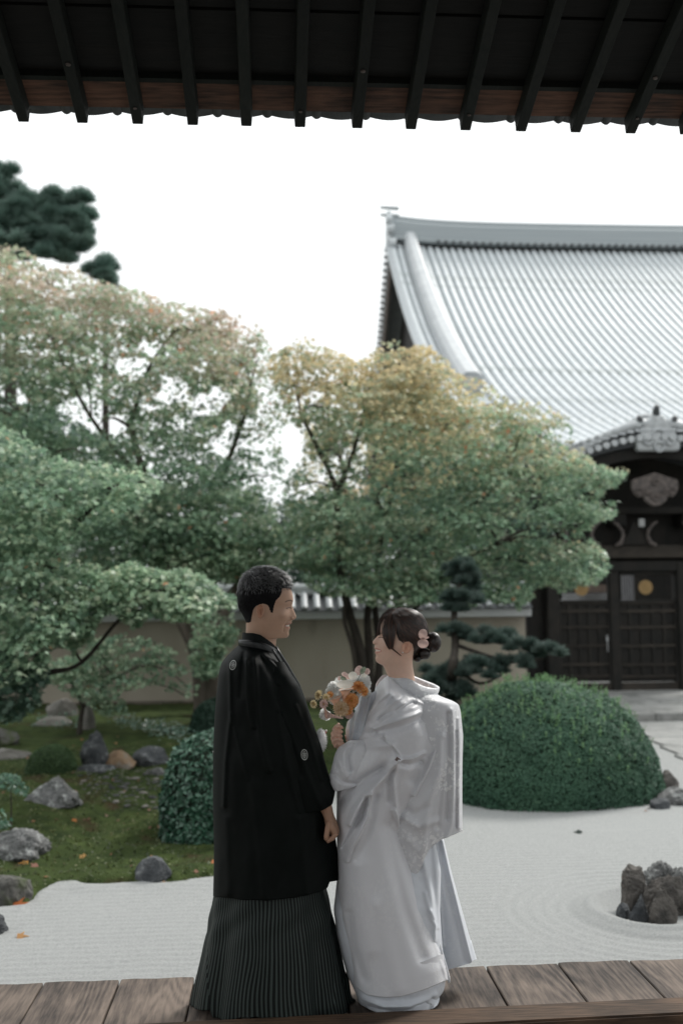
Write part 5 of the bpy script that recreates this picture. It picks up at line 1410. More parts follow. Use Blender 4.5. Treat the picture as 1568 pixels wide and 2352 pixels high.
hin = in_poly(ug, vg, hair_poly); hd_ = dist_poly(ug, vg, [(560, 1431), (572, 1431), (577, 1428), (580, 1412), (583, 1400), (589, 1392), (604, 1387), (614, 1390), (618, 1398), (621, 1407), (627, 1408), (629.5, 1394), (634, 1380), (643, 1371), (647, 1362), (648, 1352), (658, 1351), (669, 1354)])
side_low = smooth01((vg-1352)/14)
stub = np.clip(hd_/7, 0, 1)*hin
Cg = Cg*(1-.93*stub[..., None])+np.array((.010, .009, .009))*.93*stub[..., None]
pts_ear, f_ear = ear(597.5, 1404, 18.5, 33, YH-.0735, +1, tilt=-.10)
# forearm, fist
Yw = YG-.125
def I(x, y, d=0): return P(x, y, Yw+d)
hand_t = [([I(738, 1822), I(746, 1848), I(753, 1868), I(758, 1884)], [.031, .027, .022, .0205]),
          ([I(757, 1880), I(762, 1895), I(767, 1908)], [.0215, .024, .022]), ([I(755, 1884, .016), I(760, 1898, .022), I(766, 1912, .026)], [.019, .020, .017]),
          ([I(758, 1890, -.012), I(764, 1902, -.016), I(768, 1910, -.016)], [.016, .017, .015])]
for k, dd in enumerate((-.020, -.002, .016, .034)):
    sc = (1, 1.06, 1.0, .86)[k]; r = (.0098, .0102, .0096, .0084)[k]
    kx, ky = 772-k*.8, 1915+k*.6
    hand_t.append(([I(767, 1908, dd*.9), I(kx, ky, dd), I(kx-9*sc, ky+10*sc, dd), I(kx-18*sc, ky+15*sc, dd*.9), I(kx-22*sc, ky+10*sc, dd*.85+.002), I(kx-19*sc, ky+3*sc, dd*.8+.004)], [r*1.15, r*1.1, r*1.02, r*.95, r*.88, r*.78]))
hand_t.append(([I(756, 1892, -.018), I(752, 1904, -.026), I(750.5, 1913, -.028), I(748.5, 1922, -.026), I(749, 1927, -.022)], [.0135, .012, .0105, .0098, .0082]))
hv, hf = fuse(hand_t, .0015, 2)
wc = SK_M*np.array((.92, .88, .86))
torso = []
V_, F_, C_ = join_arrays([(Hg, grid_faces(*Hg.shape[:2]).tolist()+[list(range(Hg.shape[1]))[::-1]], Cg.reshape(-1, 3)), (pts_ear, f_ear.tolist(), SK_M*np.array((1.02, .9, .85))), (hv, hf, wc)])
# legs and feet, continuous trunk under the robes
mbt = MB()
cT = P(598, 1560, YH); hip = P(610, 1900, YG)
mbt.tube([cT, P(600, 1700, YG), hip], [.10, .10, .10], 14)
for dx in (-.10, .10):
    a = hip+Vector((dx, 0, 0)); mbt.tube([a, Vector((a.x, YG, .5)), Vector((a.x, YG, .09))], [.085, .058, .042], 12)
V2, F2, C2 = join_arrays([(V_, F_, C_), (np.array(mbt.v), mbt.f, SK_M)])
mesh_np('body', V2, F2, M_skin, groom, smooth=True, colors=C2)
# hair
def outward(P3):
    du = np.roll(P3, -1, 1)-np.roll(P3, 1, 1); dv = np.gradient(P3, axis=0); nn = np.cross(dv, du); nn /= np.linalg.norm(nn, axis=2, keepdims=True)+1e-12
    c = P3.mean((0, 1)); s = np.sign(((P3-c)*nn).sum(2, keepdims=True)); return nn*np.where(s == 0, 1, s)
ng = outward(Hg)
th_ = np.where(hin, smooth01(hd_/30)*.0075+.0008, 0)+.004*smooth01((1395-vg)/95)*hin
lump = vnoise(Hg, 40, 2, 2)*.0018*np.clip(hd_/10, 0, 1)
HC = Hg+ng*(th_+lump)[..., None]
fg = grid_faces(*Hg.shape[:2]); hk = hin.ravel()[fg].all(1)
ch = np.broadcast_to(np.array((.004, .004, .005)), (HC.size//3, 3))
me_c = mesh_np('hair', np.concatenate([HC.reshape(-1, 3)]), np.concatenate([fg[hk]]), M_hairm, groom, smooth=True, colors=ch)
cand = np.argwhere(hin & (hd_ > 3) & (vg < 1400)); w_ = np.where(vg[cand[:, 0], cand[:, 1]] < 1360, 3.0, 1.0)
# spread roots evenly over the surface, not over the grid
area = np.linalg.norm(np.cross(np.gradient(HC, axis=0), np.gradient(HC, axis=1)), axis=2)[cand[:, 0], cand[:, 1]]
pr = area*w_; pr /= pr.sum(); sel = cand[rng.choice(len(cand), 5200, p=pr)]
root = HC[sel[:, 0], sel[:, 1]]; nn = ng[sel[:, 0], sel[:, 1]]; uu = ug[sel[:, 0], sel[:, 1]]; vv = vg[sel[:, 0], sel[:, 1]]
n = len(root); vv = vv+rng.normal(size=len(vv))*9; topf = np.clip((1358-vv)/34, 0, 1)[:, None]; backf = np.clip((590-uu)/25, 0, 1)[:, None]
dirv = np.array([.75, -.25, .25])*topf*(1-backf)+np.array([-.25, -.1, -.9])*(1-topf)+np.array([-.6, 0, -.5])*backf*topf
dirv = dirv+rng.normal(size=(n, 3))*.28*(topf+.35); dirv -= (dirv*nn).sum(1, keepdims=True)*nn*.9; dirv /= np.linalg.norm(dirv, axis=1, keepdims=True)
ln = (.010+.016*topf[:, 0])*rng.uniform(.6, 1.2, n)*np.clip(.35+topf[:, 0]+backf[:, 0], 0, 1.2)
k = 4; tt = np.linspace(0, 1, k)[None, :, None]
paths = root[:, None]+dirv[:, None]*ln[:, None, None]*tt+nn[:, None]*(.0065*rng.random((n, 1))[:, None]*topf[:, None]+.0008)*np.sin(tt*2.0)+np.array([0, 0, -.004])*tt**2*topf[:, None]
hc_ = mixc([(.003, .003, .0035), (.010, .010, .011), (.03, .031, .034)], rng.random(n)**1.6)
for nm, q_, mm_ in (('hair_strands', topf[:, 0] > .35, M_hairs), ('short_side_hair', topf[:, 0] <= .35, M_hairm)):
    ribbons(nm, paths[q_], np.repeat(nn[q_][:, None], k, 1), .0017, mm_, me_c, hc_[q_]*(1 if mm_ is M_hairs else .4))  # backlight put into the colour: crown strands paler and glossier, sides darkened

M_black = mat('black_silk_cloth', (.0010, .0026, .0022), (.0020, .0040, .0034), rough=.6, scale=40, spec=.13, bump=.05, bscale=500, bdist=.001)
M_lapel = mat('black_lapel_silk', (.002, .0035, .004), (.003, .005, .006), rough=.38, scale=40, spec=.35)
# haori
gk = [(1484, 548, 631, .075), (1489, 541, 637, .095), (1497, 533, 642, .125), (1508, 522, 648, .15), (1524, 509, 657, .175), (1548, 503, 670, .185), (1574, 499.5, 686, .19), (1610, 496, 700, .19), (1644, 493.5, 710, .19), (1670, 492, 720, .19), (1710, 490.5, 736, .195), (1750, 489.5, 744, .2), (1800, 489, 749, .2), (1841, 489, 752, .2), (1900, 490, 760, .2), (1950, 491.5, 769, .2), (2000, 491, 776, .2), (2068, 489.5, 778, .2)]
fg_ = [([(566, 1516), (568, 1590), (574, 1642), (582, 1670)], .010, 4), ([(586, 1514), (590, 1590), (596, 1690), (618, 1770)], .011, 5), ([(528, 1530), (530, 1640), (518, 1750), (514, 1850)], .012, 5),
       ([(530, 1640), (550, 1720), (570, 1790)], .007, 4), ([(606, 1502), (640, 1534), (680, 1590), (708, 1660), (724, 1710)], .012, 5), ([(618, 1500), (655, 1540), (692, 1600), (714, 1660)], .008, 3),
       ([(560, 1500), (556, 1540), (552, 1600)], -.008, 5), ([(600, 1510), (630, 1560), (650, 1640)], -.008, 7), ([(640, 1640), (660, 1760), (690, 1862)], .008, 6), ([(580, 1800), (600, 1950), (610, 2060)], .008, 10), ([(690, 1880), (700, 1980), (705, 2050)], .01, 9), ([(520, 1880), (525, 2050)], .006, 9)]
loft('haori_coat', gk, YG, M_black, groom, rows=260, n=200, bot=fcurve([(480, 2057), (491, 2058), (550, 2066), (620, 2068), (680, 2062), (735, 2048), (752, 2040), (757, 2026), (780, 2022)]), folds=fg_, amp=.008, expo=.9, closed_top=False,
     top=fcurve([(548, 1482), (575, 1484), (600, 1486), (632, 1490)]))
gs = [(1520, 590, 652, .03, .0), (1550, 598, 671, .055), (1574, 605, 687, .065), (1610, 612, 701, .07), (1644, 620, 711, .072), (1670, 628, 721, .075), (1710, 638, 737, .078), (1750, 648, 745, .08), (1790, 656, 755, .08), (1820, 664, 763, .078), (1841, 670, 770, .075), (1866, 676, 764, .07)]
loft('coat_sleeve', gs, YG-.105, M_black, groom, rows=160, n=120, bot=fcurve([(660, 1869), (700, 1868), (738, 1862), (750, 1856), (758, 1851), (769.5, 1841)]), folds=[([(650, 1640), (690, 1740), (735, 1850)], .006, 6), ([(640, 1580), (660, 1660), (690, 1780)], -.006, 7), ([(680, 1620), (712, 1700), (738, 1790)], .006, 4)], amp=.006, expo=.85)
# collars: the kimono neckband standing at the nape and the folded coat band below it
def band(name, top, bot, xl, xr, hd, Y, m, parent, t=.006, rows=14, n=90):
    return loft(name, [(0, xl, xr, hd), (1, xl-1.5, xr+1.5, hd+.006)], Y, m, parent, rows=rows, n=n, top=fcurve(top), bot=fcurve(bot), fold_in=False, soft=0, expo=.9)
band('neckband', [(557, 1453.5), (582, 1454), (598, 1458), (610, 1466), (624, 1476), (633, 1485)], [(553, 1478), (600, 1484), (636, 1500)], 556.5, 633, .073, YH, M_black, groom)
loft('coat_collar', [(0, 549, 637, .086), (.15, 547.5, 638, .092), (.5, 547, 640, .094), (.85, 548, 641, .094), (1, 550, 640, .09)], YH+.005, M_lapel, groom, rows=24, n=100, top=fcurve([(549, 1469), (580, 1470), (600, 1474), (620, 1482), (640, 1494)]), bot=fcurve([(547, 1484), (575, 1490), (600, 1494), (620, 1500), (640, 1512)]), fold_in=False, soft=1, expo=.92)
# long lapel edge running down the front
lap = [(632, 1487), (643, 1505), (659, 1529), (669, 1547), (684.5, 1573), (697, 1606), (708.5, 1642), (719, 1671), (728, 1692)]
t = MB()
t.tube([P(x-.5, y, YG-.02) for x, y in lap], [.010, .010, .009, .009, .009, .008, .008, .007, .004], 8); t.build('lapel_edge', M_lapel, groom, smooth=True)
t = MB(); t.tube([P(x-7, y+4, YG-.125+i*.006) for i, (x, y) in enumerate(lap)], [.005]*9, 8); t.build('lapel_edge', M_lapel, groom, smooth=True)
# family crests: a white ring round a flower of petals
M_crest = mat('white_crest_print', (.50, .52, .50), (.62, .63, .61), rough=.7, scale=60)
def surf_y(o, vx, vy, Yg):
    """depth of the cloth towards the camera at an image point"""
    d = rays(np.array([vx]), np.array([vy]))[0]; org = Vector((0, 0, EYE)); dv = Vector(d).normalized()
    M = wmat(o).inverted(); ok, loc, nrm, i = o.ray_cast(M @ org, M.to_3x3() @ dv)
    return (wmat(o) @ loc) if ok else P(vx, vy, Yg)
bpy.context.view_layer.update()
def crest(o, cx, cy, rx, ry, rot):
    mb = MB(); 
    def q(a, b, lift=.0012):
        x = a*rx*math.cos(rot)-b*ry*math.sin(rot); y = a*rx*math.sin(rot)+b*ry*math.cos(rot)
        p = surf_y(o, cx+x, cy+y, YG-.2); dv = (Vector((0, 0, EYE))-p).normalized(); return p+dv*lift
    def ringp(r0, r1, c=(0, 0), n=28, lift=.0012, sx=1, sy=1):
        vs = [];
        for k in range(n):
            a = 2*math.pi*k/n
            for r in (r0, r1): vs.append(q(c[0]+r*sx*math.cos(a), c[1]+r*sy*math.sin(a), lift))
        fs = [(2*k, 2*k+1, (2*k+3) % (2*n), (2*k+2) % (2*n)) for k in range(n)]; mb.add(vs, fs)
    ringp(.89, 1.0)
    for a in (90, 0, 180, 270):
        ca, sa = math.cos(R(a)), math.sin(R(a))
        ringp(.21, .275, (ca*.42, sa*.42), 18, .0014)
        ringp(.0, .06, (ca*.44, sa*.44), 8, .0016)
    ringp(0, .09, (0, 0), 10, .0016)
    for a in (45, 135, 225, 315):
        ca, sa = math.cos(R(a)), math.sin(R(a)); ringp(.03, .06, (ca*.60, sa*.60), 10, .0015)
    mb.build('family_crest', M_crest, o)
ho = [c for c in groom.children if c.name.startswith('haori_coat')][0]; so = [c for c in groom.children if c.name.startswith('coat_sleeve')][0]
crest(ho, 535, 1527.5, 7.2, 11.5, R(14)); crest(so, 699, 1733.5, 7.6, 12.4, R(-4))
# hakama
def stripe_mat():
    m = bpy.data.materials.new('striped_hakama_silk'); m.use_nodes = True; t = m.node_tree; N = t.nodes; L = t.links; b = N['Principled BSDF']
    b.inputs['Roughness'].default_value = .55; b.inputs['Specular IOR Level'].default_value = .2
    uv = N.new('ShaderNodeUVMap'); se = N.new('ShaderNodeSeparateXYZ'); L.new(uv.outputs[0], se.inputs[0])
    mu = N.new('ShaderNodeMath'); mu.operation = 'MULTIPLY'; mu.inputs[1].default_value = 2*math.pi; L.new(se.outputs['X'], mu.inputs[0])
    si = N.new('ShaderNodeMath'); si.operation = 'SINE'; L.new(mu.outputs[0], si.inputs[0])
    rp = N.new('ShaderNodeMapRange'); rp.inputs['From Min'].default_value = .0; rp.inputs['From Max'].default_value = .35; L.new(si.outputs[0], rp.inputs['Value'])
    mi = N.new('ShaderNodeMixRGB'); mi.inputs[1].default_value = (.002, .004, .0035, 1); mi.inputs[2].default_value = (.038, .050, .046, 1); L.new(rp.outputs[0], mi.inputs[0]); L.new(mi.outputs[0], b.inputs['Base Color'])
    return m
M_hak = stripe_mat()
def pleat(th, t, X, Y):
    a = .006+.016*t
    return a*(np.sin(th*9+.8*np.sin(th*2)+t*.5)*.55+np.sin(th*17+1.3)*.22*t+.3*np.sin(th*4+2))+.003*np.sin(t*22+th*7)*np.exp(-((t-.25)/.18)**2)
hk_ = [(2035, 503, 746, .15), (2062, 491, 753, .16), (2100, 485, 762, .17), (2150, 477, 771, .185), (2200, 468.5, 780, .20), (2250, 459, 789, .21), (2300, 449, 800, .22), (2330, 444, 806, .225)]
loft('hakama_trousers', hk_, YG, M_hak, groom, rows=150, n=640, uvper=112, mod=pleat, expo=.95,
     bot=fcurve([(443, 2314), (462, 2320), (477, 2322), (480, 2340), (505, 2345), (535, 2343), (556, 2335), (590, 2336), (610, 2350), (700, 2352), (765, 2352), (769, 2337), (806, 2325)]))
# tabi socks in sandals
M_tabi = mat('white_cotton', (.70, .71, .72), (.8, .8, .8), rough=.9, scale=30)
for cx_, dy in ((566, 0), (690, .03)):
    c = P(cx_, 2340, YG-.12+dy); mb = MB()
    t = tube_arrays([Vector((c.x, YG-.14+dy, .045)), Vector((c.x+.01, YG-.02+dy, .05)), Vector((c.x+.02, YG+.1+dy, .03))], [.036, .04, .028], 12); mb.add(t.v, t.f); mb.build('tabi_sock', M_tabi, groom, smooth=True)
# white fluffy tassel of the coat cord and the end of a folded fan
M_fluff = mat('white_fluff', (.62, .63, .65), (.78, .78, .79), rough=1, scale=50, sheen=.3)
c = P(737, 1700, YG-.10)
bm = bmesh.new(); bmesh.ops.create_icosphere(bm, subdivisions=3, radius=1); V = np.array([v.co[:] for v in bm.verts]); Fc = [[v.index for v in f.verts] for f in bm.faces]; bm.free()
nz = vnoise(V, 3, 3, 4)*.08; ball = mesh_np('cord_tassel', np.array(c)+V*(1+nz)[:, None]*np.array([.021, .028, .043]), Fc, M_fluff, groom, smooth=True)
d = rng.normal(size=(1500, 3)); d /= np.linalg.norm(d, axis=1, keepdims=True); r0 = np.array(c)+d*np.array([.020, .027, .042]); tt = np.linspace(0, 1, 4)[None, :, None]
dd = d+rng.normal(size=d.shape)*.4
pth = r0[:, None]+dd[:, None]*.006*tt+np.array([0, 0, -.002])*tt**2
ribbons('fluff', pth, np.repeat(np.cross(d, rng.normal(size=d.shape))[:, None], 4, 1), .0007, mat('fluff_hair', (.62, .63, .65), rough=1, attr='Col'), ball, np.full((1500, 3), .72))
M_fan = mat('pale_paper', (.58, .54, .52), (.66, .62, .6), rough=.8, scale=20)
t = MB(); a = P(741, 1690, YG-.08); b = P(750.5, 1676.5, YG-.08); t.bar(a, b, .014, .008); fo = t.build('folded_fan', M_fan, groom, bevel=.002)
t = MB(); a = P(744, 1687, YG-.0851); b = P(749, 1680, YG-.0851); t.bar(a, b, .005, .009); t.build('fan_mark', mat('dull_red', (.40, .13, .11), rough=.7), fo)
# =================================================================== bride
YB = 4.17
bb = P(920, 2335, YB)
bride = empty('person', (bb.x, YB, 0), 'woman in white brocade wedding kimono, hair in a low bun, smiling to the left', 'person')
YH = YB-.02
BR = [ # xf, yf, xb, yb, hw, taper, off, sig   (front is at the left)
 (917, 1401, 928, 1401, .006, 0, 0, .03), (903, 1404, 941, 1403, .030, 0, 0, .03), (890, 1411, 955, 1408, .046, 0, 0, .03), (880, 1420, 966, 1417, .058, .05, 0, .03), (874, 1431, 974, 1430, .0655, .08, 0, .03), (871.5, 1441, 978, 1444, .069, .12, 0, .03), (871, 1449, 979, 1455, .0705, .15, .5, .03), (871.3, 1454, 978, 1463, .070, .18, 2, .024),
 (870.2, 1457.5, 976, 1469, .0695, .2, 4, .013), (866.2, 1461.5, 973, 1474, .069, .22, 6, .0115), (861.5, 1466.5, 969, 1479, .0685, .23, 8, .0115), (857.3, 1471.5, 965, 1484, .068, .24, 10.5, .013), (855.0, 1475, 962, 1487.5, .0675, .25, 11.5, .0145), (856.2, 1478, 960, 1490.5, .067, .26, 10, .016), (859.4, 1480, 958, 1493, .0665, .26, 6.5, .017), (860.6, 1481.8, 956.5, 1495, .066, .27, 5, .02),
 (860.3, 1485, 955, 1497.5, .0655, .27, 4.5, .022), (859.2, 1488, 953.5, 1500, .065, .28, 5, .022), (859.8, 1490.3, 952.4, 1502, .0645, .28, 5, .021), (862.2, 1491.6, 951.6, 1503.5, .064, .29, 4, .02), (862.4, 1495.6, 950.6, 1506, .063, .30, 4, .02), (860.8, 1497.6, 949.8, 1508, .0625, .31, 4.5, .02), (860.9, 1500.5, 949, 1510, .0615, .32, 4.5, .02),
 (863.4, 1504, 948, 1512.5, .0605, .33, 3.5, .019), (863.2, 1507.5, 947.4, 1515, .0595, .35, 3.5, .018), (861.6, 1512.5, 947, 1518, .058, .39, 4, .018), (862.6, 1517.5, 946.8, 1521, .0565, .44, 4, .018), (866, 1522, 946.8, 1524, .0545, .47, 3, .02), (872, 1525.2, 947, 1527, .0515, .38, 1.5, .022), (878.5, 1528.5, 947.3, 1530, .049, .25, 0, .03),
 (882.3, 1534, 948, 1535, .047, .14, 0, .03), (885.5, 1541, 949, 1542, .047, .08, 0, .03), (889, 1550, 951, 1551, .049, .04, 0, .03), (891, 1562, 951, 1562, .048, 0, 0, .03), (893, 1580, 952, 1580, .046, 0, 0, .03), (895, 1605, 953, 1605, .046, 0, 0, .03)]
Hb, latb = head_grid(BR, YH, 300, 200, 3)
push(Hb, latb, 877, 1465, 5, -.0040, .012); push(Hb, latb, 876, 1466, 2.8, .0024, .012, 1.6)
push(Hb, latb, 884, 1481, 9, .0045, .016); push(Hb, latb, 0, 0, 2.2, -.0022, .008, pl=[(865, 1478), (871, 1484), (875, 1492), (876, 1500)])
push(Hb, latb, 863, 1477, 2.8, .0026, .004); push(Hb, latb, 900, 1505, 14, .0015, .02)
Cb, ub, vb = face_cols(Hb, latb, SK_F, [
 ('lip', [(859.6, 1488.6), (865, 1489.8), (874, 1494)], 1.7, (.50, .20, .17), .85), ('lip', [(860.8, 1499.5), (866, 1499.5), (874.5, 1495.8)], 1.9, (.55, .24, .20), .85),
 ('teeth', [(862.6, 1493.4), (867, 1494), (872, 1494.6)], 1.6, (.74, .70, .66), 1.0),
 ('brow', [(872, 1455), (877, 1453.6), (884, 1455.4)], 1.1, (.10, .06, .045), .7), ('lash', [(869.6, 1464.4), (874, 1463.4), (881, 1465.6)], 1.0, (.03, .018, .014), .95),
 ('nostril', [(861.6, 1479.2), (859.6, 1479.2)], .9, (.16, .06, .045), .9), ('cheek', [(886, 1484)], 13, (.66, .36, .29), .4)])
ear_b, fe_b = ear(933.5, 1487.5, 24, 29, YH-.0665, -1, tilt=.22)
# hands round the stems
YS = YB-.09
def J(x, y, d=0): return P(x, y, YS+d)
ht = [([J(812, 1728, .01), J(800, 1718, .0), J(788, 1709, -.004)], [.028, .024, .021]), ([J(790, 1710, -.004), J(779, 1703, -.006), J(771, 1696, -.006)], [.022, .023, .017]),
      ([J(792, 1716), J(780, 1712), J(772, 1706)], [.019, .019, .014])]
for k in range(4):
    yk = 1672+k*10.0; r = (.0078, .0084, .0084, .0074)[k]; dx = (1.5, -1, -1.5, 0)[k]
    ht.append(([J(776+dx, 1698, -.008-.003*k), J(766.5+dx, yk+13, -.010), J(765+dx, yk+3, -.018), J(770+dx, yk-3.5, -.030), J(778+dx, yk-4, -.036), J(785+dx, yk-1, -.032)], [r*1.15, r*1.1, r*1.05, r, r*.95, r*.8]))
ht.append(([J(786, 1700, .008), J(782, 1685, .018), J(778, 1672, .016), J(777, 1664, .010)], [.0115, .010, .0088, .0072]))
# the far hand joins it from behind
ht += [([J(806, 1712, .07), J(792, 1700, .055), J(780, 1694, .045)], [.022, .021, .018])]
for k in range(3):
    yk = 1676+k*10; ht.append(([J(780, 1694, .042), J(770, yk+5, .036), J(768, yk-2, .026), J(775, yk-5, .016)], [.0085, .0082, .0078, .0066]))
hv, hf = fuse(ht, .0016, 3)
mbt = MB(); cT = P(925, 1600, YH); hip = P(890, 1900, YB+.03)
mbt.tube([cT, P(905, 1720, YB), hip], [.08, .08, .085], 14)
for dx in (-.06, .06):
    a = hip+Vector((dx, 0, 0)); mbt.tube([a, Vector((a.x, YB, .5)), Vector((a.x, YB, .05))], [.06, .05, .04], 12)
V_, F_, C_ = join_arrays([(Hb, grid_faces(*Hb.shape[:2]).tolist()+[list(range(Hb.shape[1]))[::-1]], Cb.reshape(-1, 3)), (ear_b, fe_b.tolist(), SK_F*np.array((1.0, .86, .80))), (hv, hf, SK_F*np.array((.92, .86, .84))), (np.array(mbt.v), mbt.f, SK_F)])
mesh_np('body', V_, F_, M_skin, bride, smooth=True, colors=C_)
# hair: cap combed back from the parting to the bun
line = [(868, 1440), (880, 1422), (893, 1421), (903, 1432), (908, 1452), (914, 1470), (922, 1475), (930, 1472.5), (939, 1473), (946, 1480), (949, 1494), (947, 1508), (948, 1519), (958, 1517), (966, 1508)]
polyh = line+[(1000, 1500), (1010, 1380), (850, 1380), (850, 1440)]
hin = in_poly(ub, vb, polyh) & (vb < 1520); hdb = dist_poly(ub, vb, line)
nb_ = outward(Hb)
ang = np.arctan2(vb-1399, ub-905)
strk = vnoise(np.stack([ang*14, latb*30, ang*0], -1), 1, 3, 3)+.5*vnoise(np.stack([ang*45, latb*70, ang*0], -1), 1, 2, 8)
th_ = np.where(hin, np.clip(hdb/14, 0, 1)**.8*.0075+.0008, 0)
HCb = Hb+nb_*(th_+strk*.0011*np.clip(hdb/8, 0, 1))[..., None]
fgb = grid_faces(*Hb.shape[:2]); hk = hin.ravel()[fgb].all(1)
colh = mixc([(.010, .007, .006), (.022, .012, .009), (.11, .048, .027)], .40+strk*.65+.35*np.clip((1412-vb)/14, 0, 1)+.25*np.clip((ub-968)/10, 0, 1))  # rim light painted in as browner hair at the crown and right edge
cap = mesh_np('hair', HCb.reshape(-1, 3), fgb[hk], M_hairb, bride, smooth=True, colors=colh.reshape(-1, 3))
# combed strands over the cap
def flow_strands(n, src, dst_f, seed):
    pass
cand = np.argwhere(hin & (hdb > 2)); area = np.linalg.norm(np.cross(np.gradient(HCb, axis=0), np.gradient(HCb, axis=1)), axis=2)[cand[:, 0], cand[:, 1]]
sel = cand[rng.choice(len(cand), 2600, p=area/area.sum())]
root = HCb[sel[:, 0], sel[:, 1]]; nn = nb_[sel[:, 0], sel[:, 1]]; uu = ub[sel[:, 0], sel[:, 1]]; vv = vb[sel[:, 0], sel[:, 1]]
tgt = np.array(P(982, 1474, YH)); prt = np.array(P(905, 1396, YH))
d1 = tgt-root; d0 = root-prt; dirv = d1/np.linalg.norm(d1, axis=1, keepdims=True)*.6+d0/np.linalg.norm(d0, axis=1, keepdims=True)*.5
dirv -= (dirv*nn).sum(1, keepdims=True)*nn; dirv /= np.linalg.norm(dirv, axis=1, keepdims=True)+1e-6
k = 6; tt = np.linspace(0, 1, k)[None, :, None]; ln = rng.uniform(.02, .042, len(root))[:, None, None]
paths = root[:, None]+dirv[:, None]*ln*tt-nn[:, None]*ln**2*tt**2*5.2+nn[:, None]*.0012
ribbons('hair_strands', paths, np.repeat(nn[:, None], k, 1), .0013, M_hairb, cap, mixc([(.008, .006, .005), (.03, .015, .011), (.10, .043, .024)], rng.random(len(root))**1.5))
def lock(pts, rad, name='lock_of_hair', n=7, parent=cap, spread=.004, width=.0011, col=None):
    """a lock: many thin strands along one curve; pts = (x, y, depth)"""
    P0 = np.array([P(x, y, Y)[:] for x, y, Y in pts]); m = len(P0); tt = np.linspace(0, m-1, 14)
    c = np.stack([np.interp(tt, np.arange(m), P0[:, i]) for i in range(3)], 1)
    for _ in range(3):
        q = c.copy(); q[1:-1] = (c[:-2]+2*c[1:-1]+c[2:])/4; c = q
    k = n; offs = rng.normal(size=(k, 1, 3))*spread; prof = np.interp(np.linspace(0, 1, 14), [0, .5, 1], rad)[None, :, None]
    paths = c[None]+offs*prof
    nr_ = np.broadcast_to(np.array([0, -1.0, .2]), paths.shape)
    return paths, nr_
L = []
def addlock(*a, **kw):
    p, q = lock(*a, **kw); L.append((p, q))
yn = YH-.062
for i in range(10):      # curtain of hair from the parting over the temple to the jaw
    f = i/9; x0 = 905+f*5; yv = 1401+f*2
    addlock([(x0, yv, YH-.02), (884+f*22, 1420+f*3, yn+.012), (881+f*25, 1444, yn-.004), (884+f*19, 1466, yn-.006), (890+f*10, 1482, yn-.004), (894+f*6, 1490, yn-.002)], (1, 1.3, .5), n=16)
addlock([(884, 1425, yn+.01), (882, 1450, yn), (887, 1474, yn-.004), (896, 1488, yn-.006), (908, 1496, yn-.008), (921, 1507, yn-.010)], (1, .7, .25), n=12)
for i in range(5):       # fringe over the forehead
    f = i/4
    addlock([(900, 1402, YH-.01), (884-f*4, 1412, YH-.025+.01*i), (873-f*1.5+i, 1428, YH-.032+.012*i), (867.5+i*2.2, 1446, YH-.034+.012*i), (866+i*2.6, 1460, YH-.034+.012*i)], (1, 1, .3), n=12)
for i in range(12):      # flyaway hairs
    x = rng.uniform(890, 975); y = np.interp(x, [890, 915, 940, 975], [1402, 1396, 1396, 1417]); a = rng.uniform(-.5, .5)
    addlock([(x, y+2, YH-.02), (x+6+a*5, y-3, YH-.02), (x+13+a*9, y-4+a*4, YH-.02)], (1, 1, .5), n=1, spread=.001)
addlock([(868, 1452, YH-.02), (860, 1462, YH-.02), (850, 1464, YH-.02), (843, 1457, YH-.02)], (1, 1, 1), n=2, spread=.001)
Pp = np.concatenate([a for a, _ in L]); Qq = np.concatenate([b for _, b in L])
ribbons('fringe', Pp, Qq, .0014, M_hairb, cap, mixc([(.010, .007, .006), (.035, .017, .012), (.12, .052, .028)], rng.random(len(Pp))**1.2))
# bun of rolled curls
bunp = []
t = MB(); c = P(994, 1475, YH); rx, rz = 17.5/F*YH, 22/F*YH
r3 = np.random.default_rng(5)
core = MB(); bm = bmesh.new(); bmesh.ops.create_icosphere(bm, subdivisions=3, radius=1)
V = np.array([v.co[:] for v in bm.verts]); Fc = [[v.index for v in f.verts] for f in bm.faces]; bm.free()
core.add(np.array(c)+V*np.array([rx*.86, .030, rz*.86]), Fc); c2 = P(972, 1502, YH); core.add(np.array(c2)+V*np.array([14/F*YH, .026, 13/F*YH]), Fc); c3 = P(958, 1512, YH); core.add(np.array(c3)+V*np.array([9/F*YH, .03, 9/F*YH]), Fc)
mc = core.build('bun', M_hairb, bride, smooth=True)
a_ = mc.data.color_attributes.new('Col', 'FLOAT_COLOR', 'POINT'); a_.data.foreach_set('color', np.tile([.008, .006, .006, 1], len(mc.data.vertices)).astype(float))
Pp = []; Nn = []
for (cc, ex, ey, ez, num) in ((c, rx, .034, rz, 40), (c2, 15/F*YH, .03, 13.5/F*YH, 16)):
    for i in range(num):
        u = r3.normal(size=3); u[1] = -abs(u[1]); u /= np.linalg.norm(u); v = np.cross(u, r3.normal(size=3)); v /= np.linalg.norm(v); w = np.cross(u, v)
        a0 = r3.uniform(0, 6.28); rr = r3.uniform(.18, .62)
        for s in range(12):
            aa = a0+np.linspace(0, r3.uniform(2, 4.5), 12); q = rr+s*.022
            p = u[None]*math.sqrt(max(0, 1-min(q, .95)**2))+(v[None]*np.cos(aa)[:, None]+w[None]*np.sin(aa)[:, None])*q
            p = p*(1+.05*math.sin(s/11*math.pi))
            Pp.append(np.array(cc)+p*np.array([ex, ey, ez])*1.0); Nn.append(p)
Pp = np.array(Pp); Nn = np.array(Nn); Nn /= np.linalg.norm(Nn, axis=2, keepdims=True)
ribbons('curls', Pp, Nn, .0022, M_hairb, mc, mixc([(.006, .005, .005), (.02, .013, .011), (.05, .025, .018)], rng.random(len(Pp))**2))
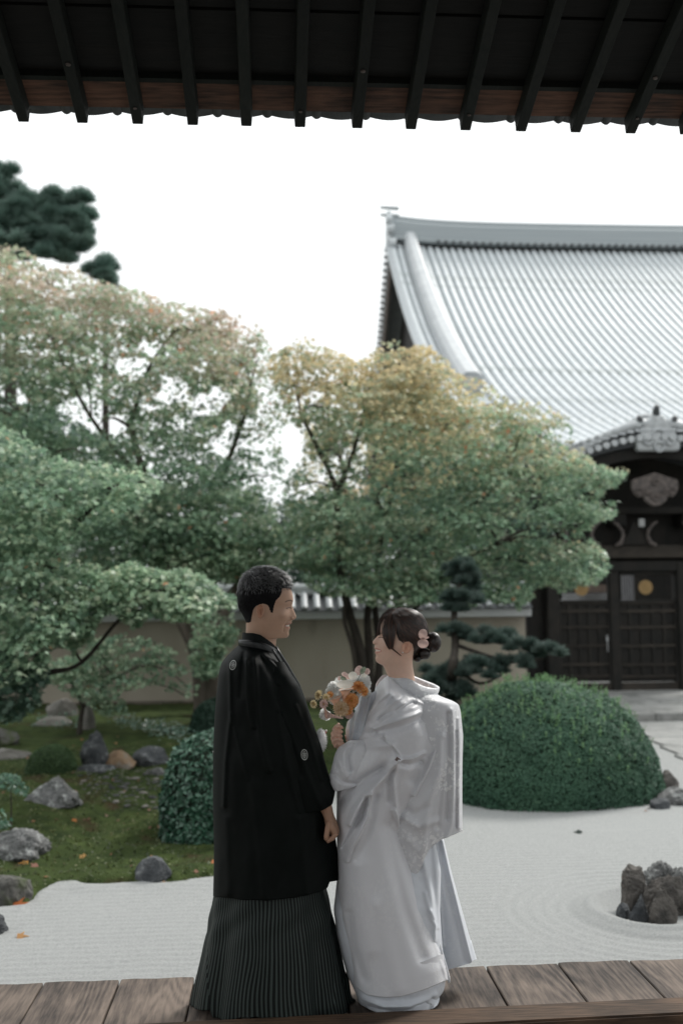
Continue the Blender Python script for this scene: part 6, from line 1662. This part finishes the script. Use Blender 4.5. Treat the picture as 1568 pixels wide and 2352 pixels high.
# petal hair ornament
M_petal = mat('blush_translucent_petal', (.60, .42, .37), (.72, .55, .50), rough=.45, scale=60, stretch=(1, 1, .3), trans=.3)
def petal_disc(name, cx, cy, rx, ry, Y, m, parent, rib=.0016, nrib=9, cup=.010, rot=0):
    nr, na = 12, 48; V = []; 
    for i in range(nr):
        r = i/(nr-1)
        for k in range(na):
            a = 2*math.pi*k/na; u = r*math.cos(a); v = r*math.sin(a)
            x = u*rx; y = v*ry; q = P(cx+x*math.cos(rot)-y*math.sin(rot), cy+x*math.sin(rot)+y*math.cos(rot), Y)
            q.y += -cup*(1-r*r)+rib*math.sin(nrib*u*2.2+v)*r*(1-.5*r); V.append(q[:])
    idx = np.arange(nr*na).reshape(nr, na); nx = np.roll(idx, -1, 1)
    return mesh_np(name, V, np.stack([idx[:-1], nx[:-1], nx[1:], idx[1:]], -1).reshape(-1, 4), m, parent, smooth=True)
yo = YH-.074
orn = petal_disc('hair_ornament', 971, 1478, 13, 10.5, yo, M_petal, bride, .0008, 5)
petal_disc('petal', 970.5, 1456.5, 10.5, 12, yo+.004, M_petal, orn, .0022, 11, rot=.25)
petal_disc('petal', 979, 1465, 6, 2.6, yo-.006, M_petal, orn, .001, 5, .004, rot=-.3)
t = MB(); t.tube([P(966, 1467, yo-.006), P(972, 1465, yo-.010), P(978, 1467, yo-.006)], [.003, .0045, .003], 8); t.build('knot', M_petal, orn, smooth=True)
M_pearl = mat('pearl', (.75, .73, .7), rough=.2, spec=.7)
bm = bmesh.new(); bmesh.ops.create_uvsphere(bm, u_segments=14, v_segments=10, radius=.0032); me = bpy.data.meshes.new('pearl_earring'); bm.to_mesh(me); bm.free(); me.materials.append(M_pearl)
q = P(924.5, 1498.5, YH-.075)
for v in me.vertices: v.co += q
link('pearl_earring', me, bride)

# ------------------------------------------------------------------ her robes
def brocade(name, base=(.60, .61, .64), pat=(.84, .85, .86), rough=.40, amt=1.0):
    m = bpy.data.materials.new(name); m.use_nodes = True; t = m.node_tree; N = t.nodes; L = t.links; b = N['Principled BSDF']
    co = N.new('ShaderNodeTexCoord')
    ds = N.new('ShaderNodeTexNoise'); ds.inputs['Scale'].default_value = 45; ds.inputs['Detail'].default_value = 4
    L.new(co.outputs['Object'], ds.inputs['Vector'])
    mx_ = N.new('ShaderNodeMixRGB'); mx_.blend_type = 'ADD'; mx_.inputs[0].default_value = .045; L.new(co.outputs['Object'], mx_.inputs[1]); L.new(ds.outputs['Color'], mx_.inputs[2])
    vo = N.new('ShaderNodeTexVoronoi'); vo.inputs['Scale'].default_value = 52; vo.feature = 'SMOOTH_F1'; vo.inputs['Smoothness'].default_value = .3; L.new(mx_.outputs[0], vo.inputs['Vector'])
    big = N.new('ShaderNodeTexNoise'); big.inputs['Scale'].default_value = 5.5; big.inputs['Detail'].default_value = 3; L.new(co.outputs['Object'], big.inputs['Vector'])
    r1 = N.new('ShaderNodeMapRange'); r1.inputs['From Min'].default_value = .50; r1.inputs['From Max'].default_value = .36; L.new(vo.outputs['Distance'], r1.inputs['Value'])
    r2 = N.new('ShaderNodeMapRange'); r2.inputs['From Min'].default_value = .46; r2.inputs['From Max'].default_value = .56; L.new(big.outputs['Fac'], r2.inputs['Value'])
    mm0 = N.new('ShaderNodeMath'); mm0.operation = 'MULTIPLY'; L.new(r1.outputs[0], mm0.inputs[0]); L.new(r2.outputs[0], mm0.inputs[1])
    sx = N.new('ShaderNodeSeparateXYZ'); L.new(co.outputs['Object'], sx.inputs[0])
    rx_m = N.new('ShaderNodeMapRange'); rx_m.inputs['From Min'].default_value = P(935, 1750, YB).x; rx_m.inputs['From Max'].default_value = P(1000, 1750, YB).x; rx_m.inputs['To Min'].default_value = .35; L.new(sx.outputs['X'], rx_m.inputs['Value'])
    mm = N.new('ShaderNodeMath'); mm.operation = 'MULTIPLY'; L.new(mm0.outputs[0], mm.inputs[0]); L.new(rx_m.outputs[0], mm.inputs[1])
    mi = N.new('ShaderNodeMixRGB'); mi.inputs[1].default_value = (*base, 1); mi.inputs[2].default_value = (*pat, 1); L.new(mm.outputs[0], mi.inputs[0]); L.new(mi.outputs[0], b.inputs['Base Color'])
    rr = N.new('ShaderNodeMapRange'); rr.inputs['To Min'].default_value = rough+.12; rr.inputs['To Max'].default_value = rough-.14; L.new(mm.outputs[0], rr.inputs['Value']); L.new(rr.outputs[0], b.inputs['Roughness'])
    b.inputs['Sheen Weight'].default_value = .25; b.inputs['Specular IOR Level'].default_value = .5
    fi = N.new('ShaderNodeTexNoise'); fi.inputs['Scale'].default_value = 260; fi.inputs['Detail'].default_value = 2; L.new(co.outputs['Object'], fi.inputs['Vector'])
    ma = N.new('ShaderNodeMath'); ma.operation = 'MULTIPLY_ADD'; ma.inputs[1].default_value = 1.6; L.new(mm.outputs[0], ma.inputs[0]); L.new(fi.outputs['Fac'], ma.inputs[2])
    bp = N.new('ShaderNodeBump'); bp.inputs['Strength'].default_value = .35*amt; bp.inputs['Distance'].default_value = .0012; L.new(ma.outputs[0], bp.inputs['Height']); L.new(bp.outputs[0], b.inputs['Normal'])
    return m
M_broc = brocade('white_brocade_silk')  # woven pattern, paled to carry the rim light on the right side
M_brocp = brocade('white_figured_silk', (.60, .605, .635), (.67, .675, .69), .34, .4)
M_satin = brocade('white_lining_satin', (.66, .68, .72), (.70, .715, .74), .34, .4)
M_plainw = brocade('pale_under_kimono_silk', (.60, .63, .68), (.64, .67, .71), .5, .3)
# the under kimono down to the trailing hem
loft('under_kimono', [(1850, 800, 985, .07), (1940, 788, 1000, .08), (2000, 776, 1012, .11), (2090, 766, 1010, .17), (2150, 774, 1014, .17), (2200, 786, 1018, .17), (2240, 797, 1021, .17), (2262, 808, 1022, .175), (2280, 816, 1017, .18), (2292, 820, 1006, .17), (2302, 822, 1006, .165), (2318, 833, 1009, .165), (2332, 846, 1010, .165), (2350, 868, 1010, .165)],
     YB, M_plainw, bride, rows=200, n=160, folds=[([(968, 1960), (990, 2060), (1005, 2170), (1012, 2240)], .018, 7), ([(990, 1950), (1000, 2080), (1006, 2180)], -.014, 6), ([(976, 2050), (990, 2110), (1004, 2130)], .010, 4), ([(988, 2090), (998, 2110), (996, 2160)], .012, 4),
     ([(830, 2290), (880, 2308), (940, 2306), (1000, 2285)], .020, 6), ([(840, 2312), (900, 2326), (960, 2322), (1005, 2305)], -.012, 5), ([(985, 2300), (1000, 2320), (1005, 2345)], .014, 6), ([(992, 2290), (984, 2320), (990, 2348)], -.012, 4), ([(850, 2330), (900, 2346), (980, 2340)], .012, 5)], amp=.010, wr=(4, 2))
# train panel hanging behind on the right
loft('train_panel', [(1900, 960, 1010, .02), (1927, 975, 1019, .03), (1994, 985, 1035.5, .04), (2090, 1000, 1062.5, .05), (2150, 1008, 1079, .055), (2205, 1014, 1094, .06)], YB+.10, M_plainw, bride, rows=120, n=110, fold_in=False,
     bot=fcurve([(1010, 2232), (1030, 2227), (1080, 2212.5), (1081.5, 2206), (1094, 2203)]), folds=[([(1015, 1930), (1030, 2000), (1052, 2090), (1081, 2206)], .014, 4), ([(1008, 1940), (1020, 2010), (1040, 2100), (1068, 2210)], -.010, 5), ([(1000, 1960), (1006, 2050), (1016, 2170)], .010, 5)], amp=.005)
# outer robe: back panel with the far sleeve hanging from the shoulder
loft('robe_back_panel', [(1590, 940, 1000, .08), (1598, 935, 1006, .11), (1608, 930, 1023, .13), (1617, 925, 1043, .14), (1627, 920, 1053, .145), (1649, 915, 1057.5, .15), (1697, 905, 1061, .15), (1721, 900, 1063, .15), (1793, 890, 1061.5, .15), (1865, 880, 1061, .15), (1900, 878, 1061, .14), (1940, 878, 1061, .12), (2010, 890, 1061, .10)],
     YB+.0, M_broc, bride, rows=220, n=200, expo=.8, bot=fcurve([(880, 2040), (940, 2016), (963, 2002), (975, 1970), (987, 1948), (1006, 1934), (1022, 1923), (1042, 1917), (1061, 1908)]),
     folds=[([(1036, 1630), (1040, 1700), (1040, 1800), (1036, 1890), (1024, 1925)], .014, 6), ([(1029, 1640), (1030, 1760), (1026, 1880)], -.012, 6), ([(1053, 1650), (1054, 1760), (1052, 1900)], .012, 5), ([(1047, 1680), (1047, 1900)], -.010, 3), ([(1014, 1690), (1012, 1760), (990, 1830), (975, 1900), (972, 1950)], .016, 9), ([(1018, 1700), (1016, 1800), (1004, 1900)], -.010, 6),
            ([(930, 1880), (960, 1898), (1000, 1885)], .014, 9), ([(920, 1850), (950, 1872), (990, 1850), (1010, 1800)], -.010, 9), ([(940, 1930), (965, 1960), (975, 1990)], .008, 8)], amp=.003, wr=(3, 1.2))
# near layer: shoulder, near sleeve and skirt of the outer robe
near_k = [(1556, 864, 990, .10, .025), (1566, 862, 992, .13, .02), (1580, 858, 996, .155, .01), (1592, 848, 998, .17), (1600, 842, 998, .175), (1620, 838, 1001, .185), (1649, 828, 1007.5, .19), (1678, 816, 1012.5, .19), (1700, 802, 1009, .19), (1721, 790, 1003.5, .19), (1745, 778, 994, .185), (1764, 774, 984, .18), (1800, 773.5, 965, .175), (1830, 773.5, 947, .17), (1865, 773, 927, .17), (1895, 773, 920, .17), (1944, 774, 935.5, .17), (1994, 776, 951, .175), (2040, 777, 965, .18), (2090, 779, 980, .18), (2126, 782, 991, .18), (2160, 788, 1001.5, .18), (2191, 795, 1011, .18), (2234, 806, 1023.5, .18), (2270, 812, 1029, .18)]
near_f_ = [
  ([(892, 1590), (862, 1612), (846, 1640), (838, 1660)], .016, 6), ([(918, 1602), (884, 1622), (860, 1650), (846, 1668)], .015, 6), ([(930, 1614), (898, 1640), (868, 1660), (850, 1668)], .013, 5), ([(965, 1636), (920, 1652), (880, 1664), (850, 1676)], .014, 5), ([(900, 1606), (870, 1635), (850, 1656)], -.014, 5), ([(950, 1615), (905, 1634), (872, 1652)], -.014, 5), ([(975, 1650), (925, 1670), (886, 1680), (850, 1690)], -.012, 8),
  ([(985, 1616), (1003, 1645), (1009, 1680), (1001, 1721), (983, 1762), (966, 1795), (950, 1826)], .020, 5), ([(972, 1640), (985, 1690), (975, 1740), (950, 1790)], -.014, 13), ([(960, 1610), (985, 1620)], .012, 5),
  ([(851, 1674), (872, 1690), (889, 1706), (905, 1722), (913, 1735)], -.005, 2.2), ([(853, 1670), (891, 1702), (915, 1731)], .004, 3),
  ([(913, 1745), (886, 1776), (856, 1806), (830, 1838), (814, 1862), (803, 1890)], .026, 7), ([(900, 1775), (870, 1822), (842, 1858), (826, 1890)], -.006, 8), ([(880, 1768), (840, 1792), (800, 1822), (778, 1850)], -.028, 12),
  ([(852, 1822), (842, 1876), (824, 1912), (806, 1945), (796, 1975)], .020, 5), ([(840, 1832), (826, 1880), (806, 1920), (788, 1950)], -.018, 6), ([(862, 1830), (856, 1880), (842, 1925), (820, 1975)], -.006, 8),
  ([(913, 1750), (903, 1790), (907, 1840), (913, 1880)], .010, 4), ([(917, 1745), (945, 1742), (975, 1730)], .010, 4.5), ([(917, 1752), (940, 1758), (966, 1754)], -.014, 7), ([(905, 1760), (892, 1800), (894, 1840)], -.008, 5),
  ([(905, 1860), (922, 1915), (940, 1985), (966, 2070), (1000, 2165), (1026, 2246)], .012, 4.5), ([(890, 1900), (905, 1990), (930, 2090), (970, 2200)], -.010, 14), ([(830, 1990), (835, 2090), (850, 2180)], .008, 20), ([(800, 2100), (812, 2180), (836, 2250)], -.012, 10), ([(870, 2080), (890, 2180), (915, 2270)], .006, 18),
  ([(812, 1690), (850, 1694), (880, 1690)], .010, 5), ([(806, 1704), (850, 1712), (900, 1712)], .008, 9)]
near_f = [(p, a*1.4, w) for p, a, w in near_f_]
robe = loft('outer_robe', near_k, YB-.03, M_brocp, bride, rows=360, n=240, expo=.9, folds=near_f, amp=.0025, wr=(2, 1), soft=4, top=fcurve([(850, 1592), (862, 1580), (872, 1566), (884, 1555), (893, 1554), (905, 1566), (937, 1588), (976, 1602), (1005, 1600)]),
     bot=fcurve([(795, 2236), (806, 2248), (817, 2268), (843, 2286), (884, 2292), (920, 2289), (950, 2281), (980, 2271), (1029, 2250)]))
# her arm inside the sleeve: a rounded fore part and the turned back cuff
loft('robe_sleeve', [(1700, 806, 850, .03, 0), (1706, 793, 862, .05), (1716, 777.5, 868, .065), (1728, 771, 872, .07), (1740, 767, 874, .072), (1769, 760.5, 870, .072), (1791, 755.5, 860, .065), (1803, 757, 850, .055), (1817, 764, 838, .04)], YB-.115, M_broc, bride, rows=120, n=130,
     folds=[([(800, 1706), (788, 1730), (790, 1760), (800, 1780)], .013, 5), ([(812, 1712), (800, 1740), (806, 1768)], -.012, 5), ([(775, 1745), (785, 1770), (800, 1790)], .010, 5), ([(768, 1780), (790, 1798), (820, 1800)], -.010, 5), ([(780, 1722), (776, 1742), (772, 1764)], -.008, 4)], amp=.006, wr=(5, 3), expo=.95,
     bot=fcurve([(755, 1803), (760, 1813), (775, 1818), (800, 1812), (840, 1796), (870, 1780)]))
# far sleeve lining standing up towards the flowers
loft('far_sleeve', [(1584, 834, 874, .01), (1590, 827, 876, .02), (1604, 820, 878, .03), (1625, 805.5, 874, .035), (1649, 797.5, 860, .04), (1673, 793, 850, .04), (1697, 796, 840, .035), (1707, 801, 830, .03)], YB-.05, M_plainw, bride, rows=110, n=120,
     folds=[([(832, 1588), (826, 1620), (815, 1660), (808, 1700)], .010, 3), ([(843, 1588), (834, 1630), (822, 1680)], -.008, 3), ([(850, 1590), (842, 1640), (828, 1690)], .010, 3.5), ([(812, 1622), (803, 1660), (801, 1700)], .008, 3)], amp=.006, wr=(7, 2), soft=2,
     top=fcurve([(820, 1604), (827, 1588), (832, 1584), (838, 1590), (846, 1596), (860, 1588), (876, 1580)]))
# edge band of the robe
edge = [(905, 1852), (912, 1880), (925, 1920), (937, 1955), (951, 1996), (965, 2042), (980, 2090), (995, 2135), (1012, 2190), (1026, 2240), (1028, 2252)]
t = MB(); bpy.context.view_layer.update()
pe = []
for i, (x, y) in enumerate(edge):
    p = P(x+1, y, YB-.03); pe.append(p+Vector((0, -.02, 0)))
t.tube(pe, [.003]+[.0075]*9+[.005], 8); t.build('robe_edge_band', M_satin, bride, smooth=True)
# sleeve opening left at the armpit
t = MB(); q = surf_y(robe, 913, 1745, YB-.2)
t.add([q+Vector((dx, -.002, dz)) for dx, dz in ((-.012, .0), (-.003, .012), (.012, .001), (.002, -.010))], [(0, 1, 2, 3)]); t.build('armpit_slit', mat('slit_lining', (.16, .12, .11), rough=.9), robe)
# collar: wide band standing away from the nape
nphi, ncr = 120, 10
V = []
for i in range(nphi):
    ph = 2*math.pi*i/nphi; c_, s_ = math.cos(ph), math.sin(ph)
    # rim: x from the throat (889) to the nape (1009), dipping towards the nape
    x = 949+60*c_; y = 1563+ (16 if c_ > 0 else 12)*c_ - (8*s_)*(1) - 10*math.exp(-((x-935)/26)**2)*(1 if s_ < 0 else .4)
    yr = y+ (14 if s_ < 0 else 0)*math.sin(math.pi*i/nphi*2)*0
    dpt = .078*s_
    wdt = 26 if s_ < 0 else 15
    wdt = 20+20*max(0, -s_)-6*max(0, c_)
    for j in range(ncr):
        u = j/(ncr-1)
        bulge = math.sin(math.pi*u)*.022
        xx = x+(2.0*c_)*math.sin(math.pi*u); yy = y+u*wdt
        p = P(xx-u*6*max(0, c_), yy, YH+dpt+(-bulge if s_ < 0 else bulge)*abs(s_)); V.append(p[:])
    for j in range(4):          # inner face
        u = j/3; xx = x-6*c_; yy = y+3+u*wdt*.9
        p = P(xx-u*8*c_, yy, YH+dpt*.86-(dpt*.1*u)); V.append(p[:])
rowl = ncr+4
Fc = []
for i in range(nphi):
    a = i*rowl; b = ((i+1) % nphi)*rowl
    for j in range(ncr-1): Fc.append([a+j, a+j+1, b+j+1, b+j])
    Fc.append([a, b, b+ncr, a+ncr])
    for j in range(3): Fc.append([a+ncr+j, b+ncr+j, b+ncr+j+1, a+ncr+j+1])
mesh_np('robe_collar', V, Fc, M_broc, bride, smooth=True)
# ------------------------------------------------------------------ bouquet
YQ = YB-.11
bq = empty('bouquet', tuple(P(785, 1690, YQ)), 'bridal bouquet of white carnations, peach callas and orange chrysanthemums held by the bride', 'bouquet')
def fm(n, a, b, tr=.25, rough=.6): return mat(n, tuple(v*.85 for v in a), b, rough=rough, scale=160, hardness=.12, detail=2, trans=tr, attr=None)  # darker flecks in the colour stand in for shading between petals
M_carn = mat('white_carnation', (.86, .87, .85), (.94, .94, .93), rough=.7, scale=60, trans=.45); M_call = mat('cream_calla', (.82, .80, .72), (.88, .86, .80), rough=.5, scale=20, trans=.4); M_peach = mat('peach_calla', (.80, .42, .27), (.86, .60, .46), rough=.5, scale=14, trans=.25)
M_or = fm('orange_chrysanthemum', (.78, .32, .09), (.85, .50, .22)); M_cr = fm('cream_chrysanthemum', (.72, .50, .30), (.78, .64, .46)); M_ye = fm('pale_yellow_chrysanthemum', (.74, .60, .34), (.78, .68, .46)); M_pk = fm('blush_petal', (.70, .46, .42), (.76, .60, .55)); M_core = mat('flower_heart', (.50, .34, .06), (.62, .44, .10), rough=.9, scale=60)
M_stem = mat('green_stem', (.035, .07, .035), (.07, .12, .06), rough=.6, scale=20); M_lgr = fm('pale_green_bud', (.26, .34, .24), (.38, .44, .34))
def fl_frame(vx, vy, face, d=0):
    c = np.array(P(vx, vy, YQ+d)); f = np.array(face, float); f /= np.linalg.norm(f); a = np.cross(f, [0.1, .2, 1]); a /= np.linalg.norm(a); b = np.cross(f, a); return c, f, a, b
def mum(name, vx, vy, r, face, m, layers=5, per=16, d=0, core=True, wid=.22, flat=.5):
    c, f, a, b = fl_frame(vx, vy, face, d); R_ = r/F*YQ; V = []; Fc = []
    for l in range(layers):
        u = (l+1)/layers; el = (1-u)*1.25+.05; n = int(per*(.5+.6*u)); L = R_*(.55+.45*u)
        for k in range(n):
            ph = 2*math.pi*(k+.5*(l % 2))/n+rng.normal()*.05; e = el+rng.normal()*.08
            dr = (a*math.cos(ph)+b*math.sin(ph)); o = c+dr*R_*.06+f*R_*flat*(1-u)*.3
            tip = dr*math.cos(e)+f*math.sin(e)*(.9); sd = np.cross(f, dr); base = len(V); w = R_*wid
            for s, wf in ((0, .45), (.4, .9), (.8, 1.0), (1.0, .45)):
                p = o+tip*L*s+f*R_*.14*math.sin(s*2.6); up = f*math.cos(e)-dr*math.sin(e)
                V += [p-sd*w*wf/2+up*w*.18, p-up*w*.05, p+sd*w*wf/2+up*w*.18]
            for s in range(3):
                q = base+s*3; Fc += [[q, q+1, q+4, q+3], [q+1, q+2, q+5, q+4]]
    o = mesh_np(name, V, Fc, m, bq, smooth=True)
    if core:
        bm = bmesh.new(); bmesh.ops.create_icosphere(bm, subdivisions=2, radius=1); W_ = np.array([v.co[:] for v in bm.verts]); F2 = [[v.index for v in q.verts] for q in bm.faces]; bm.free()
        mesh_np('flower_heart', c+f*R_*.12+W_*R_*.22, F2, M_core, o, smooth=True)
    return o
def carnation(vx, vy, r, face, d=0, m=None):
    c, f, a, b = fl_frame(vx, vy, face, d); R_ = r/F*YQ; V = []; Fc = []
    for l in range(6):
        u = (l+1)/6; na = 72; ph0 = rng.random()*6
        for i in range(5):
            q = i/4
            for k in range(na):
                ph = 2*math.pi*k/na; ruf = (.10*math.sin(ph*(9+l)+ph0)+.06*math.sin(ph*23+l))*q
                rad = R_*(.12+(.34+.54*u)*q*(1+ruf*.35)); h = R_*((.75-.85*u)*q**.7+.35-.3*u+ruf*.9)+(R_*.05*(k % 2)*(q > .9))
                V.append(c+(a*math.cos(ph)+b*math.sin(ph))*rad+f*h)
        base = l*5*na
        for i in range(4):
            for k in range(na): Fc.append([base+i*na+k, base+i*na+(k+1) % na, base+(i+1)*na+(k+1) % na, base+(i+1)*na+k])
    return mesh_np('carnation', V, Fc, m or M_carn, bq, smooth=True)
def calla(pts, r, m_out, m_in, lip=1.5, d=0, face=(0, -1, .4)):
    """trumpet flower along a line of image points, base first"""
    P0 = [np.array(P(x, y, YQ+d)) for x, y in pts]; ax = P0[-1]-P0[0]; L = np.linalg.norm(ax); ax /= L
    s = np.cross(ax, face); s /= np.linalg.norm(s); t_ = np.cross(s, ax); R_ = r/F*YQ; V = []; na, nr = 40, 14
    for i in range(nr):
        u = i/(nr-1); rad = R_*(.12+.35*u+.62*u**4)
        for k in range(na):
            ph = 2*math.pi*k/na; fl = 1+.35*u**3*math.cos(ph); roll = .25*u**6*R_
            V.append(P0[0]+ax*(L*u*(1-.12*u*math.cos(ph*1+math.pi)))+(s*math.cos(ph)+t_*math.sin(ph))*rad*fl-ax*roll)
    idx = np.arange(nr*na).reshape(nr, na); nx = np.roll(idx, -1, 1); Fc = np.stack([idx[:-1], nx[:-1], nx[1:], idx[1:]], -1).reshape(-1, 4)
    o = mesh_np('calla_lily', V, Fc, m_out, bq, smooth=True)
    V2 = np.array(V); ctr = P0[0]+ax*L*.6
    V2 = V2+(ctr-V2)*.03
    mesh_np('flower_throat', V2[na*5:], np.stack([idx[:-6], nx[:-6], nx[1:-5], idx[1:-5]], -1).reshape(-1, 4), m_in, o, smooth=True)
    return o
C = (0, -1, .5)
carnation(831, 1568, 22, (.25, -.8, .7), .03); carnation(808, 1572, 17, (0, -.7, 1), .035); carnation(768, 1581, 18, (-.4, -.9, .5), .03); carnation(780, 1571, 15, (-.2, -.5, 1), .045); carnation(748, 1640, 15, (-.7, -.8, -.2), .03); carnation(838, 1590, 14, (.5, -.8, .2), .04)
calla([(790, 1616), (789, 1598), (793, 1577)], 20, M_peach, M_call, d=-.045, face=(.1, -1, .6))
calla([(776, 1640), (766, 1622), (768, 1598)], 17, M_peach, M_call, d=-.035, face=(-.5, -1, .2))
calla([(788, 1650), (768, 1650), (744, 1641)], 11, M_pk, M_peach, d=-.03)
petal_disc('petal', 793, 1572, 20, 10, YQ-.055, M_call, bq, .001, 4, .008)
petal_disc('petal', 810, 1552, 10.5, 9.5, YQ-.02, M_call, bq, .001, 4, .008); petal_disc('petal', 796, 1553, 11, 6, YQ-.01, M_pk, bq, .001, 4, .006, rot=.5); petal_disc('petal', 790, 1548, 6, 5, YQ, M_pk, bq, .001, 4, .004); petal_disc('petal', 779, 1558, 4, 5, YQ, M_pk, bq, .001, 3, .004); petal_disc('petal', 788, 1558, 7, 4.5, YQ-.012, M_lgr, bq, .001, 3, .004)
petal_disc('petal', 824, 1540, 9.5, 11.5, YQ-.005, M_pk, bq, .001, 4, .006, rot=.4); petal_disc('petal', 843, 1542, 6.5, 7.5, YQ-.002, M_pk, bq, .001, 4, .005); petal_disc('petal', 836, 1549, 7, 8, YQ+.004, M_call, bq, .001, 4, .005)
petal_disc('petal', 833, 1540, 5.5, 9.5, YQ-.014, M_lgr, bq, .002, 5, .005, rot=.55)
carnation(790, 1596, 16, (0, -1, .4), .0); carnation(815, 1594, 14, (.2, -1, .3), -.01); carnation(766, 1606, 13, (-.5, -.9, .1), .01); carnation(758, 1590, 12, (-.6, -.8, .3), .03); carnation(800, 1640, 12, (.1, -1, -.4), .0, M_pk)
mum('chrysanthemum', 823, 1579, 16, (.1, -.7, .8), M_or, 5, 18, -.05); mum('chrysanthemum', 834, 1588, 12, (.4, -.9, .2), M_or, 4, 14, -.03); mum('chrysanthemum', 806, 1609, 17, (.1, -1, .1), M_or, 6, 20, -.045); mum('chrysanthemum', 798, 1630, 13, (.1, -1, -.3), M_or, 4, 16, -.03)
mum('chrysanthemum', 783, 1628, 18, (-.05, -1, .15), M_cr, 8, 26, -.06, wid=.12); mum('chrysanthemum', 733, 1597, 12, (-.8, -.6, .35), M_ye, 5, 14, -.01); mum('chrysanthemum', 721, 1617, 9.5, (-.6, -.9, 0), M_ye, 4, 12, -.01, wid=.3)
mum('chrysanthemum', 750, 1602, 10, (-.5, -.9, .3), M_ye, 4, 12, -.02); mum('chrysanthemum', 744, 1617, 10.5, (-.4, -1, .1), M_pk, 4, 12, -.035, wid=.3); mum('chrysanthemum', 758, 1596, 9, (-.3, -.9, .5), M_or, 4, 12, -.01)
def stem(pts, r, name='stem'):
    t = MB(); t.tube([P(x, y, YQ+d) for x, y, d in pts], r, 7); return t.build(name, M_stem, bq, smooth=True)
for i in range(9):
    x = 778+i*2.0; stem([(x-4+i*1.5, 1625, .0), (784+i*.7, 1660, -.004*(i % 3)), (786+i*.5, 1690, -.004*(i % 3)), (788+i*.9, 1712, 0)], .0028)
stem([(828, 1548, -.016), (822, 1560, -.02), (816, 1574, -.01), (805, 1610, 0)], .0014); stem([(738, 1598, 0), (752, 1606, .01), (775, 1632, .01)], .0016); stem([(726, 1617, 0), (745, 1620, .01), (776, 1640, .01)], .0016); stem([(769, 1642, -.02), (780, 1655, -.02), (790, 1672, -.015)], .002)
for cx, cy, rx, ry, rot, d in ((752, 1626, 11, 4.5, .8, .01), (775, 1652, 10, 4, .9, 0), (800, 1648, 11, 5, -.9, 0), (812, 1590, 8, 4, .3, -.02), (765, 1640, 10, 4, .6, .02), (790, 1662, 9, 5, 1.5, .01), (806, 1636, 10, 6, -.6, .02)):
    petal_disc('leaf', cx, cy, rx, ry, YQ+d, M_stem, bq, .001, 3, .004, rot=rot)
